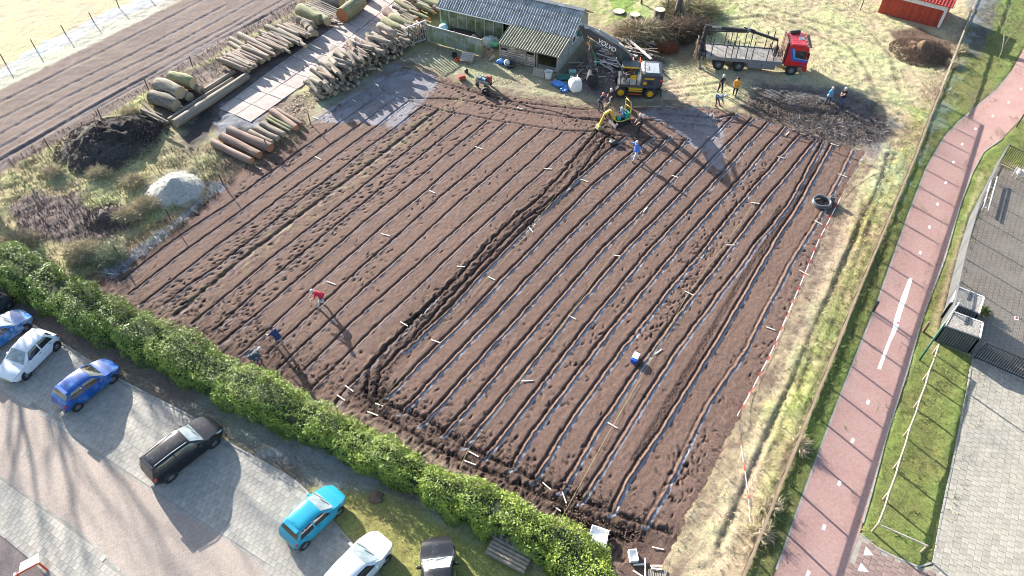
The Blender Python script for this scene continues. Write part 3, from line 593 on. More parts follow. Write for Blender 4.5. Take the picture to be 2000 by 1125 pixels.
blades('strip_grass',[(2000,228),(1957,275),(1923,298),(1902,338),(1877,403),(1847,508),(1812,598),(1795,655),(1774,728),(1735,846),(1702,972),(1681,1040),(1720,1072),(1800,1106),(1820,1100),(1848,960),(1888,760),(1895,703),(1838,672),(1825,650),(1848,560),(1890,420),(1946,316),(2060,330)],130,.10,.02,'green grass strip right of the cycle path',2)
blades('lawn_grass',[(600,956),(660,960),(760,960),(930,1050),(1060,1140),(760,1140),(760,1090),(684,1054),(642,1004)],130,.07,.018,'mown lawn between the parking bay and the hedge',3)
blades('frosty_litter_grass',[(300,775),(420,790),(560,850),(700,900),(830,975),(760,965),(640,955),(598,950),(500,890),(425,850)],90,.08,.02,'frosty grass and leaves along the foot of the hedge',4)
blades('plot_grass',[(0,350),(125,280),(200,240),(240,300),(330,300),(440,300),(440,350),(330,445),(200,540),(120,510),(60,480),(0,460)],70,.22,.03,'rough dry grass and weeds on the plot beside the heaps',5,lean=.9)
blades('edge_grass',[(600,232),(560,290),(440,345),(330,440),(250,500),(210,540),(185,545),(150,520),(230,460),(330,390),(420,320),(520,290),(590,240)],150,.3,.03,'tall straw coloured grass along the edge of the ploughed plot',6,lean=.9)
blades('track_edge_grass',[(0,335),(200,225),(400,112),(487,58),(590,5),(620,-10),(600,20),(500,80),(420,140),(300,200),(210,250),(60,345),(0,370)],60,.22,.03,'grass tufts along the strip beside the stacked logs',7,lean=.9)
blades('fence_grass',[(1885,60),(1835,190),(1722,465),(1610,735),(1520,950),(1455,1130),(1440,1130),(1500,960),(1590,730),(1700,470),(1815,190),(1865,60)],120,.22,.02,'pale dry grass growing along the foot of the tall fence',8,lean=.8)
blades('field_grass',[(1300,120),(1400,-5),(1880,-5),(1860,80),(1820,190),(1720,430),(1600,730),(1500,950),(1440,1130),(1330,1130),(1385,935),(1448,820),(1514,688),(1608,472),(1698,305),(1640,265),(1550,215),(1440,200),(1310,195)],42,.11,.03,'short pale winter grass over the big field',9)
blades('yard_grass',[(780,112),(830,95),(980,110),(1130,150),(1190,175),(1170,205),(1050,190),(950,172),(850,142)],45,.10,.025,'short frosty grass in front of the shed',10)
# ================================================================== HEDGE
def hedge():
    top=GP([]) if 0 else None
    far=[(-40,435),(0,462),(50,482),(87,495),(120,522),(160,540),(195,552),(225,572),(260,592),(295,610),(350,627),(390,652),(410,667),(462,690),(500,708),(560,745),(620,775),(690,808),(762,846),(830,890),(887,922),(937,930),(985,945),(1027,973),(1080,1014),(1115,1020),(1150,1034),(1212,1084),(1235,1110),(1250,1150)]
    near=[(-60,530),(0,562),(50,590),(112,620),(150,645),(212,675),(275,705),(325,732),(350,742),(400,770),(500,823),(550,847),(650,887),(725,928),(825,978),(887,1020),(950,1046),(1045,1086),(1062,1130),(1075,1160)]
    H=1.55
    f=np.array([G(a,b,H) for a,b in far]); n=np.array([G(a,b,.25) for a,b in near])
    M=60; ff=np.array([lerpline(f,t) for t in np.linspace(0,1,M)])
    # nearest point on near line for width
    sg=np.array([lerpline(n,t) for t in np.linspace(0,1,300)])
    d,i=np.array([(np.min(q:=np.hypot(*(sg-p).T)),np.argmin(q)) for p in ff]).T; nn=sg[i.astype(int)]
    c=(ff+nn)/2; wd=np.clip(d,.9,3.0)/2
    dens=330; r=np.random.default_rng(11); seg=np.hypot(*(c[1:]-c[:-1]).T); L=seg.sum(); cs=np.r_[0,np.cumsum(seg)]
    N=int(L*1900); s=r.uniform(0,L,N); cx=np.interp(s,cs,c[:,0]);cy=np.interp(s,cs,c[:,1]); ww=np.interp(s,cs,wd)
    tx=np.interp(s,(cs[1:]+cs[:-1])/2,(c[1:]-c[:-1])[:,0]/seg); ty=np.interp(s,(cs[1:]+cs[:-1])/2,(c[1:]-c[:-1])[:,1]/seg); l=np.hypot(tx,ty);tx/=l;ty/=l
    th=r.uniform(-.25,math.pi+.25,N)   # around the section
    rad=1+.26*vn(s,th*1.2,1.1,4)+.16*vn(s,th*1.5,.4,8)+.10*r.normal(0,1,N)*.5-.25*(r.random(N)<.3)*r.random(N)
    hloc=H*(1+.22*vn(s,s*0,1.7,2)+.08*vn(s,s*0,.5,6)); cc_=np.sign(np.cos(th))*np.abs(np.cos(th))**.7; ss=np.sign(np.sin(th))*np.abs(np.sin(th))**.62
    ox=cc_*ww*rad; z=.1+np.maximum(ss,-.05)*hloc*rad*.97
    px=cx-ty*ox*-1*-1; py=cy+tx*ox
    nx=-ty*cc_; ny=tx*cc_; nz=ss
    Nn=np.stack([nx,ny,nz*1.0+.25],-1)+r.normal(0,.7,(N,3)); Nn/=np.linalg.norm(Nn,axis=1)[:,None]
    A=np.cross(Nn,r.normal(0,1,(N,3))); A/=np.linalg.norm(A,axis=1)[:,None]; B=np.cross(Nn,A)
    ll=r.uniform(.04,.085,N)[:,None]; wb=ll*.42; P=np.stack([px,py,z],-1)
    V=np.stack([P-A*ll,P-B*wb+Nn*.008,P+A*ll,P+B*wb+Nn*.008],1).reshape(-1,3); Q=np.arange(4*N).reshape(-1,4)
    t=np.clip(vn(s,th*2,.7,3)*.5+.5+r.normal(0,.25,N),0,1)[:,None]; base=np.array((.07,.14,.022))*(1-t)+np.array((.24,.33,.04))*t
    yl=(np.interp(s,[0,L*.45,L],[0,.25,1.0])+r.normal(0,.15,N))[:,None]; base=base*(1-.45*np.clip(yl,0,1))+np.array((.26,.33,.035))*.45*np.clip(yl,0,1)
    C=np.repeat(base,4,0)
    root=empty('laurel_hedge',(c[30][0],c[30][1],0),label='long glossy evergreen hedge between the ploughed plot and the parking bay',cat='hedge')
    m=mat('laurel_leaf',attr='col',rough=.45,spec=.4,var=.12,vs=5); off=np.array([c[30][0],c[30][1],0])
    o=mesh_np('foliage',V-off,Q,m,root,cols=C); tag(o,kind='stuff')
    # dark woody inside: lumpy core and stems
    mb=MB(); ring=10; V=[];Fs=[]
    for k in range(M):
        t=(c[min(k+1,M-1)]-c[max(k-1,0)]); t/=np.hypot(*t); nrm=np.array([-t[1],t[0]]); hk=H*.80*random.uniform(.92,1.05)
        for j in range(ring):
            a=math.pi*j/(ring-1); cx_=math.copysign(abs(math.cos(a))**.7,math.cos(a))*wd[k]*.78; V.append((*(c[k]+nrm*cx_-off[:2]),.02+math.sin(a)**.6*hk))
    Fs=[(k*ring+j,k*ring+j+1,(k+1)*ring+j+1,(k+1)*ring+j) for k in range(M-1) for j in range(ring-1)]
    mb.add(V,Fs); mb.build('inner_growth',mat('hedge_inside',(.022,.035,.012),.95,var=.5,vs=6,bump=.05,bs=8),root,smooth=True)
    for k in range(2,M-1,3):
        p=c[k]-off[:2]; s_=MB(); 
        for _ in range(3):
            a=random.uniform(-.3,.3),random.uniform(-.3,.3); s_.tube([(p[0]+a[0],p[1]+a[1],0),(p[0]+a[0]*2,p[1]+a[1]*2,1.2)],[.03,.012],5)
        s_.build('stem',mat_bark,root)
    return c,wd
mat_bark=mat('bark',(.13,.10,.075),.95,var=.3,vs=8,bump=.02,bs=15)
HC_,HW_=hedge()
# ================================================================== LOGS
M_bark=[mat('bark_grey',(.24,.21,.175),.95,var=.35,vs=5,bump=.02,bs=14,c2=(.14,.12,.095),cs=3,randc=.25),
        mat('bark_reddish',(.20,.12,.095),.95,var=.35,vs=5,bump=.02,bs=14,c2=(.26,.21,.17),cs=4,randc=.15),
        mat('bark_mossy',(.16,.17,.08),.95,var=.35,vs=4,bump=.02,bs=12,c2=(.22,.21,.13),cs=2,randc=.15),
        mat('bark_pale',(.33,.285,.23),.95,var=.35,vs=5,bump=.02,bs=14,c2=(.16,.13,.1),cs=3,randc=.2)]
def endmat(name,c,c2):
    m=mat(name,c,.9,var=.2,vs=6,randc=.15); N=m.node_tree.nodes;L=m.node_tree.links;p=N['Principled BSDF']; old=p.inputs['Base Color'].links[0].from_socket
    tc=N.new('ShaderNodeTexCoord'); g=N.new('ShaderNodeTexWave'); g.wave_type='RINGS'; g.rings_direction='X'; g.inputs['Scale'].default_value=9; g.inputs['Distortion'].default_value=2; L.new(tc.outputs['Object'],g.inputs[0])
    x=N.new('ShaderNodeMix'); x.data_type='RGBA'; L.new(g.outputs['Fac'],x.inputs[0]); L.new(old,x.inputs[6]); x.inputs[7].default_value=(*c2,1)
    mm=N.new('ShaderNodeMix'); mm.data_type='RGBA'; mm.inputs[0].default_value=.4; L.new(old,mm.inputs[6]); L.new(x.outputs[2],mm.inputs[7]); L.new(mm.outputs[2],p.inputs['Base Color']); return m
M_end=[endmat('cut_wood',(.36,.28,.18),(.2,.14,.08)),endmat('cut_wood_orange',(.42,.17,.07),(.22,.07,.04)),endmat('cut_wood_grey',(.26,.22,.17),(.13,.1,.08))]
_logc={}
def logproto(bi,ei,kind):
    """unit log along +x: length 1, radius 1 (scaled on placing), gnarled; kind varies the shape"""
    k=(bi,ei,kind)
    if k in _logc: return _logc[k]
    r=random.Random(kind*31+bi*7+ei); n=12; ns_=7; V=[];bend=r.uniform(-.035,.035)*(3 if kind>=6 else 1); 
    ph=[r.uniform(0,6.28) for _ in range(4)]
    for i in range(ns_):
        t=i/(ns_-1); x=t-.5; rad=1-.14*t+.05*math.sin(t*7+ph[0])+(.10*math.sin(t*11+ph[1]) if kind>=6 else 0)
        for j in range(n):
            a=2*math.pi*j/n; q=rad*(1+.05*math.sin(2*a+ph[2])+.04*math.sin(3*a+ph[3]+t*2)); V.append((x,math.cos(a)*q+bend*8*math.sin(t*math.pi),math.sin(a)*q))
    Fs=[(i*n+j,(i+1)*n+j,(i+1)*n+(j+1)%n,i*n+(j+1)%n)[::-1] for i in range(ns_-1) for j in range(n)]; mi=[0]*len(Fs)
    Fs+=[tuple(range(n))[::-1],tuple((ns_-1)*n+j for j in range(n))]; mi+=[1,1]
    me=bpy.data.meshes.new('log'); me.from_pydata(V,[],Fs); me.materials.append(M_bark[bi]); me.materials.append(M_end[ei]); me.polygons.foreach_set('material_index',mi)
    me.polygons.foreach_set('use_smooth',[m_==0 for m_ in mi]); me.update(); _logc[k]=me; return me
def log3(p,q,r,bi,ei,label,group=None,kind=None,name='log',roll=None):
    p=Vector(p);q=Vector(q); kind=random.randrange(5) if kind is None else kind
    o=bpy.data.objects.new(name,logproto(bi,ei,kind)); COL.objects.link(o); d=q-p; o.location=(p+q)/2; o.rotation_mode='QUATERNION'
    o.rotation_quaternion=d.to_track_quat('X','Z')@Quaternion((1,0,0),random.uniform(0,6.28) if roll is None else roll); o.scale=(d.length,r,r); tag(o,label,'log',group); return o
def logpx(a,b,r,bi,ei,label,group=None,z=None,z2=None,**k):
    z=r if z is None else z; z2=z if z2 is None else z2; return log3(W(*a,z),W(*b,z2),r,bi,ei,label,group,**k)
# big butts at the left
B='thick pale barked trunk section in the heap of big butts'
logpx((308,165),(352,182),.62,3,0,'uppermost thick trunk section of the big butt heap',z=1.15)
logpx((334,152),(378,163),.60,2,0,'thick mossy trunk section at the upper right of the big butt heap',z=1.1)
logpx((298,190),(345,207),.66,0,0,'largest trunk section of the big butt heap lying at its front',z=.66)
logpx((345,175),(371,190),.48,3,0,'short trunk section low in the middle of the big butt heap',z=.5)
logpx((365,165),(393,175),.42,3,0,'small trunk section at the right of the big butt heap',z=.45)
# long poles lying beside them
logpx((342,242),(483,148),.44,0,0,'longest straight trunk lying beside the concrete track')
logpx((330,236),(455,155),.26,0,2,'thin dark pole tucked behind the longest trunk')
logpx((395,180),(458,140),.24,3,2,'pale pole lying just above the longest trunk'); logpx((400,190),(450,160),.16,1,2,'thin reddish pole between pale pole and longest trunk')
# nine cut logs on the near side
L9=[((417,279),(491,315),.32,1,1,'nearest of the cut logs laid out beside the field'),((433,267),(507,303),.36,1,1,'second cut log of the row beside the field with orange end'),((448,255),(529,289),.42,1,1,'thickest reddish log of the row laid beside the field'),
 ((488,258),(532,279),.27,3,0,'short split log next to the thickest reddish log'),((500,250),(543,271),.29,0,0,'grey log in the middle of the row beside the field'),((512,242),(555,263),.31,0,0,'grey brown log right of the middle of the row'),
 ((522,232),(566,256),.15,2,0,'thin mossy pole in the row beside the field'),((526,228),(571,252),.17,2,0,'second thin mossy pole in the row beside the field'),((531,217),(579,250),.30,1,1,'reddish log near the top of the row beside the field'),((541,215),(589,243),.22,1,1,'last slim reddish log at the top of the row')]
for a,b,r_,bi,ei,l in L9: logpx(a,b,r_,bi,ei,l)
# left row of logs beyond the track: front ends face the track
Gp='logs stacked in the row beyond the concrete track'
top=[((438,106),(486,138),.28,3),((443,100),(496,131),.24,3),((448,84),(507,120),.31,3),((450,76),(510,106),.34,3),((467,68),(531,100),.38,3),((490,77),(528,98),.2,0),((502,72),(560,97),.22,3),((507,62),(567,88),.27,3),((520,52),(562,72),.34,0),((541,51),(583,68),.33,3),((556,50),(597,70),.27,1),((567,74),(585,86),.26,3),((585,82),(597,90),.27,3),((522,78),(566,102),.2,3),((535,66),(569,88),.25,0)]
ORD=['first','second','third','fourth','fifth','sixth','seventh','eighth','ninth','tenth','eleventh','twelfth','thirteenth','fourteenth','fifteenth']
for i,(a,b,r_,bi) in enumerate(top):
    logpx(a,b,r_*.82,bi,0,ORD[i]+' long pale log from the left on top of the row beyond the track',Gp,z=.55+ (.25 if i>3 else -.1))
rl=random.Random(4)
for i in range(120):
    t=rl.random(); c=(472+t*135,139-t*72); a=(c[0]+rl.uniform(-12,2)-38,c[1]-22+rl.uniform(-3,3)); b=(c[0]+rl.uniform(-3,8),c[1]+rl.uniform(-3,1)); logpx(a,b,rl.uniform(.13,.22),rl.choice([0,3,3,1]),0,'log underneath in the '+('left','middle','right')[min(int(t*3),2)]+' part of the row beyond the concrete track',Gp+' underneath',z=.18+rl.random()*.75)
for a,b,r_,l in (((585,18),(625,38),.62,'stout grey green trunk section on top of the far log row'),((612,22),(640,42),.5,'round mossy trunk section at the right end of the far log row'),((582,38),(612,48),.4,'short log below the stout trunk section'),((594,45),(603,57),.42,'upright round block at the right end of the far log row'),((606,56),(612,66),.34,'dark round block facing the track')):
    logpx(a,b,r_,2 if 'moss' in l or 'green' in l else 0,0,l,z=.75)
M_barkc=M_bark[2]
logpx((702,2),(668,30),.85,2,1,'massive mossy trunk lying alone above the track',z=.85); logpx((628,-8),(668,4),.62,0,0,'dark trunk section beyond the massive mossy trunk'); logpx((694,-22),(716,-10),.6,2,1,'trunk section beyond the massive mossy trunk at the picture edge')
# round discs of cut wood
for px,py,l in ((616,66,'thin pale wood disc lying before the far log row'),(614,52,'leaning white cut disc among the far logs')):
    o=log3(W(px,py,.16)+Vector((-.12,0,-.05)),W(px,py,.16)+Vector((.12,-.08,.12)),.38,0,0,l,name='wood_disc')
# planks leaning at the far row
M_plank=mat('weathered_plank',(.30,.26,.22),.9,var=.3,vs=4,bump=.004,bs=30,randc=.3)
_pl=MB().box((0,0,0),(1,1,1)).build('plank_shape',M_plank); plank_me=_pl.data; bpy.data.objects.remove(_pl)
def plank(a,b,w_,h,label,group=None,m=None,name='plank',cat='plank'):
    a=Vector(a);b=Vector(b); o=bpy.data.objects.new(name,plank_me); COL.objects.link(o); d=b-a; o.location=(a+b)/2; o.rotation_mode='QUATERNION'; o.rotation_quaternion=d.to_track_quat('X','Z'); o.scale=(d.length,w_,h); tag(o,label,cat,group)
    if m: o.data=plank_me.copy(); o.data.materials.clear(); o.data.materials.append(m)
    return o
for i in range(7): plank(W(585+i*5.5,12-i*2.2,.7+.05*i),W(640+i*5,32-i*1.6,.4),.16,.05,'pale board on the far log row beside the mossy trunk','boards on the far log row')
for i in range(6): plank(W(638+rl.uniform(-6,14),34+rl.uniform(-5,10),.1+.08*i),W(664+rl.uniform(-10,8),44+rl.uniform(-8,4),.12+.08*i),.15,.05,'loose board on the ground below the massive trunk','loose boards below the trunk')
# right stack: gnarled firewood pile (the tall one)
Gs='gnarled firewood logs of the tall stack'
base_near=GP([(628,207),(700,180),(760,145),(818,105),(845,85)]); base_far=GP([(600,172),(655,120),(720,80),(775,55),(800,45)])
rr=random.Random(12)
dirl=Vector((*(np.array(G(660,200))-np.array(G(606,155))),0)).normalized()
for lay in range(8):
    nn=int(54-lay*3.2)
    for i in range(nn):
        t=(i+rr.uniform(.1,.9))/nn; n_=lerpline(base_near,t); f_=lerpline(base_far,t); hmax=.95+1.0*math.sin(min(1,t*1.25+.12)*math.pi*.9); z=.18+lay*.25+rr.uniform(-.05,.05)
        if z>hmax+.1: continue
        mid=(n_+f_)/2+(n_-f_)*rr.uniform(-.14,.14); w_=np.hypot(*(n_-f_))*(1-.07*lay); L_=min(w_,2.6)*rr.uniform(.62,1.0); a_=rr.uniform(-.28,.28); d_=Matrix.Rotation(a_,3,'Z')@dirl; c_=Vector((*mid,z)); tl=Vector((0,0,rr.uniform(-.16,.16)))
        log3(c_-d_*L_/2+tl,c_+d_*L_/2-tl,rr.choice([.10,.13,.16,.2,.24]),rr.choice([0,0,3,3,1]),rr.choice([2,2,0]),'gnarled weathered log in the '+('lowest','lower','middle','upper')[lay//2]+' layers of the firewood stack, '+('left','middle','right')[min(int(t*3),2)]+' third',Gs,kind=rr.choice([0,2,3,4,6,7,8]))
for a,b,r_,z,l in (((650,118),(690,124),.27,1.75,'thick knobbly log lying across the top of the firewood stack'),((640,125),(668,150),.26,1.55,'stout forked log on top near the left of the firewood stack'),((608,150),(645,178),.27,1.2,'big bleached log at the left end of the firewood stack'),((598,158),(625,168),.18,.95,'blue grey log poking out at the left end of the firewood stack'),
   ((622,132),(650,160),.22,1.35,'bleached log behind the big one on the stack'),((680,82),(728,95),.26,1.9,'forked bleached branch across the top middle of the stack'),((722,88),(750,102),.27,1.8,'smooth grey log at the top right of the stack'),((740,50),(772,68),.34,1.9,'twisted white limb on the right top of the stack'),((720,72),(762,84),.2,1.9,'slender log on the right of the stack top'),((780,75),(800,82),.2,1.4,'small bluish log at the right end of the stack')):
    logpx(a,b,r_,3,2,l,z=z,kind=rr.choice([6,7]))
for i in range(9): logpx((672+rr.uniform(-3,5),92+rr.uniform(-8,10)),(722+rr.uniform(-8,5),106+rr.uniform(-10,8)),.07,1,2,'thin reddish stick bundled on top of the firewood stack','thin reddish sticks on the stack',z=1.85)
# orange ended logs by the shed
Go='orange ended logs beside the shed'
for a,b,r_,bi,l in (((765,35),(806,54),.55,2,'thick mossy log with orange cut end nearest the leaning gate'),((750,42),(786,60),.5,2,'short mossy log with orange end at the left of the orange ended heap'),((795,55),(817,64),.36,2,'smaller log with bright orange face below the gate'),((753,20),(775,38),.5,1,'orange topped round block at the left of the heap'),((783,22),(815,38),.26,0,'brown branch on top of the orange ended heap'),((800,22),(836,36),.2,2,'pale mossy branch on the orange ended heap'),((822,0),(868,18),.42,2,'mossy limb with orange end against the shed corner'),((848,14),(870,22),.3,1,'orange butt beside the shed corner')):
    logpx(a,b,r_,bi,1,l,z=.9)
for i in range(34): 
    x=rr.uniform(775,850); y=rr.uniform(-5,45)*(1-(x-775)/200)+2; logpx((x-14+rr.uniform(-4,4),y-8),(x+14,y+7+rr.uniform(-4,4)),rr.uniform(.1,.24),rr.choice([0,2,3,3]),1,('low' if i%2 else 'upper')+' split piece in the heap of orange ended wood beside the shed',Go,z=rr.uniform(.2,.5) if i%2 else rr.uniform(.6,1.0))
# broken grey wood beside the dark heap
for i in range(9): logpx((280+rr.uniform(-6,6),212+rr.uniform(-10,8)),(318+rr.uniform(-10,12),232+rr.uniform(-10,8)),rr.uniform(.08,.16),0,2,'broken weathered branch at the foot of the dark soil heap','broken branches by the dark heap',kind=6,z=rr.uniform(.1,.9))
# ================================================================== CARS
M_glass=mat('car_glass',(.02,.025,.03),.06,var=0,spec=.8,coat=.6); M_glassf=mat('frosted_glass',(.30,.36,.38),.25,var=.25,vs=3,c2=(.12,.16,.18),cs=1.2,spec=.7)
M_tyre=mat('tyre_rubber',(.022,.022,.024),.85,var=.3,vs=10); M_rim=mat('alloy_rim',(.45,.46,.48),.35,metal=.6,var=.1); M_blackp=mat('black_plastic',(.025,.025,.028),.55,var=.15)
M_red=mat('red_lamp',(.45,.02,.03),.25,var=0,coat=.5); M_lamp=mat('headlamp',(.55,.57,.6),.15,var=0,coat=.8); M_plate=mat('number_plate',(.6,.45,.05),.5,var=.1)
def pch(xs,ys,x): 
    return float(np.interp(x,xs,ys))
def smooth_prof(xs,ys,q):
    y=np.interp(q,xs,ys); k=np.array([.2,.6,.2]); 
    yp=np.r_[y[0],y,y[-1]]; return yp[:-2]*.2+yp[1:-1]*.6+yp[2:]*.2
def wheel(parent,c,r=.31,w_=.2,side=1,rimm=None,spokes=7):
    e=empty('wheel',c,parent=parent); M=Matrix.Rotation(R(90)*-side,3,'X')
    t=MB(); t.lathe([(r*.6,-w_/2),(r*.9,-w_/2),(r,-w_/2+.03),(r,w_/2-.03),(r*.9,w_/2),(r*.62,w_/2-.01)],20,M=M); t.build('tyre',M_tyre,e,smooth=True,autos=50)
    m=MB(); m.lathe([(r*.63,w_/2-.02),(r*.6,w_/2-.012),(r*.55,w_/2-.04),(r*.2,w_/2-.02),(0.001,w_/2-.015)],20,M=M)
    for k in range(spokes):
        a=2*math.pi*k/spokes; m.bar(M@Vector((r*.08*math.cos(a),r*.08*math.sin(a),w_/2-.012)),M@Vector((r*.6*math.cos(a),r*.6*math.sin(a),w_/2-.006)),.035,.02)
    m.mat(0); m.build('rim',rimm or M_rim,e)
    return e
def car(label,pxr,pxf,L,Wd,H,prof,paint,frostroof=None,glass=None,rear_glass=None,name='parked_car',wheelr=.30,plate=True,mirrors=True,roofrails=False,spoiler=True):
    """pxr / pxf: image points on the ground under the rear and the front end; prof: bonnet length, windscreen base, roof start, roof end, tail"""
    a=Vector((*G(*pxr),0)); b=Vector((*G(*pxf),0)); c=(a+b)/2; rz=math.atan2(b.y-a.y,b.x-a.x)
    root=empty(name,(c.x,c.y,.03),rz,label,'car')
    xh=L/2; ws_b,ws_t,rf_e,tl=prof['ws_b'],prof['ws_t'],prof['rf_e'],prof['tail']   # x stations measured from the front, m
    belt=prof.get('belt',.93); hood=prof.get('hood',.92); nose=prof.get('nose',.68)
    xs=[0,.12,.45,ws_b,ws_t,ws_t+.5,(ws_t+rf_e)/2,rf_e,tl,L-.10,L]
    tt=prof.get('tailh',1.0)
    zt=[.55,nose,hood-.07,hood+.03,H-.06,H-.01,H,H-.05,tt,tt-.14,.55]
    q=np.linspace(0,L,45); Z=smooth_prof(xs,zt,q)
    hw=smooth_prof([0,.12,.4,1.0,L/2,L-.9,L-.3,L-.06,L],[Wd*.28,Wd*.38,Wd*.455,Wd*.495,Wd*.5,Wd*.495,Wd*.46,Wd*.40,Wd*.33],q)
    zs=smooth_prof([0,.15,.5,L-.5,L-.15,L],[.38,.24,.2,.2,.28,.42],q)
    bt=smooth_prof([0,.15,.6,ws_b,L-1,L-.1,L],[.5,.62,hood-.12,belt-.02,belt+.04,belt-.04,.5],q)
    bt=np.minimum(bt,Z-.03)
    isg=(q>ws_b-.02)&(q<L-.05)
    V=[];rows=[]
    for i,x in enumerate(q):
        w_=hw[i]; gh=max(Z[i]-bt[i],0); tum=min(gh/.5,1)
        rw=w_*(1-.24*tum) ; rw2=rw-.12
        pts=[(0,zs[i]),(w_*.8,zs[i]),(w_*.97,zs[i]+.06),(w_,zs[i]+(bt[i]-zs[i])*.45),(w_*.985,bt[i]-.08*(1-0)),(w_*(.955),bt[i]),(rw*.5+w_*.955*.5,bt[i]+gh*.55),(rw,bt[i]+gh*.86),(rw2,Z[i]-.012*tum),(rw2*.5,Z[i]+.015),(0,Z[i]+.02)]
        full=[(y,z) for y,z in pts]+[(-y,z) for y,z in pts[-2:0:-1]]
        rows.append(full); V+=[(xh-x,y,z) for y,z in full]
    n=len(rows[0]); mb=MB(); Fs=[(i*n+j,i*n+(j+1)%n,(i+1)*n+(j+1)%n,(i+1)*n+j) for i in range(len(q)-1) for j in range(n)]
    Fs+=[tuple(range(n)),tuple(range((len(q)-1)*n,len(q)*n))[::-1]]; mb.add(V,[f[::-1] for f in Fs]); mb.build('body',paint,root,smooth=True,autos=60)
    def P(x,j):   # interpolated surface point on the ring; j may be fractional
        i=min(max(x/L*(len(q)-1),0),len(q)-1.001); i0=int(i);f=i-i0; j0=int(j);g=j-j0
        def p(ii,jj): y,z=rows[ii][jj%n]; return Vector((xh-q[ii],y,z))
        return (p(i0,j0)*(1-f)+p(i0+1,j0)*f)*(1-g)+(p(i0,j0+1)*(1-f)+p(i0+1,j0+1)*f)*g
    def patch(nm,x0,x1,j0,j1,m,off=.012,nx=6,ny=6,x0b=None,x1b=None,parent=root):
        """glass patch between stations x0..x1 at ring j0 and x0b..x1b at ring j1"""
        x0b=x0 if x0b is None else x0b; x1b=x1 if x1b is None else x1b; V=[]
        for a_ in range(nx+1):
            for b_ in range(ny+1):
                g=b_/ny; f=a_/nx; x=(x0+(x0b-x0)*g)*(1-f)+(x1+(x1b-x1)*g)*f; V.append(P(x,j0+(j1-j0)*g))
        Fs=[(a_*(ny+1)+b_,(a_+1)*(ny+1)+b_,(a_+1)*(ny+1)+b_+1,a_*(ny+1)+b_+1) for a_ in range(nx) for b_ in range(ny)]
        # push outwards
        me=bpy.data.meshes.new(nm); me.from_pydata([tuple(v) for v in V],[],Fs); me.update(); cen=Vector((0,0,.6)); 
        nsum=sum((p_.normal.dot(p_.center-cen) for p_ in me.polygons)); sgn=1 if nsum>0 else -1
        nv=[Vector((0,0,0)) for _ in V]
        for p_ in me.polygons:
            for vi in p_.vertices: nv[vi]+=p_.normal
        for vi,v_ in enumerate(V): me.vertices[vi].co=v_+nv[vi].normalized()*off*sgn
        if sgn<0: me.flip_normals()
        me.polygons.foreach_set('use_smooth',[True]*len(me.polygons)); me.materials.append(m); me.update()
        o=bpy.data.objects.new(nm,me); COL.objects.link(o); o.parent=parent; return o
    g=glass or M_glass; rg=rear_glass or M_glass
    patch('windscreen',ws_b+.05,ws_b+.05,7.7,12.3,g) if 0 else patch('windscreen',ws_b+.06,ws_t-.02,7.75,12.25,g)
    patch('rear_window',rf_e+.08,tl-.02,7.7,12.3,rg)
    m_=ws_t+(rf_e-ws_t)*.47
    for s in (1,-1):
        j=(lambda k:k) if s>0 else (lambda k:20-k)
        a0,a1=(5.15,7.05) if s>0 else (14.85,12.95)
        patch('side_window',ws_b+.32,m_-.05,a0,a1,M_glass,x0b=ws_t+.0,x1b=m_-.05)
        patch('side_window',m_+.05,rf_e-.05+.25,a0,a1,M_glass,x0b=m_+.05,x1b=rf_e-.12)
        # wheels and arches
        for wx in (prof.get('fw',.75),L-prof.get('rw',.62)):
            i=int(wx/L*44); y=hw[i]
            A=MB(); A.lathe([(0.001,0),(wheelr*1.16,0),(wheelr*1.2,-.02)],20,c=(xh-wx,s*(y+.004),wheelr),M=Matrix.Rotation(R(-90)*s,3,'X')); A.build('wheel_arch',M_blackp,root)
            wheel(root,(xh-wx,s*(y-.085),wheelr),wheelr,.2,s)
        # lamps
        patch('headlight',.10,.42,4.6 if s>0 else 15.4,6.6 if s>0 else 13.4,M_lamp,x0b=.16,x1b=.60,off=.008)
        patch('tail_light',L-.22,L-.07,3.6 if s>0 else 16.4,5.2 if s>0 else 14.8,M_red,off=.012)
        if mirrors:
            mm=MB(); mm.box((xh-ws_b-.42,s*(Wd*.5+.06),belt+.04),(.14,.2,.13)); mm.build('wing_mirror',paint,root,bevel=.03)
        d_=MB(); 
        for dx in (ws_b+.25,m_,rf_e+.02):
            p0=P(dx,3.0 if s>0 else 17.0); p1=P(dx,5.0 if s>0 else 15.0); d_.bar(p0+Vector((0,s*.003,0)),p1+Vector((0,s*.003,0)),.012,.006)
        for dx in (m_-.18,rf_e-.12): d_.box(P(dx,4.2 if s>0 else 15.8)+Vector((0,s*.012,0)),(.16,.02,.025))
        d_.build('door_trim',M_blackp,root)
        if roofrails: rr_=MB(); rr_.tube([P(ws_t+.15,8 if s>0 else 12)+Vector((0,0,.03)),P((ws_t+rf_e)/2,8 if s>0 else 12)+Vector((0,0,.05)),P(rf_e-.1,8 if s>0 else 12)+Vector((0,0,.03))],.02,6); rr_.build('roof_rail',M_rim,root)
    bmp=MB(); bmp.box((-xh+.06,0,.36),(.1,Wd*.72,.16)); bmp.build('rear_bumper',M_blackp,root,bevel=.03)
    bmp=MB(); bmp.box((xh-.08,0,.36),(.1,Wd*.62,.15)); bmp.build('front_grille',M_blackp,root,bevel=.03)
    if plate: MB().box((-xh-.005,0,.52),(.02,.5,.11)).build('number_plate',M_plate,root); MB().box((xh+.0,0,.4),(.02,.5,.11)).build('number_plate',M_plate,root)
    wp=MB(); 
    for s in (.15,-.42): wp.bar(P(ws_b+.1,10)+Vector((0,s,.02)),P(ws_b+.22,10)+Vector((0,s+.5,.045)),.02,.015)
    wp.build('wiper',M_blackp,root)
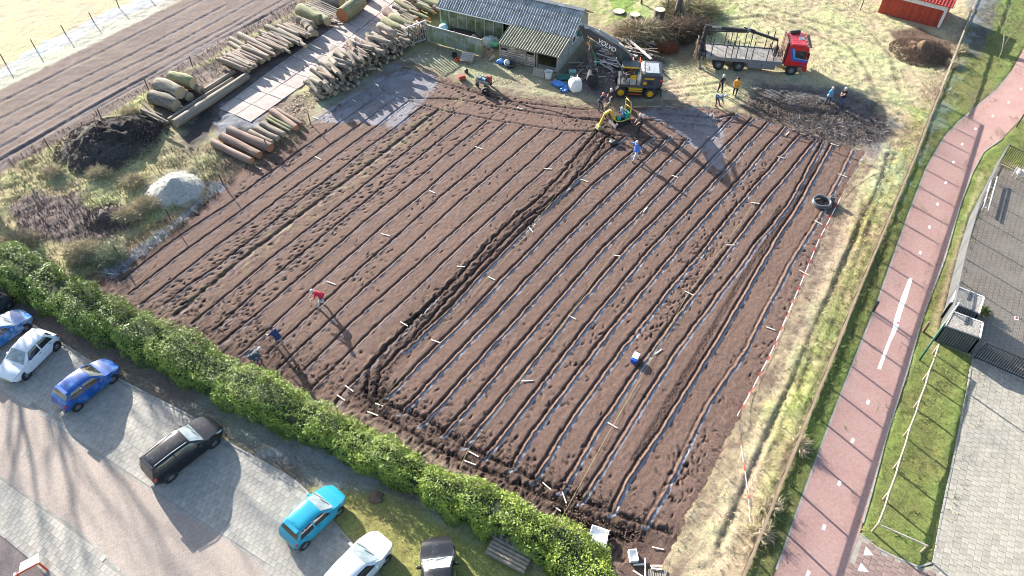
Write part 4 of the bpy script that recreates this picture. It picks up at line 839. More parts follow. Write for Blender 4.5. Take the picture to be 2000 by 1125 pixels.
    if spoiler: sp=MB(); p=P(rf_e+.02,10); sp.box((p.x-.05,0,p.z+.0),(.22,Wd*.62,.035)); sp.build('roof_spoiler',paint,root,bevel=.012)
    an=MB(); p=P(rf_e-.2,10); an.tube([p,p+Vector((-.14,0,.16))],.008,5); an.build('aerial',M_blackp,root)
    return root
def paint(n,c,frost=None,rough=.28): return mat(n,c,rough,var=.05,vs=1,coat=.35,spec=.35,frost=frost)
hatch=dict(ws_b=.95,ws_t=1.62,rf_e=3.05,tail=3.42,belt=.92,hood=.9,nose=.66,tailh=1.02)
P_white=paint('white_paintwork',(.62,.66,.70)); P_blue=paint('blue_paintwork',(.008,.07,.30),frost=((.2,.36,.6),1.1,.5,.85)); P_teal=paint('turquoise_paintwork',(.02,.27,.40)); P_black=paint('black_paintwork',(.012,.013,.016),frost=((.12,.12,.14),3,.55,.85)); P_lblue=paint('bright_blue_paintwork',(.03,.16,.42),frost=((.5,.6,.7),1.0,.5,.75)); P_dark=paint('dark_grey_paintwork',(.05,.052,.06))
car('blue hatchback with its nose to the hedge, second car from the black estate',(142,788),(213,733),3.75,1.66,1.48,hatch,P_blue,name='blue_hatchback')
car('black estate car with frosted roof and roof rails parked alone in the bay',(317,924),(411,851),4.4,1.80,1.62,dict(ws_b=1.15,ws_t=1.85,rf_e=4.0,tail=4.28,belt=1.0,hood=1.0,nose=.74,tailh=1.08,fw=.85,rw=.8),P_black,roofrails=True,glass=M_glassf,name='black_estate_car',wheelr=.34)
car('small turquoise hatchback parked half on the lawn',(572,1060),(660,975),3.55,1.62,1.48,dict(ws_b=.85,ws_t=1.55,rf_e=2.95,tail=3.28,belt=.92,hood=.92,nose=.68,tailh=1.0,rw=.5),P_teal,glass=M_glassf,name='turquoise_hatchback')
car('white compact car parked between the turquoise hatchback and the black car on the lawn',(650,1172),(748,1066),3.95,1.70,1.50,hatch|dict(rf_e=3.2,tail=3.6,ws_b=1.0,ws_t=1.75),P_white,glass=M_glassf,name='white_compact_car')
car('white rounded hatchback facing the viewer at the left edge of the bay',(108,664),(22,748),3.75,1.68,1.52,hatch,P_white,glass=M_glassf,name='white_hatchback')
car('bright blue car with frosted bonnet half outside the picture at the left',(-42,695),(52,630),4.0,1.70,1.46,hatch|dict(ws_b=1.05,ws_t=1.8,rf_e=3.2,tail=3.65),P_lblue,glass=M_glassf,name='bright_blue_car')
car('dark grey car under the hedge with only its tail in view',(10,592),(-75,660),4.1,1.72,1.48,hatch|dict(rf_e=3.3,tail=3.7),P_dark,name='dark_grey_car')
car('black car standing on the lawn with frosted windscreen facing the hedge',(862,1205),(856,1078),4.25,1.76,1.46,dict(ws_b=1.2,ws_t=1.95,rf_e=3.2,tail=3.8,belt=.92,hood=.92,nose=.68,tailh=1.0,fw=.85,rw=.8),P_black,glass=M_glassf,name='black_lawn_car',wheelr=.33)
# ================================================================== PEOPLE
M_skin=mat('skin',(.45,.26,.19),.6,var=.05); M_hair=mat('grey_hair',(.5,.5,.5),.9,var=.2,vs=20); M_darkhair=mat('dark_hair',(.04,.03,.025),.9); M_shoe=mat('boots',(.04,.035,.03),.8); M_string=mat('cord',(.6,.62,.3),.8,var=.05); M_stringw=mat('white_cord',(.75,.74,.7),.8,var=.05)
_cl={}
def cloth(c,nm='cloth'):
    k=tuple(c)
    if k not in _cl: _cl[k]=mat(nm,c,.85,var=.25,vs=9,bump=.01,bs=12)
    return _cl[k]
def person(label,px,rz,top,leg,lean=0,hip=None,armL=None,armR=None,hair='grey',cap=None,crouch=0,stride=.12,sit=False,loc=None,h=1.82,twist=0,group=None,head=0):
    """stands at the image point px, facing rz degrees; +x is forward. armL / armR: wrist offsets from the shoulder"""
    k=h/1.75; x0,y0=(G(*px) if loc is None else loc[:2]); z0=0 if loc is None else loc[2]
    root=empty('person',(x0,y0,z0),R(rz),label,'person',group)
    ln=R(lean); hz=.93-crouch; pel=Vector((-.25*math.sin(ln)-crouch*.3,0,hz)) 
    if sit: pel=Vector((0,0,.5))
    def up(d,s=0,f=0): return pel+Vector((math.sin(ln)*d+math.cos(ln)*f,s,math.cos(ln)*d-math.sin(ln)*f))
    ch=up(.38); sh=up(.50); nk=up(.58); hd_l=ln*.6+R(head); hdp=nk+Vector((math.sin(hd_l)*.16+.03,0,math.cos(hd_l)*.16)); hdt=nk+Vector((math.sin(hd_l)*.25+.03,0,math.cos(hd_l)*.25))
    V=[pel,up(.2),ch,sh,nk,hdp,hdt];Rd=[(.155,.13),(.14,.12),(.17,.13),(.13,.11),(.06,.06),(.088,.098),(.06,.065)];E_=[(0,1),(1,2),(2,3),(3,4),(4,5),(5,6)];K=['leg','top','top','top','skin','skin','skin']
    wr=[]
    for s in (1,-1):
        st=stride*s
        hp=pel+Vector((0,.10*s,-.05)); ank=Vector((st-crouch*.1,.13*s,.09)); kn=(hp+ank)/2+Vector((.05+crouch*.75,.03*s,.03))
        if sit: kn=Vector((.42,.14*s,.48)); ank=Vector((.50,.14*s,.08))
        toe=ank+Vector((.17,.02*s,-.04)); i=len(V); V+=[hp,kn,ank,toe]; Rd+=[(.095,.10),(.062,.066),(.045,.05),(.045,.035)]; K+=['leg','leg','leg','shoe']; E_+=[(0,i),(i,i+1),(i+1,i+2),(i+2,i+3)]
        so_=sh+Vector((0,.19*s,-.01)); w_=(armL if s>0 else armR); w_=Vector(w_) if w_ else Vector((.06,.06*s,-.54)); wrp=so_+w_; el=(so_+wrp)/2+Vector((-.04,.05*s,-.05)) if w_.length>.35 else (so_+wrp)/2+Vector((-.1,.08*s,-.14))
        i=len(V); V+=[so_,el,wrp,wrp+(wrp-el).normalized()*.08]; Rd+=[(.065,.07),(.05,.05),(.034,.036),(.036,.022)]; K+=['top','top','skin','skin']; E_+=[(3,i),(i,i+1),(i+1,i+2),(i+2,i+3)]; wr.append((wrp,(wrp-el).normalized(),s))
    me=bpy.data.meshes.new('body'); me.from_pydata([v*k for v in V],E_,[]); tmp=bpy.data.objects.new('tmp_body',me); COL.objects.link(tmp)
    md=tmp.modifiers.new('s','SKIN'); md.use_smooth_shade=True
    for i,r_ in enumerate(Rd): me.skin_vertices[0].data[i].radius=(r_[0]*k*(1.22 if K[i]!='skin' else 1.12),r_[1]*k*(1.22 if K[i]!='skin' else 1.12))
    me.skin_vertices[0].data[0].use_root=True
    sb=tmp.modifiers.new('u','SUBSURF'); sb.levels=1; sb.render_levels=1
    dg=bpy.context.evaluated_depsgraph_get(); ev=tmp.evaluated_get(dg); m2=bpy.data.meshes.new_from_object(ev); bpy.data.objects.remove(tmp)
    vs=[tuple(v.co) for v in m2.vertices]; fs=[tuple(p.vertices) for p in m2.polygons]; mm=MB(); mi={'top':0,'leg':1,'skin':2,'shoe':3}
    J=[v*k for v in V]
    for f in fs:
        c=sum((Vector(vs[i]) for i in f),Vector())/len(f); best=min(((c-(J[a]+(J[b]-J[a])*max(0,min(1,(c-J[a]).dot(J[b]-J[a])/max((J[b]-J[a]).length_squared,1e-9))))).length,max(a,b)) for a,b in E_)
        mm.m.append(mi[K[best[1]]]); mm.f.append(f)
    mm.v=vs; mm.mat(2)
    for wrp,d,s in wr:   # fingers and thumb
        b=(wrp+d*.06)*k; side=d.cross(Vector((0,0,1))); side=side.normalized() if side.length>.1 else Vector((1,0,0)); dn=d.cross(side)
        for q,l in ((-.026,.066),(-.009,.078),(.009,.074),(.025,.058)): mm.tube([b+side*q*k,b+side*q*k+d*l*.55*k,b+side*q*k+d*l*k+dn*.02*k],[.011*k,.010*k,.008*k],5)
        mm.tube([b-d*.03*k+side*.03*k*s,b+side*.055*k*s+d*.02*k],[.012*k,.009*k],5)
    hx=hdp*k   # nose, ears, eyes, mouth
    fw=Vector((math.cos(hd_l),0,-math.sin(hd_l))); upv=Vector((math.sin(hd_l),0,math.cos(hd_l)))
    mm.tube([hx+fw*.085*k+upv*.03*k,hx+fw*.112*k-upv*.005*k],[.008*k,.016*k],5)
    for s in (1,-1): mm.box(hx+Vector((0,.088*s*k,.01*k)),(.04*k,.018*k,.06*k)); 
    mm.mat(3)
    for s in (1,-1): mm.box(hx+fw*.09*k+upv*.035*k+Vector((0,.03*s*k,0)),(.012*k,.02*k,.012*k))
    mm.box(hx+fw*.088*k-upv*.04*k,(.012*k,.045*k,.01*k)); mm.mat(0)
    mm.build('body',[cloth(top),cloth(leg),M_skin,M_shoe],root,smooth=True); bpy.data.meshes.remove(m2)
    # hair / cap
    hm=MB(); Mx=Matrix.Rotation(hd_l-R(18 if not cap else 4),3,'Y'); rr_=.122*k; prof=[(rr_*math.cos(a),rr_*math.sin(a)*1.12) for a in np.linspace(-.25,1.5,7)]; 
    hm.lathe(prof,12,c=hx+upv*.02*k-fw*.012*k,M=Mx,caps=True)
    if cap: hm.box(hx+fw*.13*k+upv*.035*k,(.1*k,.15*k,.02*k),M=Mx)
    hm.build('cap' if cap else 'hair',cloth(cap) if cap else (M_hair if hair=='grey' else M_darkhair),root,smooth=True)
    # jacket hem and collar
    jm=MB(); 
    lo=up(-.06);hi=up(.1); jm.tube([lo*k,hi*k],[.235*k,.205*k],12,caps=False); jm.build('jacket_hem',cloth(top),root,smooth=True)
    cm=MB(); cm.tube([up(.53)*k,up(.59)*k],[.125*k,.1*k],10,caps=False); cm.build('collar',cloth(top),root,smooth=True)
    return root
navy=(.012,.016,.04); black=(.014,.014,.018); jean=(.05,.09,.18); dk=(.02,.02,.026)
person('person in a red jacket and pale jeans stooping over the rows',(628,597),200,(.55,.02,.06),(.33,.42,.5),lean=42,armL=(.36,-.05,-.38),armR=(.40,.05,-.36),stride=.20,hair='grey')
person('person in a navy jumper and beige trousers leaning over near the hedge',(547,676),150,(.02,.035,.12),(.25,.23,.22),lean=28,armL=(.4,.05,-.3),armR=(.42,0,-.28),hair='dark',stride=.15)
person('person in a grey blue coat crouching beside the hedge',(505,707),30,(.06,.085,.12),(.05,.09,.17),lean=62,crouch=.28,armL=(.38,.05,-.35),armR=(.38,0,-.35),stride=.1)
person('person in a bright blue coat and pale trousers striding over the rows with arms out',(1240,312),215,(.08,.2,.62),(.42,.46,.52),lean=6,armL=(.10,.48,-.18),armR=(.30,-.42,.08),stride=.3)
person('grey haired person in dark clothes standing alone beside the small digger',(1247,259),200,dk,black,lean=8,armL=(.28,.0,-.36),armR=(.3,.02,-.38))
person('person in a salmon cap and navy jacket left of the small digger',(1172,216),-35,(.02,.025,.05),(.05,.06,.09),lean=16,cap=(.6,.17,.12),armL=(.15,0,-.5),armR=(.2,.05,-.45))
person('person in black with a pale cap standing behind the small digger bucket arm',(1192,208),215,black,black,lean=10,hair='grey',armL=(.25,0,-.4),armR=(.25,0,-.4))
person('person in an olive brown jacket bending in front of the small digger group',(1185,229),-40,(.12,.10,.07),(.05,.045,.04),lean=24,cap=(.08,.08,.08),armL=(.2,0,-.45),armR=(.3,.05,-.4))
person('person in dark clothes standing left of the one in the yellow jacket',(1405,181),-60,(.014,.018,.03),black,lean=8,armL=(.2,0,-.45),armR=(.15,0,-.5))
person('person in a yellow orange jacket and black cap looking down',(1434,187),-120,(.62,.27,.03),dk,lean=4,cap=(.02,.02,.02),armL=(.08,.05,-.5),armR=(.08,-.05,-.5),h=1.85)
person('person in a grey jacket bending far down at the barrier tape',(1401,208),-20,(.10,.13,.2),(.1,.07,.06),lean=78,armL=(.12,0,-.5),armR=(.2,0,-.48),stride=.15)
person('person in a light blue jacket standing on the frosty patch',(1615,203),-60,(.05,.30,.62),(.03,.035,.05),lean=3,armL=(.15,-.05,-.45),armR=(.12,.05,-.48),h=1.68)
person('person in a dark jacket and blue jeans looking at papers on the frosty patch',(1641,206),-150,(.012,.015,.025),(.04,.09,.2),lean=8,armL=(.30,-.12,-.28),armR=(.30,.12,-.28),stride=.2,h=1.8)
# ================================================================== MINI DIGGER with its driver
M_yel=mat('yellow_steel',(.62,.42,.03),.5,var=.15,vs=4,c2=(.35,.27,.1),cs=3,cth=.62,cw=.08); M_dsteel=mat('dark_steel',(.03,.032,.036),.5,var=.3,vs=5,metal=.2); M_teal=mat('teal_plastic',(.0,.28,.24),.45); M_steel=mat('bright_steel',(.5,.5,.52),.35,metal=.8); M_rust=mat('rusty_steel',(.16,.10,.07),.85,var=.4,vs=6,bump=.01)
def track_loop(mb,cx,cy,L_,r,w_):
    n=26
    P=[]
    for i in range(n):
        t=i/n; per=2*L_+2*math.pi*r; s=t*per
        if s<L_: P.append((cx-L_/2+s,2*r))
        elif s<L_+math.pi*r: a=(s-L_)/r; P.append((cx+L_/2+math.sin(a)*r,r+math.cos(a)*r))
        elif s<2*L_+math.pi*r: P.append((cx+L_/2-(s-L_-math.pi*r),0))
        else: a=(s-2*L_-math.pi*r)/r; P.append((cx-L_/2-math.sin(a)*r,r-math.cos(a)*r))
    for i in range(n):
        a=P[i];b=P[(i+1)%n]; mb.bar((a[0],cy,a[1]),(b[0],cy,b[1]),w_,.05,up=(0,1,0)) if 0 else mb.box(((a[0]+b[0])/2,cy,(a[1]+b[1])/2),(math.hypot(b[0]-a[0],b[1]-a[1])*.96,w_,.055),M=Matrix.Rotation(-math.atan2(b[1]-a[1],b[0]-a[0]),3,'Y'))
    mb.box((cx,cy,r),(L_,w_*.7,r*1.3))
x_,y_=G(1212,240); md=empty('mini_digger',(x_,y_,0),R(208),'yellow and teal mini digger with roll bar digging at the head of the wide trench','digger')
for s in (1,-1): t=MB(); track_loop(t,0,.38*s,1.05,.17,.24); t.build('track',M_blackp,md)
MB().box((0,0,.3),(.9,.55,.16)).box((-.05,0,.45),(1.15,.85,.14)).build('chassis',M_dsteel,md,bevel=.03)
MB().box((.86,0,.18),(.05,1.1,.26),M=Matrix.Rotation(R(-12),3,'Y')).bar((.4,.25,.2),(.84,.25,.18),.06).bar((.4,-.25,.2),(.84,-.25,.18),.06).build('dozer_blade',M_steel,md)
MB().box((-.42,0,.78),(.55,.85,.52),taper=.86).build('engine_hood',M_teal,md,bevel=.06); MB().box((-.1,0,.62),(.42,.5,.14)).box((-.34,0,.95),(.12,.48,.5)).build('seat',M_blackp,md,bevel=.04)
MB().box((.36,.18,.68),(.28,.32,.42),taper=.8).build('console',M_teal,md,bevel=.05)
rb=MB(); rb.tube([(-.6,.42,.5),(-.62,.42,1.5),(-.55,.36,2.08),(-.55,-.36,2.08),(-.62,-.42,1.5),(-.6,-.42,.5)],.045,8); rb.tube([(-.62,.42,1.5),(-.62,-.42,1.5)],.035,8); rb.build('roll_bar',M_yel,md,smooth=True)
rb=MB(); rb.tube([(-.6,.44,.52),(.3,.44,.50),(.62,.3,.5),(.62,-.3,.5),(.3,-.44,.50),(-.6,-.44,.52)],.05,8); rb.build('deck_rail',M_yel,md,smooth=True)
am=MB(); am.bar((.6,-.1,.5),(1.15,-.1,1.55),.17,.2); am.bar((1.15,-.1,1.55),(1.75,-.1,1.35),.15,.19); am.build('boom',M_yel,md,bevel=.02)
am=MB(); am.bar((1.7,-.1,1.42),(2.15,-.1,.42),.13,.17); am.build('dipper_arm',M_yel,md,bevel=.02); am=MB(); am.tube([(.75,-.1,1.0),(1.35,-.1,1.62)],.035,8); am.tube([(1.3,-.1,1.72),(1.85,-.1,1.5)],.03,8); am.build('hydraulic_ram',M_steel,md)
am=MB(); am.extr([(2.0,.46),(2.32,.42),(2.42,.1),(2.22,-.10),(1.98,-.02)],-.32,.12); am.build('bucket',mat('worn_bucket',(.3,.27,.12),.7,var=.3),md,bevel=.02)
mx=Matrix.Rotation(R(208),2); p_=mx@Vector((-.12,0)); person('driver in a grey blue hooded jacket seated on the small digger',None,208,(.16,.22,.34),(.12,.15,.2),lean=12,sit=True,loc=(x_+p_.x,y_+p_.y,.18),armL=(.36,.0,-.3),armR=(.36,0,-.3))
# ================================================================== WHEELED EXCAVATOR
def frame_at(a,ang_):
    return a
M_vgrey=mat('machine_grey',(.05,.055,.065),.4,var=.15,vs=3,coat=.3); M_vyel=mat('machine_yellow',(.62,.36,.02),.4,var=.1,coat=.3); M_vlight=mat('machine_light_grey',(.28,.3,.32),.45,var=.15); M_ored=mat('orange_red_paint',(.6,.08,.03),.5)
ex=empty('wheeled_excavator',(12.33,56.04,0),R(174.46),'dark grey and yellow wheeled excavator with raised boom beside the shed','excavator')
# local: x towards the boom, y towards the viewer is negative side -> flip so +y is away from the viewer
S_=-1   # y of far side is negative in this frame (rotation 174): near side y=0, far side y=-2.4
def bigwheel(parent,c,r,w_,side,rimm,hub=.55,nm='wheel'):
    e=empty(nm,c,parent=parent); M=Matrix.Rotation(R(90)*-side,3,'X')
    t=MB(); t.lathe([(r*hub,-w_/2),(r*.9,-w_/2),(r,-w_/2+.05),(r,w_/2-.05),(r*.92,w_/2),(r*hub*1.05,w_/2-.02)],24,M=M)
    for k in range(20):
        a=2*math.pi*k/20
        for q in (-1,1): t.box(M@Vector((r*math.cos(a+q*.07),r*math.sin(a+q*.07),q*w_*.25)),(.07,.07,.07),M=Matrix.Identity(3))
    t.build('tyre',M_tyre,e,smooth=True,autos=40)
    m=MB(); m.lathe([(r*hub*1.05,w_/2-.03),(r*hub*.95,w_/2-.02),(r*hub*.85,w_/2-.12),(r*.32,w_/2-.1),(r*.28,w_/2-.02),(.001,w_/2)],20,M=M); m.build('rim',rimm,e,smooth=True,autos=40)
    return e
for wx in (0,2.62):
    for yy,sd in ((-.15,1),(-2.25,-1)): bigwheel(ex,(wx,yy,.52),.52,.5,sd,M_vyel)
MB().box((1.3,-1.2,.72),(3.2,1.0,.42)).box((1.3,-.45,.62),(1.25,.7,.5)).box((1.3,-1.95,.62),(1.25,.7,.5)).build('undercarriage',M_dsteel,ex,bevel=.03)
MB().box((1.35,-.02,.98),(1.22,.34,.10)).box((1.35,-.0,.72),(1.2,.03,.12)).build('step_box',M_vyel,ex,bevel=.01); MB().box((1.35,.02,.42),(1.25,.08,.05)).build('step_bar',M_ored,ex)
MB().box((-.95,-1.2,.5),(.12,2.3,.62),M=Matrix.Rotation(R(14),3,'Y')).bar((-.2,-.8,.6),(-.9,-.8,.5),.12).bar((-.2,-1.6,.6),(-.9,-1.6,.5),.12).build('dozer_blade',M_dsteel,ex,bevel=.02)
up_=empty('upper_body',(1.0,-1.2,1.0),parent=ex)
MB().box((.2,0,.12),(3.3,2.3,.26)).build('deck',M_vgrey,up_,bevel=.04)
hd=MB(); hd.extr([(-1.95,.2),(-1.95,1.15),(-1.7,1.38),(-.3,1.42),(-.05,1.2),(-.05,.2)],-1.18,1.18); hd.build('engine_hood',M_vgrey,up_,bevel=.08)
MB().box((-1.0,.12,1.43),(1.15,1.7,.06)).box((-1.0,.12,1.465),(.02,1.7,.02)).build('hood_cover',M_vlight,up_,bevel=.02)
MB().box((-.75,1.19,.98),(.85,.02,.13)).box((-.42,1.19,.52),(.28,.02,.22)).build('side_stripe',M_vyel,up_); MB().box((-.85,1.195,.62),(.5,.02,.35)).build('side_grille',M_dsteel,up_)
MB().box((-1.96,.7,.8),(.03,.3,.4)).box((-1.8,1.19,.85),(.22,.02,.22)).build('rear_reflector',M_ored,up_)
# cab (near side, front)
cb=MB()
for a,b in (((.35,1.12),(.35,.15)),((1.75,1.12),(1.75,.15)),((.95,1.12),(.95,1.12))):
    for q in {a,b}: cb.bar((q[0],q[1],.25),(q[0]-(.12 if q[0]>1.5 else 0),q[1]-.05,1.92),.07)
for z in (.25,1.0): cb.bar((.35,1.13,z),(1.75,1.13,z),.06); cb.bar((1.75,1.13,z),(1.75,.15,z),.06)
cb.bar((.35,1.08,1.92),(1.63,1.08,1.92),.07); cb.bar((1.63,1.08,1.92),(1.63,.12,1.92),.07); cb.bar((.35,.12,1.92),(.35,1.08,1.92),.07)
cb.build('cab_frame',M_dsteel,up_)
gl=mat('cab_glass',(.05,.08,.07),.08,var=0,alpha=.35); MB().box((.66,1.11,1.45),(.55,.015,.85)).box((1.70,.62,1.45),(.015,.9,.85)).box((.36,.62,1.45),(.015,.9,.85)).build('cab_window',gl,up_)
MB().box((.66,1.13,.62),(.56,.03,.72)).build('cab_door',M_vlight,up_,bevel=.01); MB().extr([(.4,.72),(.93,.95),(.93,1.2),(.4,1.28)],1.14,1.16).build('door_stripe',M_vyel,up_)
MB().box((.98,.6,1.98),(1.5,1.1,.1)).build('cab_roof',mat('dusty_roof',(.09,.1,.09),.8,var=.3),up_,bevel=.03); MB().box((.98,1.17,1.97),(1.35,.05,.12)).build('roof_stripe',M_vyel,up_)
MB().box((.7,.6,.55),(.5,.5,.5)).box((.45,.6,.95),(.12,.5,.7)).build('operator_seat',M_blackp,up_,bevel=.04)
MB().box((1.45,.35,.75),(.3,.3,.12)).tube([(1.45,.7,.3),(1.4,.75,.95)],.02,6).build('steering_column',M_blackp,up_)
# red handrail on the far side
hr=MB(); 
for q in (-.9,-.3): hr.tube([(.1,q,1.35),(.1,q,1.85)],.025,6); hr.tube([(.7,q,1.3),(.7,q,1.8)],.025,6)
for z in (1.6,1.85): hr.tube([(.1,-.9,z),(.1,-.3,z),(.7,-.3,z-.05),(.7,-.9,z-.05)],.025,6)
hr.build('handrail',M_ored,up_)
# boom: in excavator frame, y=-1.3
by=-.30   # relative to upper body origin (y -1.2)
def rel(x,z): return (x-1.0,by,z-1.0)
bm_=MB(); prof=[(1.6,1.6),(1.6,2.4),(1.95,3.3),(2.7,4.0),(5.9,5.7),(6.35,5.7),(6.3,5.3),(4.2,3.95),(3.1,3.05),(2.4,1.7)]
bm_.extr([(x-1.0,z-1.0) for x,z in prof],by-.24,by+.24); bm_.build('boom',M_vgrey,up_,bevel=.03)
ar=MB(); ar.extr([(x-1.0,z-1.0) for x,z in [(6.8,5.95),(6.35,5.9),(5.5,3.8),(5.0,1.55),(5.3,1.45),(5.95,3.7),(6.55,5.5)]],by-.14,by+.14); ar.build('dipper_arm',M_vgrey,up_,bevel=.03)
rm=MB(); rm.tube([rel(3.2,4.5),rel(5.0,5.5)],.11,10); rm.tube([rel(5.0,5.5),rel(6.6,6.05)],.06,10); rm.build('hydraulic_ram',M_vlight,up_,smooth=True,autos=50)
rm=MB(); 
for q in (.26,-.26): rm.tube([(1.0,by+q,.6),(2.2,by+q,2.2)],.10,10); rm.tube([(2.2,by+q,2.2),(2.55,by+q,2.75)],.06,10)
rm.build('boom_cylinder',M_dsteel,up_,smooth=True,autos=50)
rm=MB(); rm.tube([rel(6.05,4.9),rel(5.55,2.9)],.075,8); rm.tube([rel(5.55,2.9),rel(5.35,1.8)],.045,8); rm.build('bucket_cylinder',M_dsteel,up_,smooth=True,autos=50)
hs=MB(); hs.tube([rel(5.9,4.2),rel(5.3,3.4),rel(4.95,2.5),rel(5.2,1.5)],.035,8); hs.build('green_hose',mat('green_hose',(.04,.3,.08),.5),up_,smooth=True)
hs=MB(); 
for q in (.08,.14): hs.tube([(4.7,by+q,4.3),(4.9,by+q+.05,3.2),(4.4,by+q,2.2),(4.2,by+q,1.0)],.022,6)
hs.build('hose',M_blackp,up_,smooth=True)
MB().box(rel(5.85,4.35),(.25,.36,.3)).build('work_lamp',M_vyel,up_,bevel=.03); MB().box((4.72,by+.17,2.95),(.14,.02,.5)).build('warning_plate',mat('pink_white_plate',(.7,.35,.4),.6),up_)
bk=MB(); bk.extr([(x-1.0,z-1.0) for x,z in [(4.75,1.5),(5.55,1.45),(5.75,.9),(5.5,.32),(4.95,.2),(4.65,.45)]],by-.5,by+.5)
for k in range(5): bk.box((3.62,by-.4+k*.2,-.62),(.16,.07,.06))
bk.build('bucket',M_dsteel,up_,bevel=.03); MB().box(rel(5.1,1.6),(.5,.42,.35)).build('quick_coupler',M_dsteel,up_,bevel=.03)
def text(s,parent,loc,rot,size,m,name='lettering',ext=.006,bold=0.02,align='CENTER'):
    c=bpy.data.curves.new(name,'FONT'); c.body=s; c.size=size; c.extrude=ext; c.offset=bold*size; c.align_x=align; c.align_y='CENTER'
    t=bpy.data.objects.new('t',c); COL.objects.link(t); dg=bpy.context.evaluated_depsgraph_get(); me=bpy.data.meshes.new_from_object(t.evaluated_get(dg)); bpy.data.objects.remove(t)
    me.materials.clear(); me.materials.append(m); o=bpy.data.objects.new(name,me); COL.objects.link(o); o.parent=parent; o.location=loc; o.rotation_euler=rot; return o
M_white=mat('white_lettering',(.8,.8,.8),.6,var=0)
# the boom's near face looks along +y of the machine; text reads down to the right for the viewer
text('VOLVO',up_,(3.2,by+.25,3.25),(R(90),R(29),R(180)),.55,M_white)
p2=Matrix.Rotation(R(174.46),2)@Vector((1.0+.75,-1.2+.6)); person('driver in an orange red jacket sitting in the excavator cab',None,174,(.6,.07,.04),(.05,.06,.1),sit=True,loc=(12.33+p2.x,56.04+p2.y,1.35),lean=10,armL=(.35,0,-.3),armR=(.35,0,-.3))
# ================================================================== TIMBER TRUCK
M_tred=mat('truck_red',(.55,.015,.02),.35,var=.06,coat=.6); M_tblue=mat('truck_blue_stripe',(.03,.1,.45),.4,var=.05); M_tlblue=mat('truck_light_stripe',(.12,.32,.6),.4,var=.05); M_bed=mat('load_bed',(.19,.18,.17),.8,var=.35,vs=2,c2=(.27,.25,.23),cs=1.5,bump=.004,bs=20); M_tgrey=mat('truck_grey',(.16,.165,.17),.5,var=.2)
tr=empty('timber_truck',(19.40,60.98,0),R(-9.3),'red six wheeled timber lorry with stakes and a black loading crane','truck')
# x forward, y=0 near side, +2.5 far side
for wx,yy,sd in ((0,.16,-1),(1.85,.16,-1),(6.65,.16,-1),(0,2.34,1),(1.85,2.34,1),(6.65,2.34,1)): bigwheel(tr,(wx,yy,.5),.5,.34 if wx>6 else .5,sd,M_tgrey,hub=.5)
MB().box((2.6,.85,.85),(8.6,.12,.28)).box((2.6,1.65,.85),(8.6,.12,.28)).box((0,1.25,.6),(.3,2.0,.2)).box((1.85,1.25,.6),(.3,2.0,.2)).box((6.65,1.25,.6),(.3,2.0,.2)).build('chassis',M_dsteel,tr)
bd=empty('load_bed',(0,0,0),parent=tr); b0=MB(); b0.box((2.2,1.25,1.14),(6.9,2.5,.12)).build('deck',M_bed,bd)
for i in range(13): MB().box((-1.0+i*.53,1.25,1.212),(.5,2.3,.024)).build('deck_plank',M_bed,bd)
MB().box((2.2,.02,1.12),(6.9,.06,.34)).box((2.2,2.48,1.12),(6.9,.06,.34)).build('side_rail',M_tgrey,bd)
MB().box((5.68,1.25,2.15),(.10,2.4,2.1)).build('headboard',mat('headboard',(.14,.1,.08),.85,var=.4,vs=4),bd)
for i in range(6): MB().box((5.61,.2+i*.42,2.2),(.04,.3,1.9)).build('headboard_slat',M_rust,bd)
for x in (-.85,.45,1.0,1.45,2.3,2.85,4.2,4.8):
    for y in (.1,2.4): st=MB(); st.bar((x,y,1.2),(x-.02,y,3.0),.075); st.build('stake',M_dsteel,bd)
for z,x in ((.85,4.2),(.85,2.9)): MB().box((x+.3,.14,z-.12),(1.25,.34,.55)).build('side_locker',M_tgrey,tr,bevel=.03)
MB().box((2.15,.14,.78),(.2,.3,.4)).build('fuel_cap_box',M_dsteel,tr)
M_mud=M_blackp
for wx in (0,1.85): 
    f=MB(); f.extr([(wx-.6,.5),(wx-.55,.95),(wx-.2,1.08),(wx+.2,1.08),(wx+.55,.95),(wx+.6,.5),(wx+.57,.5),(wx+.5,.9),(wx+.18,1.03),(wx-.18,1.03),(wx-.5,.9),(wx-.57,.5)],.02,.5); f.build('mudguard',M_blackp,tr)
cabt=empty('cab',(0,0,0),parent=tr); c0=MB()
c0.extr([(5.82,.95),(5.82,2.98),(6.1,3.12),(7.25,3.10),(7.62,2.9),(7.86,1.9),(7.90,.95)],.02,2.48); c0.build('cab_shell',M_tred,cabt,bevel=.08)
c0=MB(); c0.box((7.83,1.25,.68),(.3,2.4,.5)).build('bumper',M_tred,cabt,bevel=.05); MB().box((6.65,1.25,.98),(1.55,2.44,.22)).build('wheel_arch',M_blackp,cabt,bevel=.04)
MB().extr([(7.64,2.62),(7.78,2.72-.75),(7.80,1.95),(7.66,2.66)],.18,2.32).build('windscreen_edge',M_blackp,cabt)
ws=MB(); ws.quad((7.655,.16,2.8),(7.875,.16,1.92),(7.875,2.34,1.92),(7.655,2.34,2.8)); ws.build('windscreen',M_glass,cabt)
MB().box((7.74,1.25,2.9),(.22,2.3,.05),M=Matrix.Rotation(R(8),3,'Y')).build('sun_visor',M_blackp,cabt)
MB().box((7.05,.006,2.12),(.95,.03,.82)).build('side_window',M_glass,cabt,bevel=.02); MB().box((7.05,2.494,2.12),(.95,.03,.82)).build('side_window',M_glass,cabt,bevel=.02)
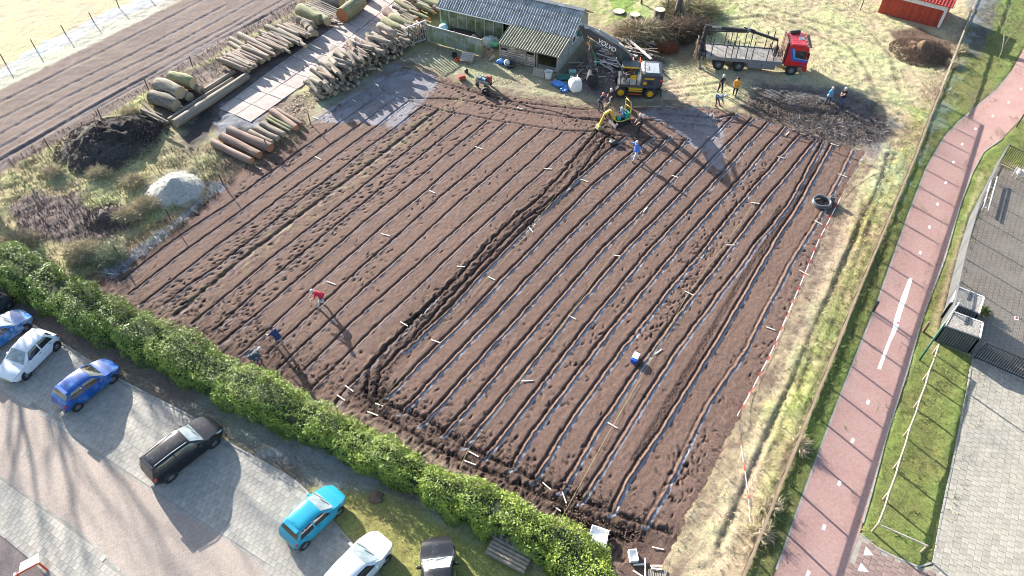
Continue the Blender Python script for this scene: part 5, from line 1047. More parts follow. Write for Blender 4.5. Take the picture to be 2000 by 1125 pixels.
MB().extr([(5.98,2.62),(6.2,2.72),(6.5,1.72),(7.86,1.56),(7.86,1.42),(6.38,1.55)],-.006,.014).build('blue_stripe',M_tblue,cabt); MB().extr([(6.2,2.68),(6.36,2.7),(6.62,1.84),(7.86,1.68),(7.86,1.6),(6.52,1.75)],-.01,.012).build('light_stripe',M_tlblue,cabt)
MB().box((7.0,1.2,3.12),(.5,.55,.04)).build('roof_hatch',mat('hatch_glass',(.2,.22,.24),.3),cabt,bevel=.02)
for i in range(6): MB().box((6.35,.4+i*.34,3.115),(1.0,.04,.03)).build('roof_rib',M_tred,cabt)
for y in (.3,.9,1.6,2.2): MB().box((7.45,y,3.08),(.14,.14,.10)).build('roof_lamp',M_ored,cabt,bevel=.02)
MB().tube([(6.0,2.0,3.2),(6.9,2.3,3.22)],.16,10).build('air_horn_roll',M_blackp,cabt,smooth=True,autos=50)
for y in (-.14,2.64): MB().box((7.72,y,2.2),(.12,.2,.5)).build('mirror',M_blackp,cabt,bevel=.03)
for y in (.4,2.1): MB().box((7.985,y,.72),(.03,.4,.18)).build('headlight',M_lamp,cabt)
MB().box((7.93,1.25,1.3),(.03,1.7,.4)).build('grille',M_blackp,cabt); MB().box((6.1,.0,1.28),(.1,.03,.05)).box((5.95,.0,1.9),(.02,.02,.5)).build('door_handle',M_blackp,cabt)
text('DAF',cabt,(7.4,-.002,1.22),(R(90),0,0),.2,M_tblue)
cr=empty('loading_crane',(-1.65,1.25,0),parent=tr); MB().box((0,0,1.0),(.5,2.2,.5)).tube([(0,0,1.1),(0,0,3.5)],[.26,.19],10).build('crane_column',M_dsteel,cr)
bmm=MB(); bmm.bar((-.1,0,3.55),(3.85,0,3.42),.24,.30); bmm.bar((.2,0,3.15),(3.6,0,3.3),.12,.14); bmm.build('main_boom',M_dsteel,cr,bevel=.02); 
bmm=MB(); bmm.bar((3.75,0,3.5),(6.6,0,2.78),.20,.22); bmm.tube([(3.3,0,3.72),(4.4,0,3.5)],.06,8); bmm.build('outer_boom',M_dsteel,cr,bevel=.02); MB().box((3.8,0,3.55),(.28,.3,.3)).build('knuckle',M_tgrey,cr,bevel=.04)
bmm=MB(); bmm.tube([(6.6,0,2.8),(6.7,0,2.1)],.06,8); bmm.box((6.7,0,2.0),(.3,.3,.3))
for s in (1,-1):
    for q in (-.22,0,.22): bmm.tube([(6.7+q,s*.12,1.95),(6.7+q,s*.45,1.7),(6.7+q,s*.42,1.38),(6.7+q,s*.1,1.25)],[.05,.05,.045,.02],6)
bmm.build('grapple',M_dsteel,cr); MB().box((.9,-.14,3.6),(.85,.02,.16)).build('boom_plate',M_vlight,cr)
MB().box((-.35,-.5,2.2),(.5,.6,.1)).box((-.55,-.5,2.5),(.1,.6,.55)).build('crane_seat',M_blackp,cr,bevel=.03)
lg=MB(); 
for s in (1.15,-1.15): lg.tube([(0,s,1.2),(0,s,.05)],.09,8); lg.box((0,s,.04),(.35,.35,.05))
lg.tube([(-.2,.3,2.8),(.3,.5,2.4),(.35,.4,1.6)],.025,6); lg.tube([(-.2,-.3,3.0),(-.4,-.5,2.2),(-.1,-.4,1.4)],.025,6); lg.build('stabiliser_leg',M_tgrey,cr)
lg=MB()
for k in range(7): lg.bar((-.55+random.uniform(-.1,.1),-.9+k*.2,.5),(-.6+random.uniform(-.15,.15),-.95+k*.22,random.uniform(1.7,2.7)),.09)
lg.build('hung_tongs',M_rust,cr)
# ================================================================== SHED
OX,OY=4.179,60.254; shd=empty('timber_shed',(OX,OY,0),R(154.72),'long green stained shed with corrugated roof and a lower lean-to','shed')
# local: x runs to the left along the front; away from the viewer is -y
M_panel=mat('mossy_panel',(.20,.20,.16),.9,var=.3,vs=1.5,c2=(.07,.11,.035),cs=1.1,cth=.5,cw=.14,bump=.01,bs=8,randc=.2); M_post=mat('concrete_post',(.28,.29,.25),.9,var=.3,vs=3,randc=.15); M_grwall=mat('grey_rendered_wall',(.30,.29,.26),.9,var=.3,vs=2); M_sheet=mat('corrugated_sheet',(.24,.245,.24),.75,var=.3,vs=2.0,c2=(.33,.34,.35),cs=1.3,cth=.52,cw=.1,randc=.12); M_sheet2=mat('mossy_corrugated_sheet',(.27,.25,.19),.85,var=.3,vs=3,c2=(.18,.175,.11),cs=2.5,randc=.12)
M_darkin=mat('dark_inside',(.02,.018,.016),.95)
def corr(parent,x0,x1,d0,z0,d1,z1,m,w_=1.0,pitch=.26,name='roof_sheet',rows=2,amp=.05):
    """corrugated sheets sloping from (d0,z0) to (d1,z1), as single sheets"""
    n=max(1,round((x1-x0)/w_)); w_=(x1-x0)/n
    for rI in range(rows):
        t0=rI/rows; t1=(rI+1)/rows+(.02 if rI<rows-1 else 0)
        for i in range(n):
            xs=np.linspace(x0+i*w_-.02,x0+(i+1)*w_+.02,int(w_/pitch*8)+1); V=[]
            for t,e in ((t0,.03*(1 if rI==0 else 1)),(t1,.0)):
                for x in xs: V.append((x,-(d0+(d1-d0)*t),z0+(z1-z0)*t+amp*math.sin(2*math.pi*x/pitch)+ (rows-1-rI)*-.012+(i%2)*.006))
            k=len(xs); o=MB(); o.add(V,[(j,j+1,k+j+1,k+j) for j in range(k-1)]); ob=o.build(name,m,parent)
D0,D1,RD=2.9,7.7,5.3
for i in range(8):   # main front wall bays: posts and panels
    xa=6.0+i*1.0*(7.9/8); wv=7.9/8
    if i==0: continue
    MB().box((xa,-D0,1.2),(.12,.16,2.45)).build('wall_post',M_post,shd)
    for k in range(5): MB().box((xa+wv/2,-D0+.0,.25+k*.49),(wv-.1,.06,.475)).build('wall_panel',M_panel,shd)
MB().box((13.9,-D0,1.2),(.12,.16,2.45)).build('wall_post',M_post,shd)
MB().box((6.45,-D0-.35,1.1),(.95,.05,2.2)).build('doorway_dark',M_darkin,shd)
for x,w_ in ((.0,.12),(13.9,.12)):
    for k in range(5):
        for j in range(4): MB().box((x,-(D0+.6+j*1.2),.25+k*.49),(.07,1.17,.475)).build('wall_panel',M_panel if x>1 else M_grwall,shd)
g=MB(); 
for x in (0,13.9): g=MB(); g.add([(x-.03,-D0,2.45),(x-.03,-RD,3.95),(x-.03,-D1,2.45),(x+.03,-D0,2.45),(x+.03,-RD,3.95),(x+.03,-D1,2.45)],[(0,1,2),(5,4,3),(0,3,4,1),(1,4,5,2),(2,5,3,0)]); g.build('gable',M_grwall,shd)
MB().box((6.95,-D1,1.2),(13.9,.1,2.45)).build('back_wall',M_panel,shd)
corr(shd,-.45,14.1,D0-.35,2.42,RD,4.0,M_sheet,1.04,rows=2); corr(shd,-.45,14.1,D1+.35,2.42,RD,4.0,M_sheet,1.04,rows=2)
rc=MB(); rc.extr([(0,0),(.25,-.12),(.27,-.09),(0,.05),(-.27,-.09),(-.25,-.12)],-.5,14.15,M=Matrix(((0,1,0),(1,0,0),(0,0,1))),c=(0,-RD,4.06)); rc.build('ridge_cap',M_sheet,shd)
MB().bar((5.9,-D0+.38,2.36),(14.1,-D0+.38,2.36),.04,.1).build('gutter_board',M_white,shd)
for yy in (4.0,5.1,6.2): 
    f=empty('window',(-.045,-yy,1.55),parent=shd); MB().box((0,0,0),(.04,.75,.6)).build('pane',M_glass,f); MB().box((-.02,0,.33),(.05,.8,.06)).box((-.02,0,-.33),(.05,.8,.06)).box((-.02,.38,0),(.05,.06,.6)).box((-.02,-.38,0),(.05,.06,.6)).build('window_frame',M_white,f)
lt=empty('lean_to',(0,0,0),parent=shd)
corr(lt,-.25,6.0,-.35,1.86,D0-.3,2.40,M_sheet2,1.04,rows=2)
for x in (0,2.05,2.3,3.2,4.2,5.1,5.9): MB().box((x,-.05,.9),(.10,.12,1.8)).build('post',M_post if x in (0,) else M_plank,lt)
for k in range(4):
    for j in range(2): MB().box((0,-(.75+j*1.4),.25+k*.46),(.07,1.38,.44)).build('wall_panel',M_grwall,lt)
for a,b in ((2.35,3.15),(3.25,4.15),(4.25,5.05),(5.15,5.85)):
    for k in range(8): 
        if random.random()<.93: MB().box(((a+b)/2,-.02,.2+k*.2),(b-a,.03,.155),M=Matrix.Rotation(random.uniform(-.015,.015),3,'Y')).build('board',M_plank,lt)
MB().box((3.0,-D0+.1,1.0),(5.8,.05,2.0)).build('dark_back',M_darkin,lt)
for k in range(2): MB().box((1.0,-.02,.22+k*.24),(1.9,.04,.2)).build('board',M_plank,lt)
MB().box((5.9,-1.4,.9),(.06,2.6,1.75)).build('side_wall',M_plank,lt)
def sh(x,d,z=0): v=shd.matrix_basis@Vector((x,-d,z)); return v
# ================================================================== FENCES
M_fbar=mat('brown_steel_fence',(.10,.07,.05),.7,var=.3,vs=6); M_fdark=mat('dark_steel_fence',(.035,.035,.04),.5,var=.2); M_fgrey=mat('grey_steel_fence',(.13,.135,.14),.5,var=.2); M_wood=mat('pale_wood',(.29,.24,.175),.85,var=.3,vs=5,randc=.15); M_wirem=mat('wire',(.3,.3,.3),.5)
def barfence(name,label,feet,h,mt,rail=(.05,.05),post=.07,every=2.5,pitch=.12,bar=.018,bottom=True,nobar=None,toprail=None):
    line=GP(feet); o0=line[0]; root=empty(name,(o0[0],o0[1],0),label=label,cat='fence'); seg=np.hypot(*(line[1:]-line[:-1]).T); c=np.r_[0,np.cumsum(seg)]; L=c[-1]
    at=lambda s:(float(np.interp(s,c,line[:,0])-o0[0]),float(np.interp(s,c,line[:,1])-o0[1]))
    n=max(1,round(L/every)); pm=None
    for i in range(n+1):
        x,y=at(L*i/n)
        if pm is None: pm=MB().box((0,0,h/2),(post,post,h+.06)).build('fence_post',mt,root); p=pm
        else: p=pm.copy(); COL.objects.link(p)
        p.parent=root; p.location=(x,y,0); p.rotation_euler=(0,0,math.atan2(seg_dir(line,c,L*i/n)[1],seg_dir(line,c,L*i/n)[0]))
        if i<n:
            r=MB(); a=at(L*i/n);b=at(L*(i+1)/n); r.bar((*a,h),(*b,h),rail[0],rail[1]); r.build('top_rail',toprail or mt,root)
            if bottom: r=MB(); r.bar((*a,.15),(*b,.15),rail[0]*.7,rail[1]*.7); r.build('bottom_rail',mt,root)
            if pitch and not (nobar and nobar(L*i/n)):
                r=MB(); m=int(L/n/pitch)
                for k in range(1,m): x,y=at(L*i/n+k*L/n/m); r.bar((x,y,.08),(x,y,h-.02),bar)
                q=r.build('bars',mt,root); q['kind']='stuff'
    return root
def seg_dir(line,c,s):
    i=min(max(np.searchsorted(c,s)-1,0),len(line)-2); return line[i+1]-line[i]
barfence('tall_bar_fence','long brown bar fence between the pale field and the cycle path verge',[(1826,200),(1797,272),(1785,307),(1748,395),(1712,481),(1660,602),(1612,725),(1581,800),(1524,940),(1467,1081),(1430,1170)],1.45,M_fbar,rail=(.12,.09),post=.12,pitch=.21,bar=.036,toprail=mat('brown_wood_rail',(.2,.155,.105),.85,var=.3,vs=3),every=2.55)
barfence('far_bar_fence','continuation of the brown fence past the earth heap with rails only',[(1922,-45),(1905,0),(1885,48),(1875,75),(1852,135),(1826,198)],1.1,M_fbar,rail=(.14,.08),pitch=0,toprail=M_wood,every=2.6)
barfence('court_fence','tall dark grey bar fence along the paved yard seen almost edge on',[(1948,318),(1893,425),(1873,490),(1855,560),(1838,640)],1.9,M_fgrey,rail=(.06,.05),pitch=.10,bar=.03,every=2.5)
barfence('yard_end_fence','dark bar fence closing the far end of the paved yard',[(1949,318),(1985,335),(2040,362)],1.75,M_fdark,pitch=.14,bar=.03,every=2.2)
barfence('sliding_gate','black barred gate beside the stone topped bin enclosures',[(1902,700),(1956,722),(2010,748)],1.6,M_fdark,rail=(.08,.07),pitch=.13,bar=.035,every=2.2)
# low wooden rail around the lawn
lr=empty('rail_fence',(*G(1765,852),0),label='low pale wooden rail on short posts around the lawn right of the cycle path',cat='fence'); o0=Vector((*G(1765,852),0))
fp=[(1822,690),(1803,742),(1785,796),(1765,852),(1745,915),(1725,975),(1703,1038)]
for i,p in enumerate(fp):
    v=W(*p)-o0; t=MB(); t.tube([v,v+Vector((0,0,.9))],.055,8); t.build('post',M_wood,lr)
    if i: u=W(*fp[i-1])-o0; t=MB(); t.tube([u+Vector((0,0,.9)),(u+v)/2+Vector((.05,0,.86)),v+Vector((0,0,.9))],[.06,.05,.055],8); t.build('rail',M_wood,lr)
t=MB(); v=W(1797,1080)-o0; u=W(1703,1038)-o0; t.tube([v,v+Vector((0,0,.9))],.055,8); t.build('post',M_wood,lr); t=MB(); t.tube([u+Vector((0,0,.88)),v+Vector((0,0,.88))],.045,8); t.build('rail',M_plank,lr)
# wire fences on thin posts
def wirefence(name,label,feet,h,mt,gap=None):
    o0=Vector((*G(*feet[0]),0)); root=empty(name,o0,label=label,cat='fence'); pr=None
    for p in feet:
        v=W(*p)-o0; t=MB(); ln=Vector((random.uniform(-.06,.06),random.uniform(-.06,.06),h)); t.tube([v,v+ln],.045,6); t.build('post',mt,root)
        if pr is not None:
            for z in (.35,.7,1.0):
                if z<h: w_=MB(); w_.tube([pr+Vector((0,0,z)),v+Vector((0,0,z))],.006,4); w_.build('wire',M_wirem,root)
        pr=v
M_dpost=mat('dark_timber_post',(.06,.045,.035),.9,var=.3)
wirefence('wire_fence','thin dark posts with wire along the left edge of the dug field',[(234,501),(334,431),(436,361),(523,294),(607,243)],1.15,M_dpost)
wirefence('plough_edge_fence','thin rusty posts along the near edge of the ploughed strip',[(99,293),(199,234),(290,175),(376,130)],1.1,M_dpost)
wirefence('meadow_fence','row of thin posts with wire between the meadow and the ploughed strip',[(-60,160),(11,125),(70,96),(129,68),(183,43),(233,16),(285,-10)],1.05,M_dpost)
# barrier tape
M_tred2=mat('tape_red',(.62,.03,.05),.5,var=0); M_twhite=mat('tape_white',(.8,.78,.78),.5,var=0)
def tape(label,pts,zs,seg=.45,w_=.09):
    mb=MB(); P=[W(p[0],p[1],z) for p,z in zip(pts,zs)]; o0=P[0].copy(); k=0
    for i in range(len(P)-1):
        L=(P[i+1]-P[i]).length; n=max(1,int(L/seg))
        for j in range(n):
            a=P[i].lerp(P[i+1],j/n);b=P[i].lerp(P[i+1],(j+1)/n); sag=lambda t:-(.10 if zs[i]>.25 else 0)*4*t*(1-t); a=a+Vector((0,0,sag(j/n)));b=b+Vector((0,0,sag((j+1)/n))); s=(b-a).normalized().cross(Vector((0,0,1)))*w_*.4
            mb.mat(1 if k%3==0 else 0); k+=1; a-=o0;b-=o0; fl_=zs[i]<.12; s=s*(1.6 if fl_ else 1); u=Vector((0,0,w_*(.06 if fl_ else .42))); mb.add([a-s-u,b-s-u,b+s+u,a+s+u,a-s-u-u*.05,b-s-u-u*.05],[(0,1,2,3)])
    o=mb.build('barrier_tape',[M_twhite,M_tred2]); o.location=o0; tag(o,label,'barrier tape'); return o
tape('red and white tape from the log stack past the shed yard to the small digger',[(800,112),(830,140),(865,158),(945,176),(1020,186),(1100,200),(1165,207),(1222,206)],[.2,.2,.15,.3,.5,.6,.6,.6])
tape('red and white tape from the small digger to the top right field corner',[(1222,206),(1300,207),(1350,210),(1400,214),(1437,215),(1500,235),(1560,253),(1620,273),(1688,296)],[.6,.5,.5,.5,.6,.6,.6,.6,.7])
tape('red and white tape running down the right edge of the field',[(1688,296),(1645,380),(1600,467),(1555,575),(1508,684),(1465,768),(1440,812)],[.7,.10,.06,.06,.06,.10,.3],w_=.042)
tape('loose red and white tape trailing over the pale grass at the lower right',[(1440,812),(1447,870),(1455,920),(1462,975),(1465,1020)],[.3,.06,.06,.06,.05],w_=.035)
for p in ((1688,298),(1440,815),(1437,217),(1378,893),(802,113)):
    t=MB(); t.tube([(0,0,0),(.02,0,.85)],.02,6); o=t.build('tape_stake',M_wood); o.location=W(*p); tag(o,{1688:'stake at the top right corner of the field holding the tape',1440:'stake holding the tape where it bends at the lower right',1437:'stake holding the tape beside the bending person',1378:'lone stake near the lower right edge of the field',802:'stake at the end of the tape by the firewood stack'}[p[0]],'stake')
# marker sticks
M_stick=mat('white_stick',(.72,.68,.6),.7,var=.1,randc=.08); st0=MB().box((0,0,.025),(.62,.045,.03)).build('marker_stick',M_stick); first=True
STK=[(1030,744,-3),(1346,573,25),(1117,620,30),(1286,687,-35),(1196,831,30),(851,667,20),(789,633,30),(900,521,5),(960,544,25),(647,553,20),(844,375,25),(935,289,20),(753,459,15),(1070,330,5),(1141,353,20),(1318,345,20),(1206,500,10),(1426,479,2),(1475,397,8),(1260,410,-50),(1037,449,50),(1645,343,20),(1598,435,30),(1570,533,30),(1505,642,20),(925,887,30),(918,904,20),(1087,993,35),(1102,972,70),(1285,1071,12),(1015,212,15),(1537,262,-45),(1525,308,15),(215,535,10),(240,516,35),(380,412,30),(505,328,30),(621,309,30),(682,759,35),(666,777,35),(741,791,22),(728,808,22),(700,152,5),(692,197,30),(617,231,20),(1068,950,40),(1630,283,15)]
for i,(x,y,a) in enumerate(STK):
    o=st0 if i==0 else st0.copy()
    if i: COL.objects.link(o)
    o.location=W(x,y,.02); p=np.array(G(x,y)); q=np.array(G(x+math.cos(R(a))*10,y+math.sin(R(a))*10)); o.rotation_euler=(random.uniform(-.05,.05),random.uniform(-.05,.05),math.atan2(*(q-p)[::-1])); s=random.uniform(.85,1.2); o.scale=(s,1.2,1)
    tag(o,'short white marker stick lying on the dug field between the furrows','stick','white marker sticks on the field')
# cords
def cord(label,pts,z=.04,m=None,r=.005,zs=None):
    zs=zs or [z]*len(pts); P=[W(p[0],p[1],q) for p,q in zip(pts,zs)]; o0=P[0].copy(); t=MB(); t.tube([p-o0 for p in P],r,5); o=t.build('cord',m or M_string); o.location=o0; tag(o,label,'cord')
cord('yellow green cord stretched through the middle of the right hand rows',[(1262,408),(1122,600),(1060,682),(975,797),(915,877),(897,915)],.06)
cord('yellow green cord running to the white box by the hedge',[(1475,395),(1340,580),(1262,720),(1187,848),(1095,1015)],.08); cord('yellow green cord just right of the wide trench',[(1100,360),(1040,445),(900,600),(812,700),(757,767),(727,800)],.06)
cord('white cord held by the person in red running down the row',[(606,590),(560,625),(500,672),(440,715)],.1,M_stringw,zs=[.75,.3,.1,.1]); cord('pale cord across the rows at the left of the stooping person',[(660,560),(600,600),(545,650)],.08)
# ================================================================== BARE TREES beyond the picture at the left: their boughs shade the parking
def baretree(name,loc,h,r0,label,cat='tree',seed=1,depth=5,spread=.55,mt=None,crown_w=1.0,lean=(0,0),twig=.006):
    rd=random.Random(seed); root=empty(name,(loc[0],loc[1],loc[2] if len(loc)>2 else 0),label=label,cat=cat); mt=mt or mat_bark
    tk=MB(); cr=MB()
    def grow(p,d,L,r,k):
        n=3; pts=[p];rs=[r]; q=p.copy(); dd=d.copy()
        for i in range(n): dd=(dd+Vector((rd.gauss(0,.10),rd.gauss(0,.10),rd.gauss(.02,.06)))).normalized(); q=q+dd*L/n; pts.append(q.copy()); rs.append(r*(1-.38*(i+1)/n))
        (tk if k==0 else cr).tube(pts,rs,8 if k<2 else (5 if k<4 else 3),caps=k<2)
        if k>=depth: return
        m=rd.choice([2,3,3]) if k<3 else rd.choice([2,3])
        for j in range(m):
            a=rd.uniform(0,2*math.pi); s=rd.uniform(.5,1.1)*spread*crown_w; pr=dd.orthogonal().normalized(); pr=Quaternion(dd,a)@pr; nd=(dd+pr*s*1.5).normalized(); nd.z=nd.z*.85+.08; nd.normalize()
            grow(pts[-1] if j<2 else pts[-2],nd,L*rd.uniform(.62,.85),max(rs[-1]*rd.uniform(.6,.85),twig),k+1)
    grow(Vector((0,0,-.1)),Vector((lean[0],lean[1],1)).normalized(),h*.30,r0,0)
    tk.build('trunk',mt,root,smooth=True); cr.build('crown',mt,root); return root
baretree('bare_tree',(-47.0,51.5),21,.70,'big bare tree standing outside the left picture edge behind the parked cars',seed=5,depth=6,spread=.42,twig=.012)
baretree('bare_tree',(-45.5,45.0),19,.62,'second big bare tree outside the left picture edge',seed=8,depth=6,spread=.42,twig=.012)
baretree('bare_tree',(-51.0,55.0),23,.75,'third big bare tree outside the left picture edge',seed=21,depth=6,spread=.45,twig=.012)
baretree('bare_tree',(-45.5,49.0),21,.6,'fourth big bare tree outside the left picture edge',seed=33,depth=6,spread=.36,twig=.012)
# trees and stumps behind the brushwood
M_dbark=mat('dark_bark',(.09,.08,.075),.95,var=.4,vs=6,bump=.03,bs=10); M_pbark=mat('pale_bark',(.24,.21,.17),.9,var=.3,vs=5)
baretree('bare_tree',W(1322,35),13,.38,'thick dark tree trunk rising out of the top edge behind the brushwood',seed=3,depth=4,mt=M_dbark,spread=.3)
baretree('bare_tree',W(1302,22),7,.10,'slim dark trunk left of the thick tree',seed=4,depth=3,mt=M_dbark,spread=.2); baretree('bare_tree',W(1327,37),9,.13,'pale leaning trunk right of the thick tree',seed=6,depth=3,mt=M_pbark,lean=(.28,.12),spread=.2)
baretree('bare_tree',W(1253,7),6,.12,'short dark trunk at the top edge left of the stumps',seed=9,depth=3,mt=M_dbark)
def stump(px,r,h,label):
    t=MB(); pr=[(r*1.3,0),(r*1.08,h*.25),(r,h*.9),(r*.98,h)]; t.lathe(pr,14); o=empty('tree_stump',W(*px),label=label,cat='stump'); t.build('stump_side',M_dbark,o,smooth=True); c=MB(); c.lathe([(r*.98,h),(.001,h+.01)],14); c.build('cut_face',mat('fresh_cut',(.55,.47,.3),.9,var=.2,vs=6),o)
stump((1286,38),.55,1.1,'broad stump with pale cut face in front of the thick tree'); stump((1240,32),.55,.25,'low tree stump left of the broad stump'); stump((1209,24),.6,.15,'flat dark stump beside the green grass patch')
baretree('sapling',W(1953,112),5.5,.07,'young bare tree on the verge at the top right beside the cycle path bend',seed=12,depth=5,mt=M_pbark,spread=.4)
baretree('sapling',(*G(1890,228),0),3.2,.03,'thin bare sapling on the verge between fence and cycle path',seed=14,depth=3,mt=M_pbark,spread=.3)
t=MB(); t.tube([(0,0,0),(0,0,3.2)],.06,8); o=t.build('dark_pole',M_fdark); o.location=W(1985,248); tag(o,'dark upright pole on the grass at the right picture edge','pole')
# brushwood and dry shrubs: twigs one could not count
def brush(name,px,rx,ry,h,n,label,cols,cat='brushwood',seed=1,rz=0,thick=.012,up=.25,L=(.5,1.6)):
    r=np.random.default_rng(seed); o0=W(*px); a=r.uniform(0,2*math.pi,n); q=np.sqrt(r.random(n)); bx=np.cos(a)*q*rx; by=np.sin(a)*q*ry; zc=h*np.sqrt(np.clip(1-q*q,0,1))*r.random(n)**.5; 
    d=r.normal(0,1,(n,3)); d[:,2]=np.abs(d[:,2])*up+.05; d[:,0]+=bx/rx*.6; d[:,1]+=by/ry*.6; d/=np.linalg.norm(d,axis=1)[:,None]; l=r.uniform(*L,n)[:,None]; P=np.stack([bx,by,zc],-1)
    s=np.cross(d,r.normal(0,1,(n,3))); s/=np.linalg.norm(s,axis=1)[:,None]; t=np.cross(d,s); w_=(thick*r.uniform(.5,1.8,n))[:,None]
    m=P+d*l*.5+r.normal(0,.06,(n,3)); e=P+d*l
    V=np.stack([P-s*w_,P+s*w_,P+t*w_*1.6,m-s*w_*.8,m+s*w_*.8,m+t*w_*1.3,e],1); V[:,:,2]=np.maximum(V[:,:,2],.01); Q=np.array([(0,1,4),(0,4,3),(1,2,5),(1,5,4),(2,0,3),(2,3,5),(3,4,6),(4,5,6),(5,3,6)])
    Fc=(Q[None]+np.arange(n)[:,None,None]*7).reshape(-1,3); cc=np.array(cols)[r.integers(0,len(cols),n)]*r.uniform(.6,1.3,(n,1)); 
    o=mesh_np(name,V.reshape(-1,3),Fc,M_blade,cols=np.repeat(cc,7,0)); o.location=o0; tag(o,label,cat); return o
tw=[(.26,.21,.13),(.34,.28,.18),(.17,.13,.09),(.27,.24,.12)]
brush('brushwood_pile',(1262,78),2.7,1.8,1.6,4600,'big tangled heap of cut brushwood beside the excavator boom',tw,seed=1,L=(.5,1.7)); brush('brushwood_pile',(1312,74),2.0,1.5,1.5,2800,'darker brushwood heap below the thick tree',[(.12,.09,.06),(.09,.07,.05),(.16,.1,.06)],seed=2)
brush('bramble_clump',(1350,62),1.8,1.3,1.2,2000,'dark bramble tangle between the thick tree and the truck crane',[(.10,.075,.055),(.15,.1,.07),(.07,.05,.04)],cat='bush',seed=3); brush('fern_clump',(1302,100),.9,.7,.8,1200,'small rust red dead fern clump at the foot of the brushwood',[(.26,.1,.045),(.2,.08,.04)],cat='bush',seed=4,L=(.2,.7))
brush('bushes_behind',(1345,25),3.0,2.0,1.0,2200,'light undergrowth round the feet of the trees at the top edge',[(.24,.2,.12),(.2,.19,.09)],cat='bush',seed=5); 
dry=[(.46,.38,.27),(.38,.32,.22),(.36,.33,.19)]
for i,(p,rx,ry,h,n,l) in enumerate([((105,340),.7,.5,.6,420,'dry reddish bush on the near slope of the dark heap'),((195,343),.9,.5,.6,480,'dry bush between the dark heap and the sand heap'),((262,358),.7,.5,.7,420,'small dry bush left of the sand heap'),((290,405),1.0,.7,.7,700,'straw coloured bush in front of the sand heap'),((165,500),1.2,.9,1.0,1300,'brown bush next to the hedge at the corner of the plot'),((215,505),1.1,.9,.7,1200,'grey green bush at the lower corner of the plot'),((250,425),1.0,.7,.6,800,'low dry bush right of the small compost heap'),((40,470),1.3,.7,.6,900,'low dry weeds beside the hedge at the left edge'),((255,222),.8,.4,.4,400,'weeds below the big trunk sections')]):
    brush('dry_bush',p,rx,ry,h,n,l,dry if i!=5 else [(.3,.32,.2),(.26,.27,.17)],cat='bush',seed=20+i,L=(.25,.8),up=.7)
for i,(p,l) in enumerate([((1862,128),'dry grass clump leaning on the far rail fence near the earth heap'),((1875,100),'dry grass clump at the top of the far rail fence'),((1560,872),'dry twigs pushed through the tall fence above the lawn corner'),((1500,990),'dry twigs pushed through the tall fence low down'),((1484,1040),'bleached twigs at the bottom of the tall fence')]): brush('dry_clump',p,.6,.5,.4,260,l,dry,cat='bush',seed=40+i,L=(.2,.7),up=.5)
# ================================================================== STONE TOPPED ENCLOSURES by the gate
M_pebble=mat('pebbled_top',(.22,.2,.18),.95,var=.45,vs=22,bump=.03,bs=25,c2=(.4,.38,.35),cs=14,cth=.55,cw=.06); M_cope=mat('white_coping',(.62,.6,.58),.8,var=.15); M_ribs=mat('dark_ribbed_wall',(.06,.07,.075),.85,var=.35,vs=4)
def enclosure(label,roof,h):
    q=[W(x,y,h) for x,y in roof]; c=sum(q,Vector())/4; c.z=0; root=empty('bin_enclosure',c,label=label,cat='enclosure'); q=[v-c for v in q]
    MB().prism([(v.x*.97,v.y*.97) for v in q],.0,h-.14).build('core',M_ribs,root); MB().prism([(v.x*.9,v.y*.9) for v in q],h-.12,h-.02).build('pebble_top',M_pebble,root)
    for i in range(4):
        a,b=q[i],q[(i+1)%4]; t=MB(); t.bar((a.x,a.y,h-.05),(b.x,b.y,h-.05),.10,.12); t.build('coping',M_cope if i in(0,3,1) else M_ribs,root)
        n=int((b-a).length/.14)
        for k in range(n+1): x=a.lerp(b,k/n); t=MB(); t.box((x.x,x.y,h/2-.08),(.06,.06,h-.14)); t.build('rib',M_fgrey,root)
    t=MB(); m=(q[0]+q[1])/2; m2=(q[2]+q[3])/2; t.bar((m.x,m.y,h-.0),(m2.lerp(m,.5).x,m2.lerp(m,.5).y,h-.0),.16,.04); t.build('strap',M_ribs,root)
enclosure('pebble topped enclosure with dark ribbed front nearest the gate',[(1862,608),(1920,630),(1914,660),(1846,636)],1.5); enclosure('pebble topped enclosure behind the one nearest the gate',[(1872,560),(1922,580),(1912,612),(1858,590)],1.5)
brush('green_tuft',(1917,612),.4,.3,.5,300,'small green shrub beside the far pebble topped enclosure',[(.1,.14,.03),(.07,.1,.03)],cat='shrub',seed=60,L=(.1,.4),up=1)
t=MB(); t.tube([(0,0,0),(0,0,3.6)],.055,10); gp=empty('green_pole',W(1796,703),label='dark green pole standing beside the low wooden rail',cat='pole'); t.build('pole_shaft',mat('green_paint',(.01,.10,.07),.45),gp,smooth=True); t=MB(); t.tube([(0,0,3.6),(0,0,5.4)],.045,10); t.build('pale_upper_shaft',M_cope,gp,smooth=True)
def bollard(px,h,m,label): t=MB(); t.lathe([(.09,0),(.09,h-.08),(.1,h-.07),(.09,h),(.001,h+.02)],12); o=t.build('bollard',m,smooth=True,autos=40); o.location=W(*px); tag(o,label,'bollard')
bollard((1705,608),.95,M_fdark,'black bollard on the verge at the left side of the cycle path'); bollard((1803,648),.95,M_rust,'brown bollard on the grass at the right side of the cycle path')
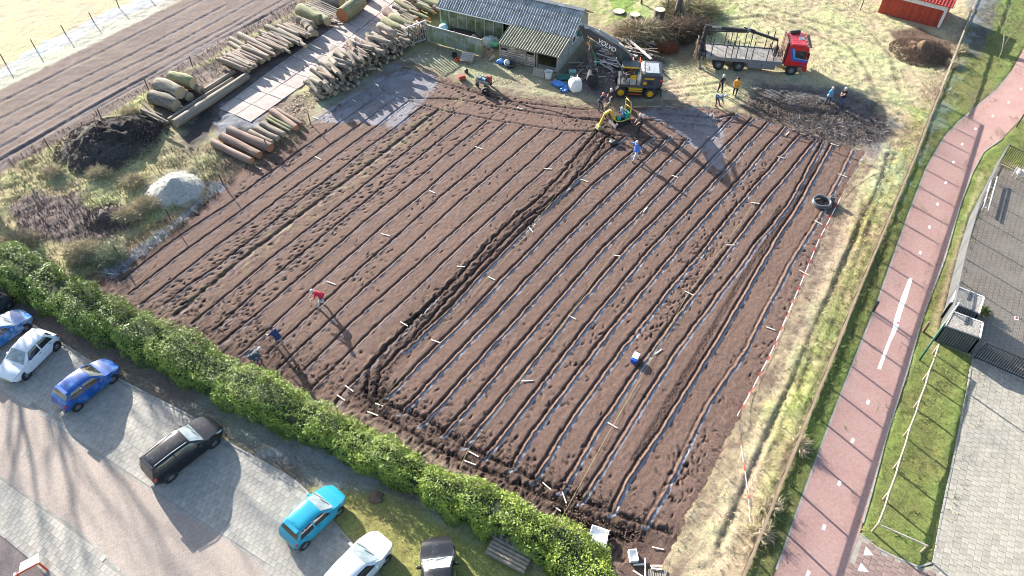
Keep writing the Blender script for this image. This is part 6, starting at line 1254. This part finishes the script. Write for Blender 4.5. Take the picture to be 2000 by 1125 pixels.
# white frame and chairs in the yard
fr=empty('white_goal_frame',W(1925,385),label='white tubular frame leaning inside the grey yard fence',cat='frame'); o0=W(1925,385)
for a,b in (((1948,345),(1930,412)),((1938,345),(1921,405))): t=MB(); t.tube([W(*a,.4)-o0,W(*b,.4)-o0],.05,8); t.build('tube',M_cope,fr,smooth=True)
for k in range(4): t=MB(); a=W(1938-k*5.5,346+k*19,.4)-o0;b=W(1948-k*5.8,346+k*21,.4)-o0; t.tube([a,b],.03,6); t.tube([a,(a.x,a.y,0)],.03,6); t.build('cross_tube',M_cope,fr,smooth=True)
def chair(px,rz,label):
    c=empty('garden_chair',W(*px),R(rz),label,'chair','white chairs in the yard'); MB().box((0,0,.42),(.42,.42,.04)).build('seat',M_cope,c); MB().box((-.2,0,.68),(.04,.42,.45)).build('backrest',M_cope,c)
    for x in(-.18,.18):
        for y in(-.18,.18): t=MB(); t.tube([(x,y,0),(x,y,.42)],.02,6); t.build('leg',M_cope,c)
chair((1983,345),20,'white chair at the left of the two by the yard end fence'); chair((1994,350),20,'white chair at the right of the two by the yard end fence')
# ================================================================== RED SHED top right
rs_o=W(1834,56); rs_a=ang((1834,56),(1714,24)); rs=empty('red_shed',rs_o,rs_a,label='red board shed with white trim and red tiled roof at the top edge',cat='shed')
Lr=math.hypot(*(np.array(G(1834,56))-np.array(G(1714,24)))); M_redw=mat('red_boards',(.36,.05,.025),.75,var=.25,vs=3,randc=.18); M_rtile=mat('red_roof_tile',(.5,.045,.03),.5,var=.2,vs=6,coat=.2,randc=.15)
nb=int(Lr/.19); z1=2.35
for i in range(nb): MB().box(((i+.5)*Lr/nb,0,z1/2),(Lr/nb-.012,.035,z1)).build('board',M_redw,rs)
for i in range(22): MB().box((0.0,-.12-(i+.0)*.19,z1/2),(.035,.178,z1)).build('board',M_redw,rs)
MB().box((Lr/2,.03,2.05),(Lr,.03,.42)).build('white_fascia',M_cope,rs); MB().box((.12,.035,1.1),(.26,.03,2.0)).build('white_corner_board',M_cope,rs)
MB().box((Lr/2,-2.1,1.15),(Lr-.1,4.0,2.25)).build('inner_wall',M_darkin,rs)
for j in range(12):
    for i in range(int((Lr+.7)/.3)): 
        t=MB(); x=-.35+(i+.5)*.3; t.add([(x-.15,.28-j*.19,2.38+j*.13),(x-.05,.28-j*.19,2.44+j*.13),(x+.15,.28-j*.19,2.36+j*.13),(x-.15,.05-j*.19,2.5+j*.13),(x-.05,.05-j*.19,2.57+j*.13),(x+.15,.05-j*.19,2.48+j*.13),(x-.15,.28-j*.19,2.33+j*.13),(x+.15,.28-j*.19,2.31+j*.13)],[(0,1,4,3),(1,2,5,4),(6,7,2,1,0)])
        if i==0 and j==0: tl0=t.build('roof_tile',M_rtile,rs); base_=(x,j)
        else: o=tl0.copy(); COL.objects.link(o); o.parent=rs; o.location=(x-base_[0],-j*.19,j*.13)
t=MB(); t.tube([(0,0,0),(0,0,1.1)],.05,6); o=t.build('dark_post',M_dpost); o.location=W(1680,20); tag(o,'lone dark post in the grass left of the red shed','post')

o=brush('flat_brush',(1640,250),4.2,2.3,.12,2300,'flat dark tangle of twigs on the frosty ground behind the tape',[(.09,.065,.05),(.13,.09,.07),(.26,.24,.23),(.22,.2,.2)],seed=77,L=(.25,.9),up=.12); o['kind']='stuff'
o=brush('flat_brush',(1560,215),4.6,2.0,.12,2200,'thin dark twigs strewn over the frosty ground below the lorry',[(.1,.075,.06),(.16,.13,.11)],seed=78,L=(.2,.7),up=.08); o['kind']='stuff'
# ================================================================== YARD THINGS between shed and field
M_mossm=mat('mossy_corrugated_metal',(.33,.35,.32),.7,var=.25,vs=2,c2=(.2,.24,.1),cs=1.3,cth=.5,cw=.12,randc=.08)
mf=empty('metal_fence',sh(10.8,0),R(154.72),label='waist high fence of mossy corrugated metal sheets left of the lean-to',cat='fence')
for i in range(7):
    x0=-3.1+i*.89; xs=np.linspace(x0,x0+.9,42); t=MB(); V=[]
    for z in (.05,1.78-(.0)): 
        for x in xs: V.append((x,.035*math.sin(2*math.pi*x/.15)-.02*(i%2)+(.25-(x+3.1)*.045),z))
    k=len(xs); t.add(V,[(j,j+1,k+j+1,k+j) for j in range(k-1)]); t.build('metal_sheet',M_mossm,mf)
t=MB(); t.bar((-3.15,.28,1.8),(3.15,-.0,1.8),.05,.05); t.build('top_rail',M_cope,mf)
for x in (-3.15,-.1,3.1): t=MB(); t.bar((x,.2-(x+3.1)*.03,0),(x,.2-(x+3.1)*.03,1.9),.08); t.build('fence_post',M_wood,mf)
lg_=empty('leaning_gate_frame',sh(14.1,.6),R(154.72+70),label='grey wooden gate frame with mossy slats leaning at the left end of the metal fence',cat='gate')
t=MB(); t.bar((0,0,.1),(.2,0,2.0),.09); t.bar((2.8,0,.3),(2.7,0,2.1),.09); t.bar((.2,0,2.0),(2.7,0,2.1),.09); t.bar((0,0,.1),(2.8,0,.3),.09); t.build('gate_frame',M_cope,lg_)
for k in range(8): t=MB(); t.bar((.4+k*.3,.05,.15),(.5+k*.28,.1,1.95),.14,.03,up=(0,1,0)); t.build('slat',M_plank if k<6 else M_panel,lg_)
M_tarp=mat('brown_cardboard',(.33,.25,.19),.9,var=.2); M_blue=mat('blue_tarp',(.04,.16,.45),.45,var=.3,vs=5,bump=.02,bs=6); M_green=mat('green_tarp',(.02,.12,.09),.5,var=.3,vs=5,bump=.02,bs=6); M_bag=mat('white_woven_bag',(.66,.66,.63),.8,var=.12,vs=4,bump=.02,bs=5)
def lumpy(name,loc,d,m,label,cat,seed=1,rz=0,parent=None,nz=.18,flat=0,n=3):
    """sagging soft body: squashed box-sphere with folds"""
    bm=bmesh.new(); bmesh.ops.create_icosphere(bm,subdivisions=n,radius=1); r=random.Random(seed); ph=[r.uniform(0,6) for _ in range(6)]
    for v in bm.verts:
        c=v.co; f=1+nz*(math.sin(c.x*4+ph[0])*math.sin(c.y*5+ph[1])+.6*math.sin(c.z*7+c.x*6+ph[2])*math.sin(c.y*8+ph[3])); x,y,z=c*f; sg=lambda q:math.copysign(abs(q)**(1-flat*.5),q)
        v.co=(sg(x)*d[0]/2,sg(y)*d[1]/2,max((sg(z)+.85)*d[2]/1.85,0))
    me=bpy.data.meshes.new(name); bm.to_mesh(me); bm.free(); me.materials.append(m); me.polygons.foreach_set('use_smooth',[True]*len(me.polygons)); o=bpy.data.objects.new(name,me); COL.objects.link(o); o.location=loc; o.rotation_euler=(0,0,rz); o.parent=parent
    if label: tag(o,label,cat)
    return o
o=empty('bulk_bag',W(1123,176),R(20),'big white woven bulk bag standing beside the blue tarp','bulk bag'); lumpy('bag_body',(0,0,0),(1.15,1.1,1.15),M_bag,None,None,3,parent=o,nz=.05,flat=.9); 
for a in range(4): t=MB(); c=(.45*math.cos(a*1.57+.78),.45*math.sin(a*1.57+.78)); t.tube([(c[0],c[1],1.0),(c[0]*1.1,c[1]*1.1,1.3),(c[0]*.6,c[1]*.6,1.35),(c[0]*.5,c[1]*.5,1.02)],.03,6); t.build('lifting_loop',M_bag,o)
lumpy('tarp_heap',W(1092,168),(1.5,.8,.45),M_blue,'crumpled blue tarp left of the white bulk bag','tarp',4,R(-25),nz=.3); lumpy('tarp_heap',W(1105,176),(1.1,.7,.35),M_blue,'smaller fold of blue tarp touching the white bulk bag','tarp',5,R(60),nz=.35); lumpy('tarp_heap',W(1104,155),(1.8,.8,.4),M_green,'dark green tarp behind the blue one','tarp',6,R(10),nz=.3)
t=MB(); t.lathe([(.001,.05),(.26,.05),(.3,0),(.36,.62),(.40,.66),(.36,.66),(.29,.1),(.001,.1)],18); o=t.build('white_tub',M_bag,smooth=True,autos=40); o.location=W(1071,152); tag(o,'open round white tub by the corner of the lean-to','tub')
lumpy('blue_tub',W(978,124),(.75,.7,.45),M_blue,'small blue bundle in front of the lean-to','bundle',8); o=lumpy('white_sack',W(990,128),(.6,.5,.6),M_bag,'white sack on a dark basket in front of the lean-to','sack',9)
t=MB(); t.lathe([(.3,0),(.5,.35),(.52,.4),(.46,.4),(.3,.1)],16); o=t.build('dark_basket',M_blackp,smooth=True); o.location=W(996,131); tag(o,'black round basket beside the white sack','basket')
plank(W(1040,140,.05),W(1062,146,.05),.8,.04,'grey board sheet leaning at the opening of the lean-to',m=M_plank,name='leaning_board',cat='board'); bpy.data.objects['leaning_board'].rotation_mode='XYZ'; bpy.data.objects['leaning_board'].rotation_euler=(R(68),0,R(-25)); bpy.data.objects['leaning_board'].location=W(1052,142,.4)
for a,b,l in (((1020,138),(1050,150),'long thin rail lying before the lean-to'),((1005,125),(1020,134),'short stick near the black basket'),((1010,132),(1003,137),'stick pointing to the field by the basket')): plank(W(*a,.05),W(*b,.05),.06,.05,l)
# pallet table, pots
pt=empty('pallet',W(913,120),R(-12),'grey wooden pallet leaning in front of the metal fence','pallet')
for k in range(6): MB().box((0,-.45+k*.18,.35+k*.06),(1.25,.15,.025),M=Matrix.Rotation(R(20),3,'X')).build('plank',M_plank,pt)
for x in (-.55,0,.55): t=MB(); t.bar((x,-.5,.28),(x,.5,.62),.08,.08); t.build('bearer',M_plank,pt)
def pot(px,r,h,m,label,cat='pot'): t=MB(); t.lathe([(.001,0),(r*.75,0),(r,h),(r*.85,h),(r*.65,.05),(.001,.05)],14); o=t.build('flower_pot',m,smooth=True,autos=40); o.location=W(*px); tag(o,label,cat)
pot((888,112),.28,.4,M_blackp,'black pot left of the leaning pallet'); pot((893,119),.22,.3,M_ored,'small red pot next to the black pot')
lumpy('barrel_cover',W(867,66),(1.0,1.0,1.0),mat('pale_blue_plastic',(.35,.6,.68),.4),'pale blue plastic drum behind the metal fence','drum',11,nz=.03,flat=.5)
g=MB(); g.lathe([(1.15,0),(.6,.45),(.05,1.0),(.001,1.0)],9); o=g.build('sand_heap',M_tarp); o.location=W(926,85); tag(o,'pointed brown heap behind the metal fence','heap')
lumpy('compost',W(900,72),(3.2,1.6,.6),mat('dark_compost',(.045,.035,.03),.95,var=.4,vs=8,bump=.04,bs=10),'dark compost behind the metal fence','compost heap',12,R(-15),nz=.25)
lumpy('bag_heap',W(958,92),(1.5,1.2,1.1),mat('clear_bag',(.5,.52,.52),.35,var=.3,vs=4,c2=(.3,.34,.33),cs=2),'pile of clear plastic bags beside the lean-to','bags',13,nz=.25); lumpy('green_bag',W(966,90,.7),(.8,.5,.45),mat('green_bag',(.06,.3,.15),.4),'green bag lying on the clear bags','bag',14,nz=.2)
for i,(a,b,z,l) in enumerate((((952,112),(962,95),.7,'brown board leaning upright at the end of the metal fence'),((944,112),(948,92),.8,'narrow brown board at the end post of the metal fence'),((955,118),(966,108),.4,'pale board lying low beside the brown ones'))): plank(W(*a,.05),W(*b,z),.4,.04,l,m=M_rust if i<2 else None)
# cart with crates
ct=empty('garden_cart',W(945,168),R(-30),'loaded garden cart with small wheels standing at the edge of the field','cart')
MB().box((0,0,.45),(1.3,.75,.08)).box((.0,.36,.6),(1.3,.04,.3)).box((0,-.36,.6),(1.3,.04,.3)).build('cart_bed',M_tgrey,ct)
for x in (-.45,.45):
    for y in (-.4,.4): t=MB(); t.lathe([(.05,-.04),(.2,-.04),(.22,0),(.2,.04),(.05,.04)],14,c=(x,y,.22),M=Matrix.Rotation(R(90),3,'X')); t.build('wheel',M_tyre,ct)
t=MB(); t.tube([(.65,0,.4),(1.1,0,.7),(1.1,.25,.75),(1.1,-.25,.75)],.025,6); t.build('handle',M_dsteel,ct)
M_crate=mat('red_brown_crate',(.28,.06,.04),.7,var=.2)
for x,y,z,d,m,l in ((.45,.25,.5,(.35,.3,.55),M_crate,'tall red brown crate standing on the garden cart'),(-.1,.05,.5,(.4,.4,.2),mat('blue_box',(.12,.3,.42),.6),'pale blue box on the garden cart'),(-.4,-.1,.5,(.4,.35,.4),M_tgrey,'grey can on the garden cart')):
    b=MB(); b.box((0,0,d[2]/2),d,taper=1.06); 
    for k in (.2,.5,.8): b.box((0,0,d[2]*k),(d[0]*1.09,d[1]*1.09,.02))
    o=b.build('crate',m,bevel=.01); v=ct.matrix_basis@Vector((x,y,z)); o.location=v; o.rotation_euler=(0,0,R(-30)); tag(o,l,'crate')
b=MB(); b.box((0,0,.22),(.6,.45,.44),taper=1.05).box((0,0,.3),(.66,.5,.03)).box((0,0,.12),(.64,.48,.03)); o=b.build('crate',M_crate,bevel=.01); o.location=W(902,155); o.rotation_euler=(0,0,.4); tag(o,'red brown crate on the grass left of the garden cart','crate')
lumpy('dark_can',W(911,142),(.4,.4,.4),M_blackp,'black can behind the red brown crate','can',15,nz=.05)
t=MB(); t.lathe([(.16,-.15),(.34,-.15),(.38,0),(.34,.15),(.16,.15)],16,M=Matrix.Rotation(R(80),3,'X')); o=t.build('old_wheel',M_tyre,smooth=True,autos=40); o.location=W(948,178,.3); tag(o,'old wheel leaning against the garden cart','wheel')
# timber scrap around the excavator
M_scr=[mat('bleached_timber',(.5,.48,.45),.85,var=.2,randc=.15),mat('grey_timber',(.3,.28,.26),.9,var=.3,randc=.2),mat('brown_timber',(.22,.16,.12),.9,var=.3,randc=.2)]
rs2=random.Random(31); protos=[]
for m_ in M_scr: me=plank_me.copy(); me.materials.clear(); me.materials.append(m_); protos.append(me)
def scrap(n,x0,x1,y0,y1,a0,a1,label,group,zmax,L=(1.2,3.0),mm=(0,0,1,2)):
    for i in range(n):
        x=rs2.uniform(x0,x1);y=rs2.uniform(y0,y1); c=W(x,y); a=R(rs2.uniform(a0,a1)); l=rs2.uniform(*L); z=rs2.uniform(.05,zmax); d=Vector((math.cos(a),math.sin(a),rs2.uniform(-.12,.12)))*l/2; c.z=z+.1
        o=plank(c-d,c+d,rs2.uniform(.07,.16),rs2.uniform(.03,.08),label,group); o.data=protos[rs2.choice(mm)]
scrap(46,1182,1226,96,140,-75,-10,'loose bleached batten in the scrap timber heap between boom and cab','scrap timber by the cab',.8)
scrap(40,1215,1290,68,118,-60,-5,'thin board in the scrap timber heap behind the excavator','scrap timber behind the excavator',.7,mm=(0,1,2,2))
scrap(12,1120,1165,125,158,-20,60,'dark board on the churned ground under the bucket','boards under the bucket',.15,L=(.8,2),mm=(1,2,2))
plank(W(1222,72,.7),W(1272,115,.9),.22,.1,'long bleached beam lying on the scrap timber behind the excavator',m=M_scr[0],name='beam',cat='beam'); plank(W(1188,100,.5),W(1222,140,.4),.12,.1,'long white rail crossing the scrap timber left of the cab',m=M_scr[0],name='beam',cat='beam')
b=MB(); b.box((0,0,.45),(.75,.75,.9),taper=.97).box((0,0,.9),(.8,.8,.05)).box((0,0,.1),(.8,.8,.06)); o=b.build('rusty_bin',M_rust,bevel=.02); o.location=W(1187,120); tag(o,'rusty square bin standing under the raised boom','bin')
b=MB(); b.add([(0,0,2.0),(1.6,0,2.1),(1.7,.5,.2),(.2,.4,.9),(0,0.02,1.96),(1.6,.02,2.06),(1.7,.54,.2),(.2,.44,.9)],[(0,1,2,3),(7,6,5,4),(0,4,5,1),(1,5,6,2),(2,6,7,3),(3,7,4,0)]); o=b.build('hanging_tarp',M_green); o.location=sh(-.25,4.6); o.rotation_euler=(0,0,R(60)); tag(o,'green tarp hanging at the right gable of the shed','tarp')
b=MB(); b.box((0,0,.1),(.7,.5,.2)).box((0,0,.22),(.5,.35,.06)); o=b.build('green_tray',mat('pale_green_plastic',(.3,.5,.42),.5),bevel=.02); o.location=W(1118,142); tag(o,'pale green plastic tray by the corner of the lean-to','tray')
# ================================================================== SMALL THINGS ON THE FIELD
b=empty('cool_box',W(1240,703),R(60),'blue box with a white lid standing among the rows','box'); MB().box((0,0,.17),(.62,.36,.34),taper=1.04).build('box_body',mat('bright_blue_plastic',(.01,.09,.5),.35),b,bevel=.02); MB().box((.08,0,.36),(.5,.38,.05)).build('white_lid',M_white,b,bevel=.01); MB().box((-.02,-.195,.2),(.26,.012,.16)).build('white_label',M_white,b); MB().tube([(-.2,-.2,.3),(-.2,-.26,.4),(.2,-.26,.4),(.2,-.2,.3)],.012,6).build('handle',M_blackp,b)
M_hose=mat('grey_drain_hose',(.09,.1,.11),.35,var=.2,vs=10); hc=empty('hose_coil',W(1604,398),0,'coil of dark grey drain hose standing on the soil near the right edge','hose coil')
for k in range(2):
    r=.66-.02*(k%2); t=MB(); n=28; t.tube([(r*math.cos(2*math.pi*i/n),r*math.sin(2*math.pi*i/n)*1,.10+k*.15+.03*math.sin(i)) for i in range(n+1)],.085,8,caps=False); t.build('hose_turn',M_hose,hc,smooth=True)
t=MB(); t.lathe([(.08,0),(.2,0),(.22,.3),(.2,.55),(.08,.55)],12); o=t.build('small_reel',M_hose,smooth=True,autos=50); o.location=W(1623,394); tag(o,'small dark reel standing behind the hose coil','reel')
lumpy('earth_clod_bucket',W(1199,281),(.8,.6,.35),M_blackp,'dark lump of sod lying below the small digger','clod',17,nz=.3)
for i,(p,d,l) in enumerate((((1170,1043),(.9,.5,.25),'big open white box half in the hedge at the field edge'),)): 
    b=empty('white_box',W(*p,.1),R(-20),l,'box'); 
    for s,c,q in (((d[0],.03,d[2]),(0,d[1]/2,d[2]/2),0),((d[0],.03,d[2]),(0,-d[1]/2,d[2]/2),0),((.03,d[1],d[2]),(d[0]/2,0,d[2]/2),0),((.03,d[1],d[2]),(-d[0]/2,0,d[2]/2),0),((d[0],d[1],.03),(0,0,.015),0)): MB().box(c,s).build('box_side',M_white,b)
    MB().box((.1,-d[1]*.85,.2),(d[0]*.9,.45,.03),M=Matrix.Rotation(R(18),3,'X')).build('open_flap',M_white,b)
b=empty('white_tub',W(1236,1088),R(5),'white rectangular tub standing on the soil at the end of the hedge','tub')
for s,c in (((.42,.03,.3),(0,.28,.15)),((.42,.03,.3),(0,-.28,.15)),((.03,.56,.3),(.2,0,.15)),((.03,.56,.3),(-.2,0,.15)),((.4,.56,.03),(0,0,.1))): MB().box(c,s).build('tub_side',M_white,b)
for a,b_,l in (((1260,1090),(1260,1130),'upright running white pipe by the white tub'),((1237,1103),(1260,1102),'short white pipe next to the white tub'),((1270,1105),(1293,1105),'thick white batten below the tub'),((1272,1110),(1293,1112),'second batten under the thick white one'),((1236,1114),(1258,1128),'white pipe slanting into the hedge')): plank(W(*a,.12),W(*b_,.12),.07,.06,l,m=M_stick,name='white_pipe',cat='pipe')
for i in range(12): plank(W(1264+i*3.4,1112+random.uniform(-3,6),.06),W(1262+i*3.4,1130,.06),.05,.05,'offcut in the row of sawn ends by the bottom edge','sawn ends at the bottom edge',m=None,name='offcut')
# pallets with a bicycle rack
pa=ang((960,1072),(1028,1108)); pc=W(993,1082)
for k,l in enumerate(('lower pallet of the pair on the lawn beside the hedge','upper pallet of the pair on the lawn beside the hedge')):
    p=empty('pallet',(pc.x+.05,pc.y-.05,.0+k*.15),pa,l,'pallet')
    for j in range(6): MB().box((0,-.5+j*.2,.13),(2.2,.15,.022)).build('plank',M_wood if k else M_plank,p)
    for j in range(3): MB().box((0,-.5+j*.5,.01),(2.2,.10,.02)).build('bottom_plank',M_plank,p)
    for x in (-1.05,-.5,0,.5,1.05):
        for y in (-.5,0,.5): MB().box((x,y,.07),(.12,.10,.09)).build('block',M_plank,p)
br=empty('bicycle_rack',W(1000,1062),pa,'galvanised bicycle rack half under the hedge beside the pallets','bicycle rack'); M_galv=mat('galvanised',(.42,.45,.48),.4,metal=.5)
t=MB(); t.tube([(-1.45,-.25,.35),(1.45,-.25,.35)],.022,6); t.build('rail',M_galv,br); t=MB(); t.tube([(-1.45,.25,.35),(1.45,.25,.35)],.022,6); t.build('rail',M_galv,br)
for k in range(8):
    x=-1.25+k*.36; t=MB()
    for s in (-.035,.035): t.tube([(x+s,-.25,.35),(x+s,-.2,.75),(x+s,.15,.95),(x+s,.25,.4)],.013,6)
    t.build('wheel_hoop',M_galv,br,smooth=True)
for x in (-1.4,1.4): t=MB(); t.tube([(x,-.25,0),(x,-.25,.35),(x,.25,.35),(x,.25,0)],.022,6); t.build('foot',M_galv,br)
# board sign bottom left
sg_=empty('barrier_sign',W(72,1125),R(-55)+R(90),'orange and white barrier frame with a pale board at the bottom left corner','sign')
t=MB(); t.bar((-.5,0,.95),(.5,0,.95),.09,.12); t.build('orange_bar',M_ored,sg_); t=MB(); t.bar((-.5,.0,0),(-.5,0,1.0),.08); t.build('leg',M_ored,sg_); t=MB(); t.bar((.5,0,0),(.5,0,1.0),.08); t.build('leg',M_ored,sg_)
MB().box((0,.45,.6),(.85,1.0,.03),M=Matrix.Rotation(R(-28),3,'X')).build('pale_board',mat('pale_blue_board',(.6,.66,.74),.5,var=.05),sg_); MB().box((0,-.02,1.02),(.8,.03,.03)).build('white_strip',M_white,sg_)
for x in (-.52,.52): MB().box((x,0,1.03),(.12,.12,.05)).build('white_cap',M_white,sg_)
# mole hill, pale stones on the road
lumpy('mole_hill',W(735,973),(.75,.65,.16),mat('mole_earth',(.14,.09,.065),.95,var=.4,vs=10,bump=.03,bs=15),'small round molehill on the lawn behind the turquoise car','molehill',19,nz=.2)
for dx,dy in ((-7,2),(0,-4),(6,1),(1,6)):
    c=G(50+dx,885+dy); o=MB().box((0,0,0),(.24,.2,.012)).build('pale_paver',M_slab2); o.location=(c[0],c[1],.016); o.rotation_euler=(0,0,A_BAY); tag(o,kind='structure')
# fine litter: leaves and chips, soil clods and stones (masses)
def litter(name,poly,n,size,cols,label,seed,zf=.02,flat=True):
    r=np.random.default_rng(seed); p=GP(poly); lo=p.min(0);hi=p.max(0); X=r.uniform(lo[0],hi[0],n);Y=r.uniform(lo[1],hi[1],n); k=sdist(p,X,Y,1)>0; X=X[k];Y=Y[k];n=len(X); z=ground_fields(X[:,None],Y[:,None])[3][:,0]+zf
    a=r.uniform(0,6.28,n); s=size*r.uniform(.4,1.5,n); nx=r.normal(0,.35,n); ny=r.normal(0,.35,n); V=[]
    for q,m in ((0,1),(2.0,.6),(3.3,1),(5.0,.7)): dx=np.cos(a+q)*s*m;dy=np.sin(a+q)*s*m; V.append(np.stack([X+dx,Y+dy,np.maximum(z+dx*nx+dy*ny,z-.01)],-1))
    V=np.stack(V,1).reshape(-1,3); C=np.array(cols)[r.integers(0,len(cols),n)]*r.uniform(.6,1.3,(n,1)); o=mesh_np(name,V,np.arange(4*n).reshape(-1,4),M_blade,cols=np.repeat(C,4,0)); tag(o,label,kind='stuff')
leaf=[(.2,.14,.09),(.26,.19,.12),(.12,.09,.06),(.3,.27,.22)]
litter('leaf_litter',[(-60,560),(0,560),(150,640),(300,720),(500,825),(700,905),(830,975),(760,962),(600,950),(500,888),(375,808),(225,730),(100,650),(0,588),(-60,560)],26000,.05,leaf,'dead leaves under the hedge',71)
litter('wood_chips',[(390,140),(440,120),(560,120),(620,60),(740,0),(700,-10),(590,20),(480,90),(395,150)],9000,.07,[(.4,.3,.2),(.3,.22,.15),(.45,.4,.33)],'bark and wood chips between the logs',72); litter('wood_chips',[(500,235),(560,185),(640,130),(660,180),(620,225),(590,235),(540,240),(480,270),(400,310),(420,260)],9000,.07,[(.4,.3,.2),(.3,.22,.15),(.2,.15,.1)],'bark and wood chips around the near logs',73)
litter('road_leaves',[(0,780),(500,1125),(600,1125),(400,960),(200,780),(50,700),(0,640)],500,.035,leaf,'a few fallen leaves on the paving',74,zf=.03)
litter('heap_rubble',[(130,300),(200,240),(300,250),(340,300),(290,340),(180,350)],0,.05,leaf,'x',75) if 0 else None
litter('rubbish_scraps',[(1100,140),(1160,95),(1220,70),(1300,110),(1290,150),(1190,175)],1600,.10,[(.5,.48,.45),(.3,.28,.26),(.12,.1,.09),(.2,.14,.1)],'splinters and scraps on the churned ground around the excavator',76,zf=.05)
litter('path_leaves',[(1650,1125),(1900,300),(1840,300),(1520,1125)],350,.03,[(.2,.16,.1),(.3,.25,.15)],'few leaves on the cycle path',77,zf=.06)
# soil clods on the heaps and the walked strips
def clods(name,centers,label,cols,seed,size=(.03,.09)):
    r=np.random.default_rng(seed); V=[];C=[]; oct_=np.array([(1,0,0),(-1,0,0),(0,1,0),(0,-1,0),(0,0,1),(0,0,-1)]); T=np.array([(0,2,4),(2,1,4),(1,3,4),(3,0,4),(2,0,5),(1,2,5),(3,1,5),(0,3,5)])
    P=[]
    for (px,py,rad,n,hf) in centers:
        x,y=G(px,py); a=r.uniform(0,6.28,n); q=rad*np.sqrt(r.random(n)); X=x+q*np.cos(a);Y=y+q*np.sin(a); t=np.clip(1-q/rad,0,1); P.append(np.stack([X,Y,hf*t**.9+.01],-1))
    P=np.concatenate(P); n=len(P); s=r.uniform(*size,n)[:,None,None]*r.uniform(.6,1.2,(n,6,1)); V=(P[:,None,:]+oct_[None]*s).reshape(-1,3); Fc=(T[None]+np.arange(n)[:,None,None]*6).reshape(-1,3); C=np.repeat(np.array(cols)[r.integers(0,len(cols),n)]*r.uniform(.7,1.3,(n,1)),6,0)
    o=mesh_np(name,V,Fc,M_blade,cols=C); tag(o,label,kind='stuff')
clods('heap_clods',[(210,283,4.2,1900,1.85),(258,262,3.0,1500,1.6),(208,425,1.6,500,.65)],'dark earth clods over the soil heaps',[(.07,.055,.05),(.04,.032,.03),(.1,.085,.075)],81); clods('heap_clods',[(1797,103,2.9,2600,1.05),(1812,92,1.6,600,.5)],'brown earth clods over the heap near the red shed',[(.14,.09,.06),(.09,.06,.045)],82); clods('heap_grit',[(345,372,2.8,900,1.2)],'loose pale grit on the sand heap',[(.42,.42,.39),(.3,.3,.28)],83,size=(.02,.055))
r_=np.random.default_rng(9)
cl=[]
for ln,_,_,_ in DIG:
    for k in range(70): 
        t=r_.random(); q=np.array(ln,float); i=r_.integers(0,len(q)-1); p=q[i]*(1-t)+q[i+1]*t; cl.append((p[0]+r_.normal(0,9),p[1]+r_.normal(0,6),.25,3,0.03))
for k in range(330): cl.append((r_.uniform(330,1260),0,.3,2,.02))
cl=[(x,y if y else 590+(x-330)*.47+r_.normal(0,22),a,b,c) for x,y,a,b,c in cl]+[(r_.normal(1200,26),r_.normal(262,20),.3,3,.03) for _ in range(160)]
clods('field_clods',cl,'crumbled clods along the trenches and the trampled headland',[(.12,.078,.06),(.08,.055,.045),(.15,.1,.08)],84,size=(.02,.07))
# ================================================================== the logs buried deep in the stacks, past the count of single things: one mass each
def join_mass(objs,name,label):
    bpy.context.view_layer.update(); mb=MB(); ms=[]
    for o in objs:
        me=o.data; M=o.matrix_basis; n=len(mb.v); mb.v+=[tuple(M@v.co) for v in me.vertices]
        for m in me.materials:
            if m not in ms: ms.append(m)
        for p in me.polygons: mb.f.append(tuple(n+i for i in p.vertices)); mb.m.append(ms.index(me.materials[p.material_index]))
    for o in objs: bpy.data.objects.remove(o)
    j=mb.build(name,ms); tag(j,label,kind='stuff')
join_mass([o for o in bpy.data.objects if o.get('label','').startswith('gnarled weathered log in the low')][:165],'log_stack_core','gnarled logs buried low in the firewood stack')
join_mass([o for o in bpy.data.objects if o.get('label','').startswith('log underneath') and o.location.z<.62],'log_row_core','logs buried underneath the row beyond the track')
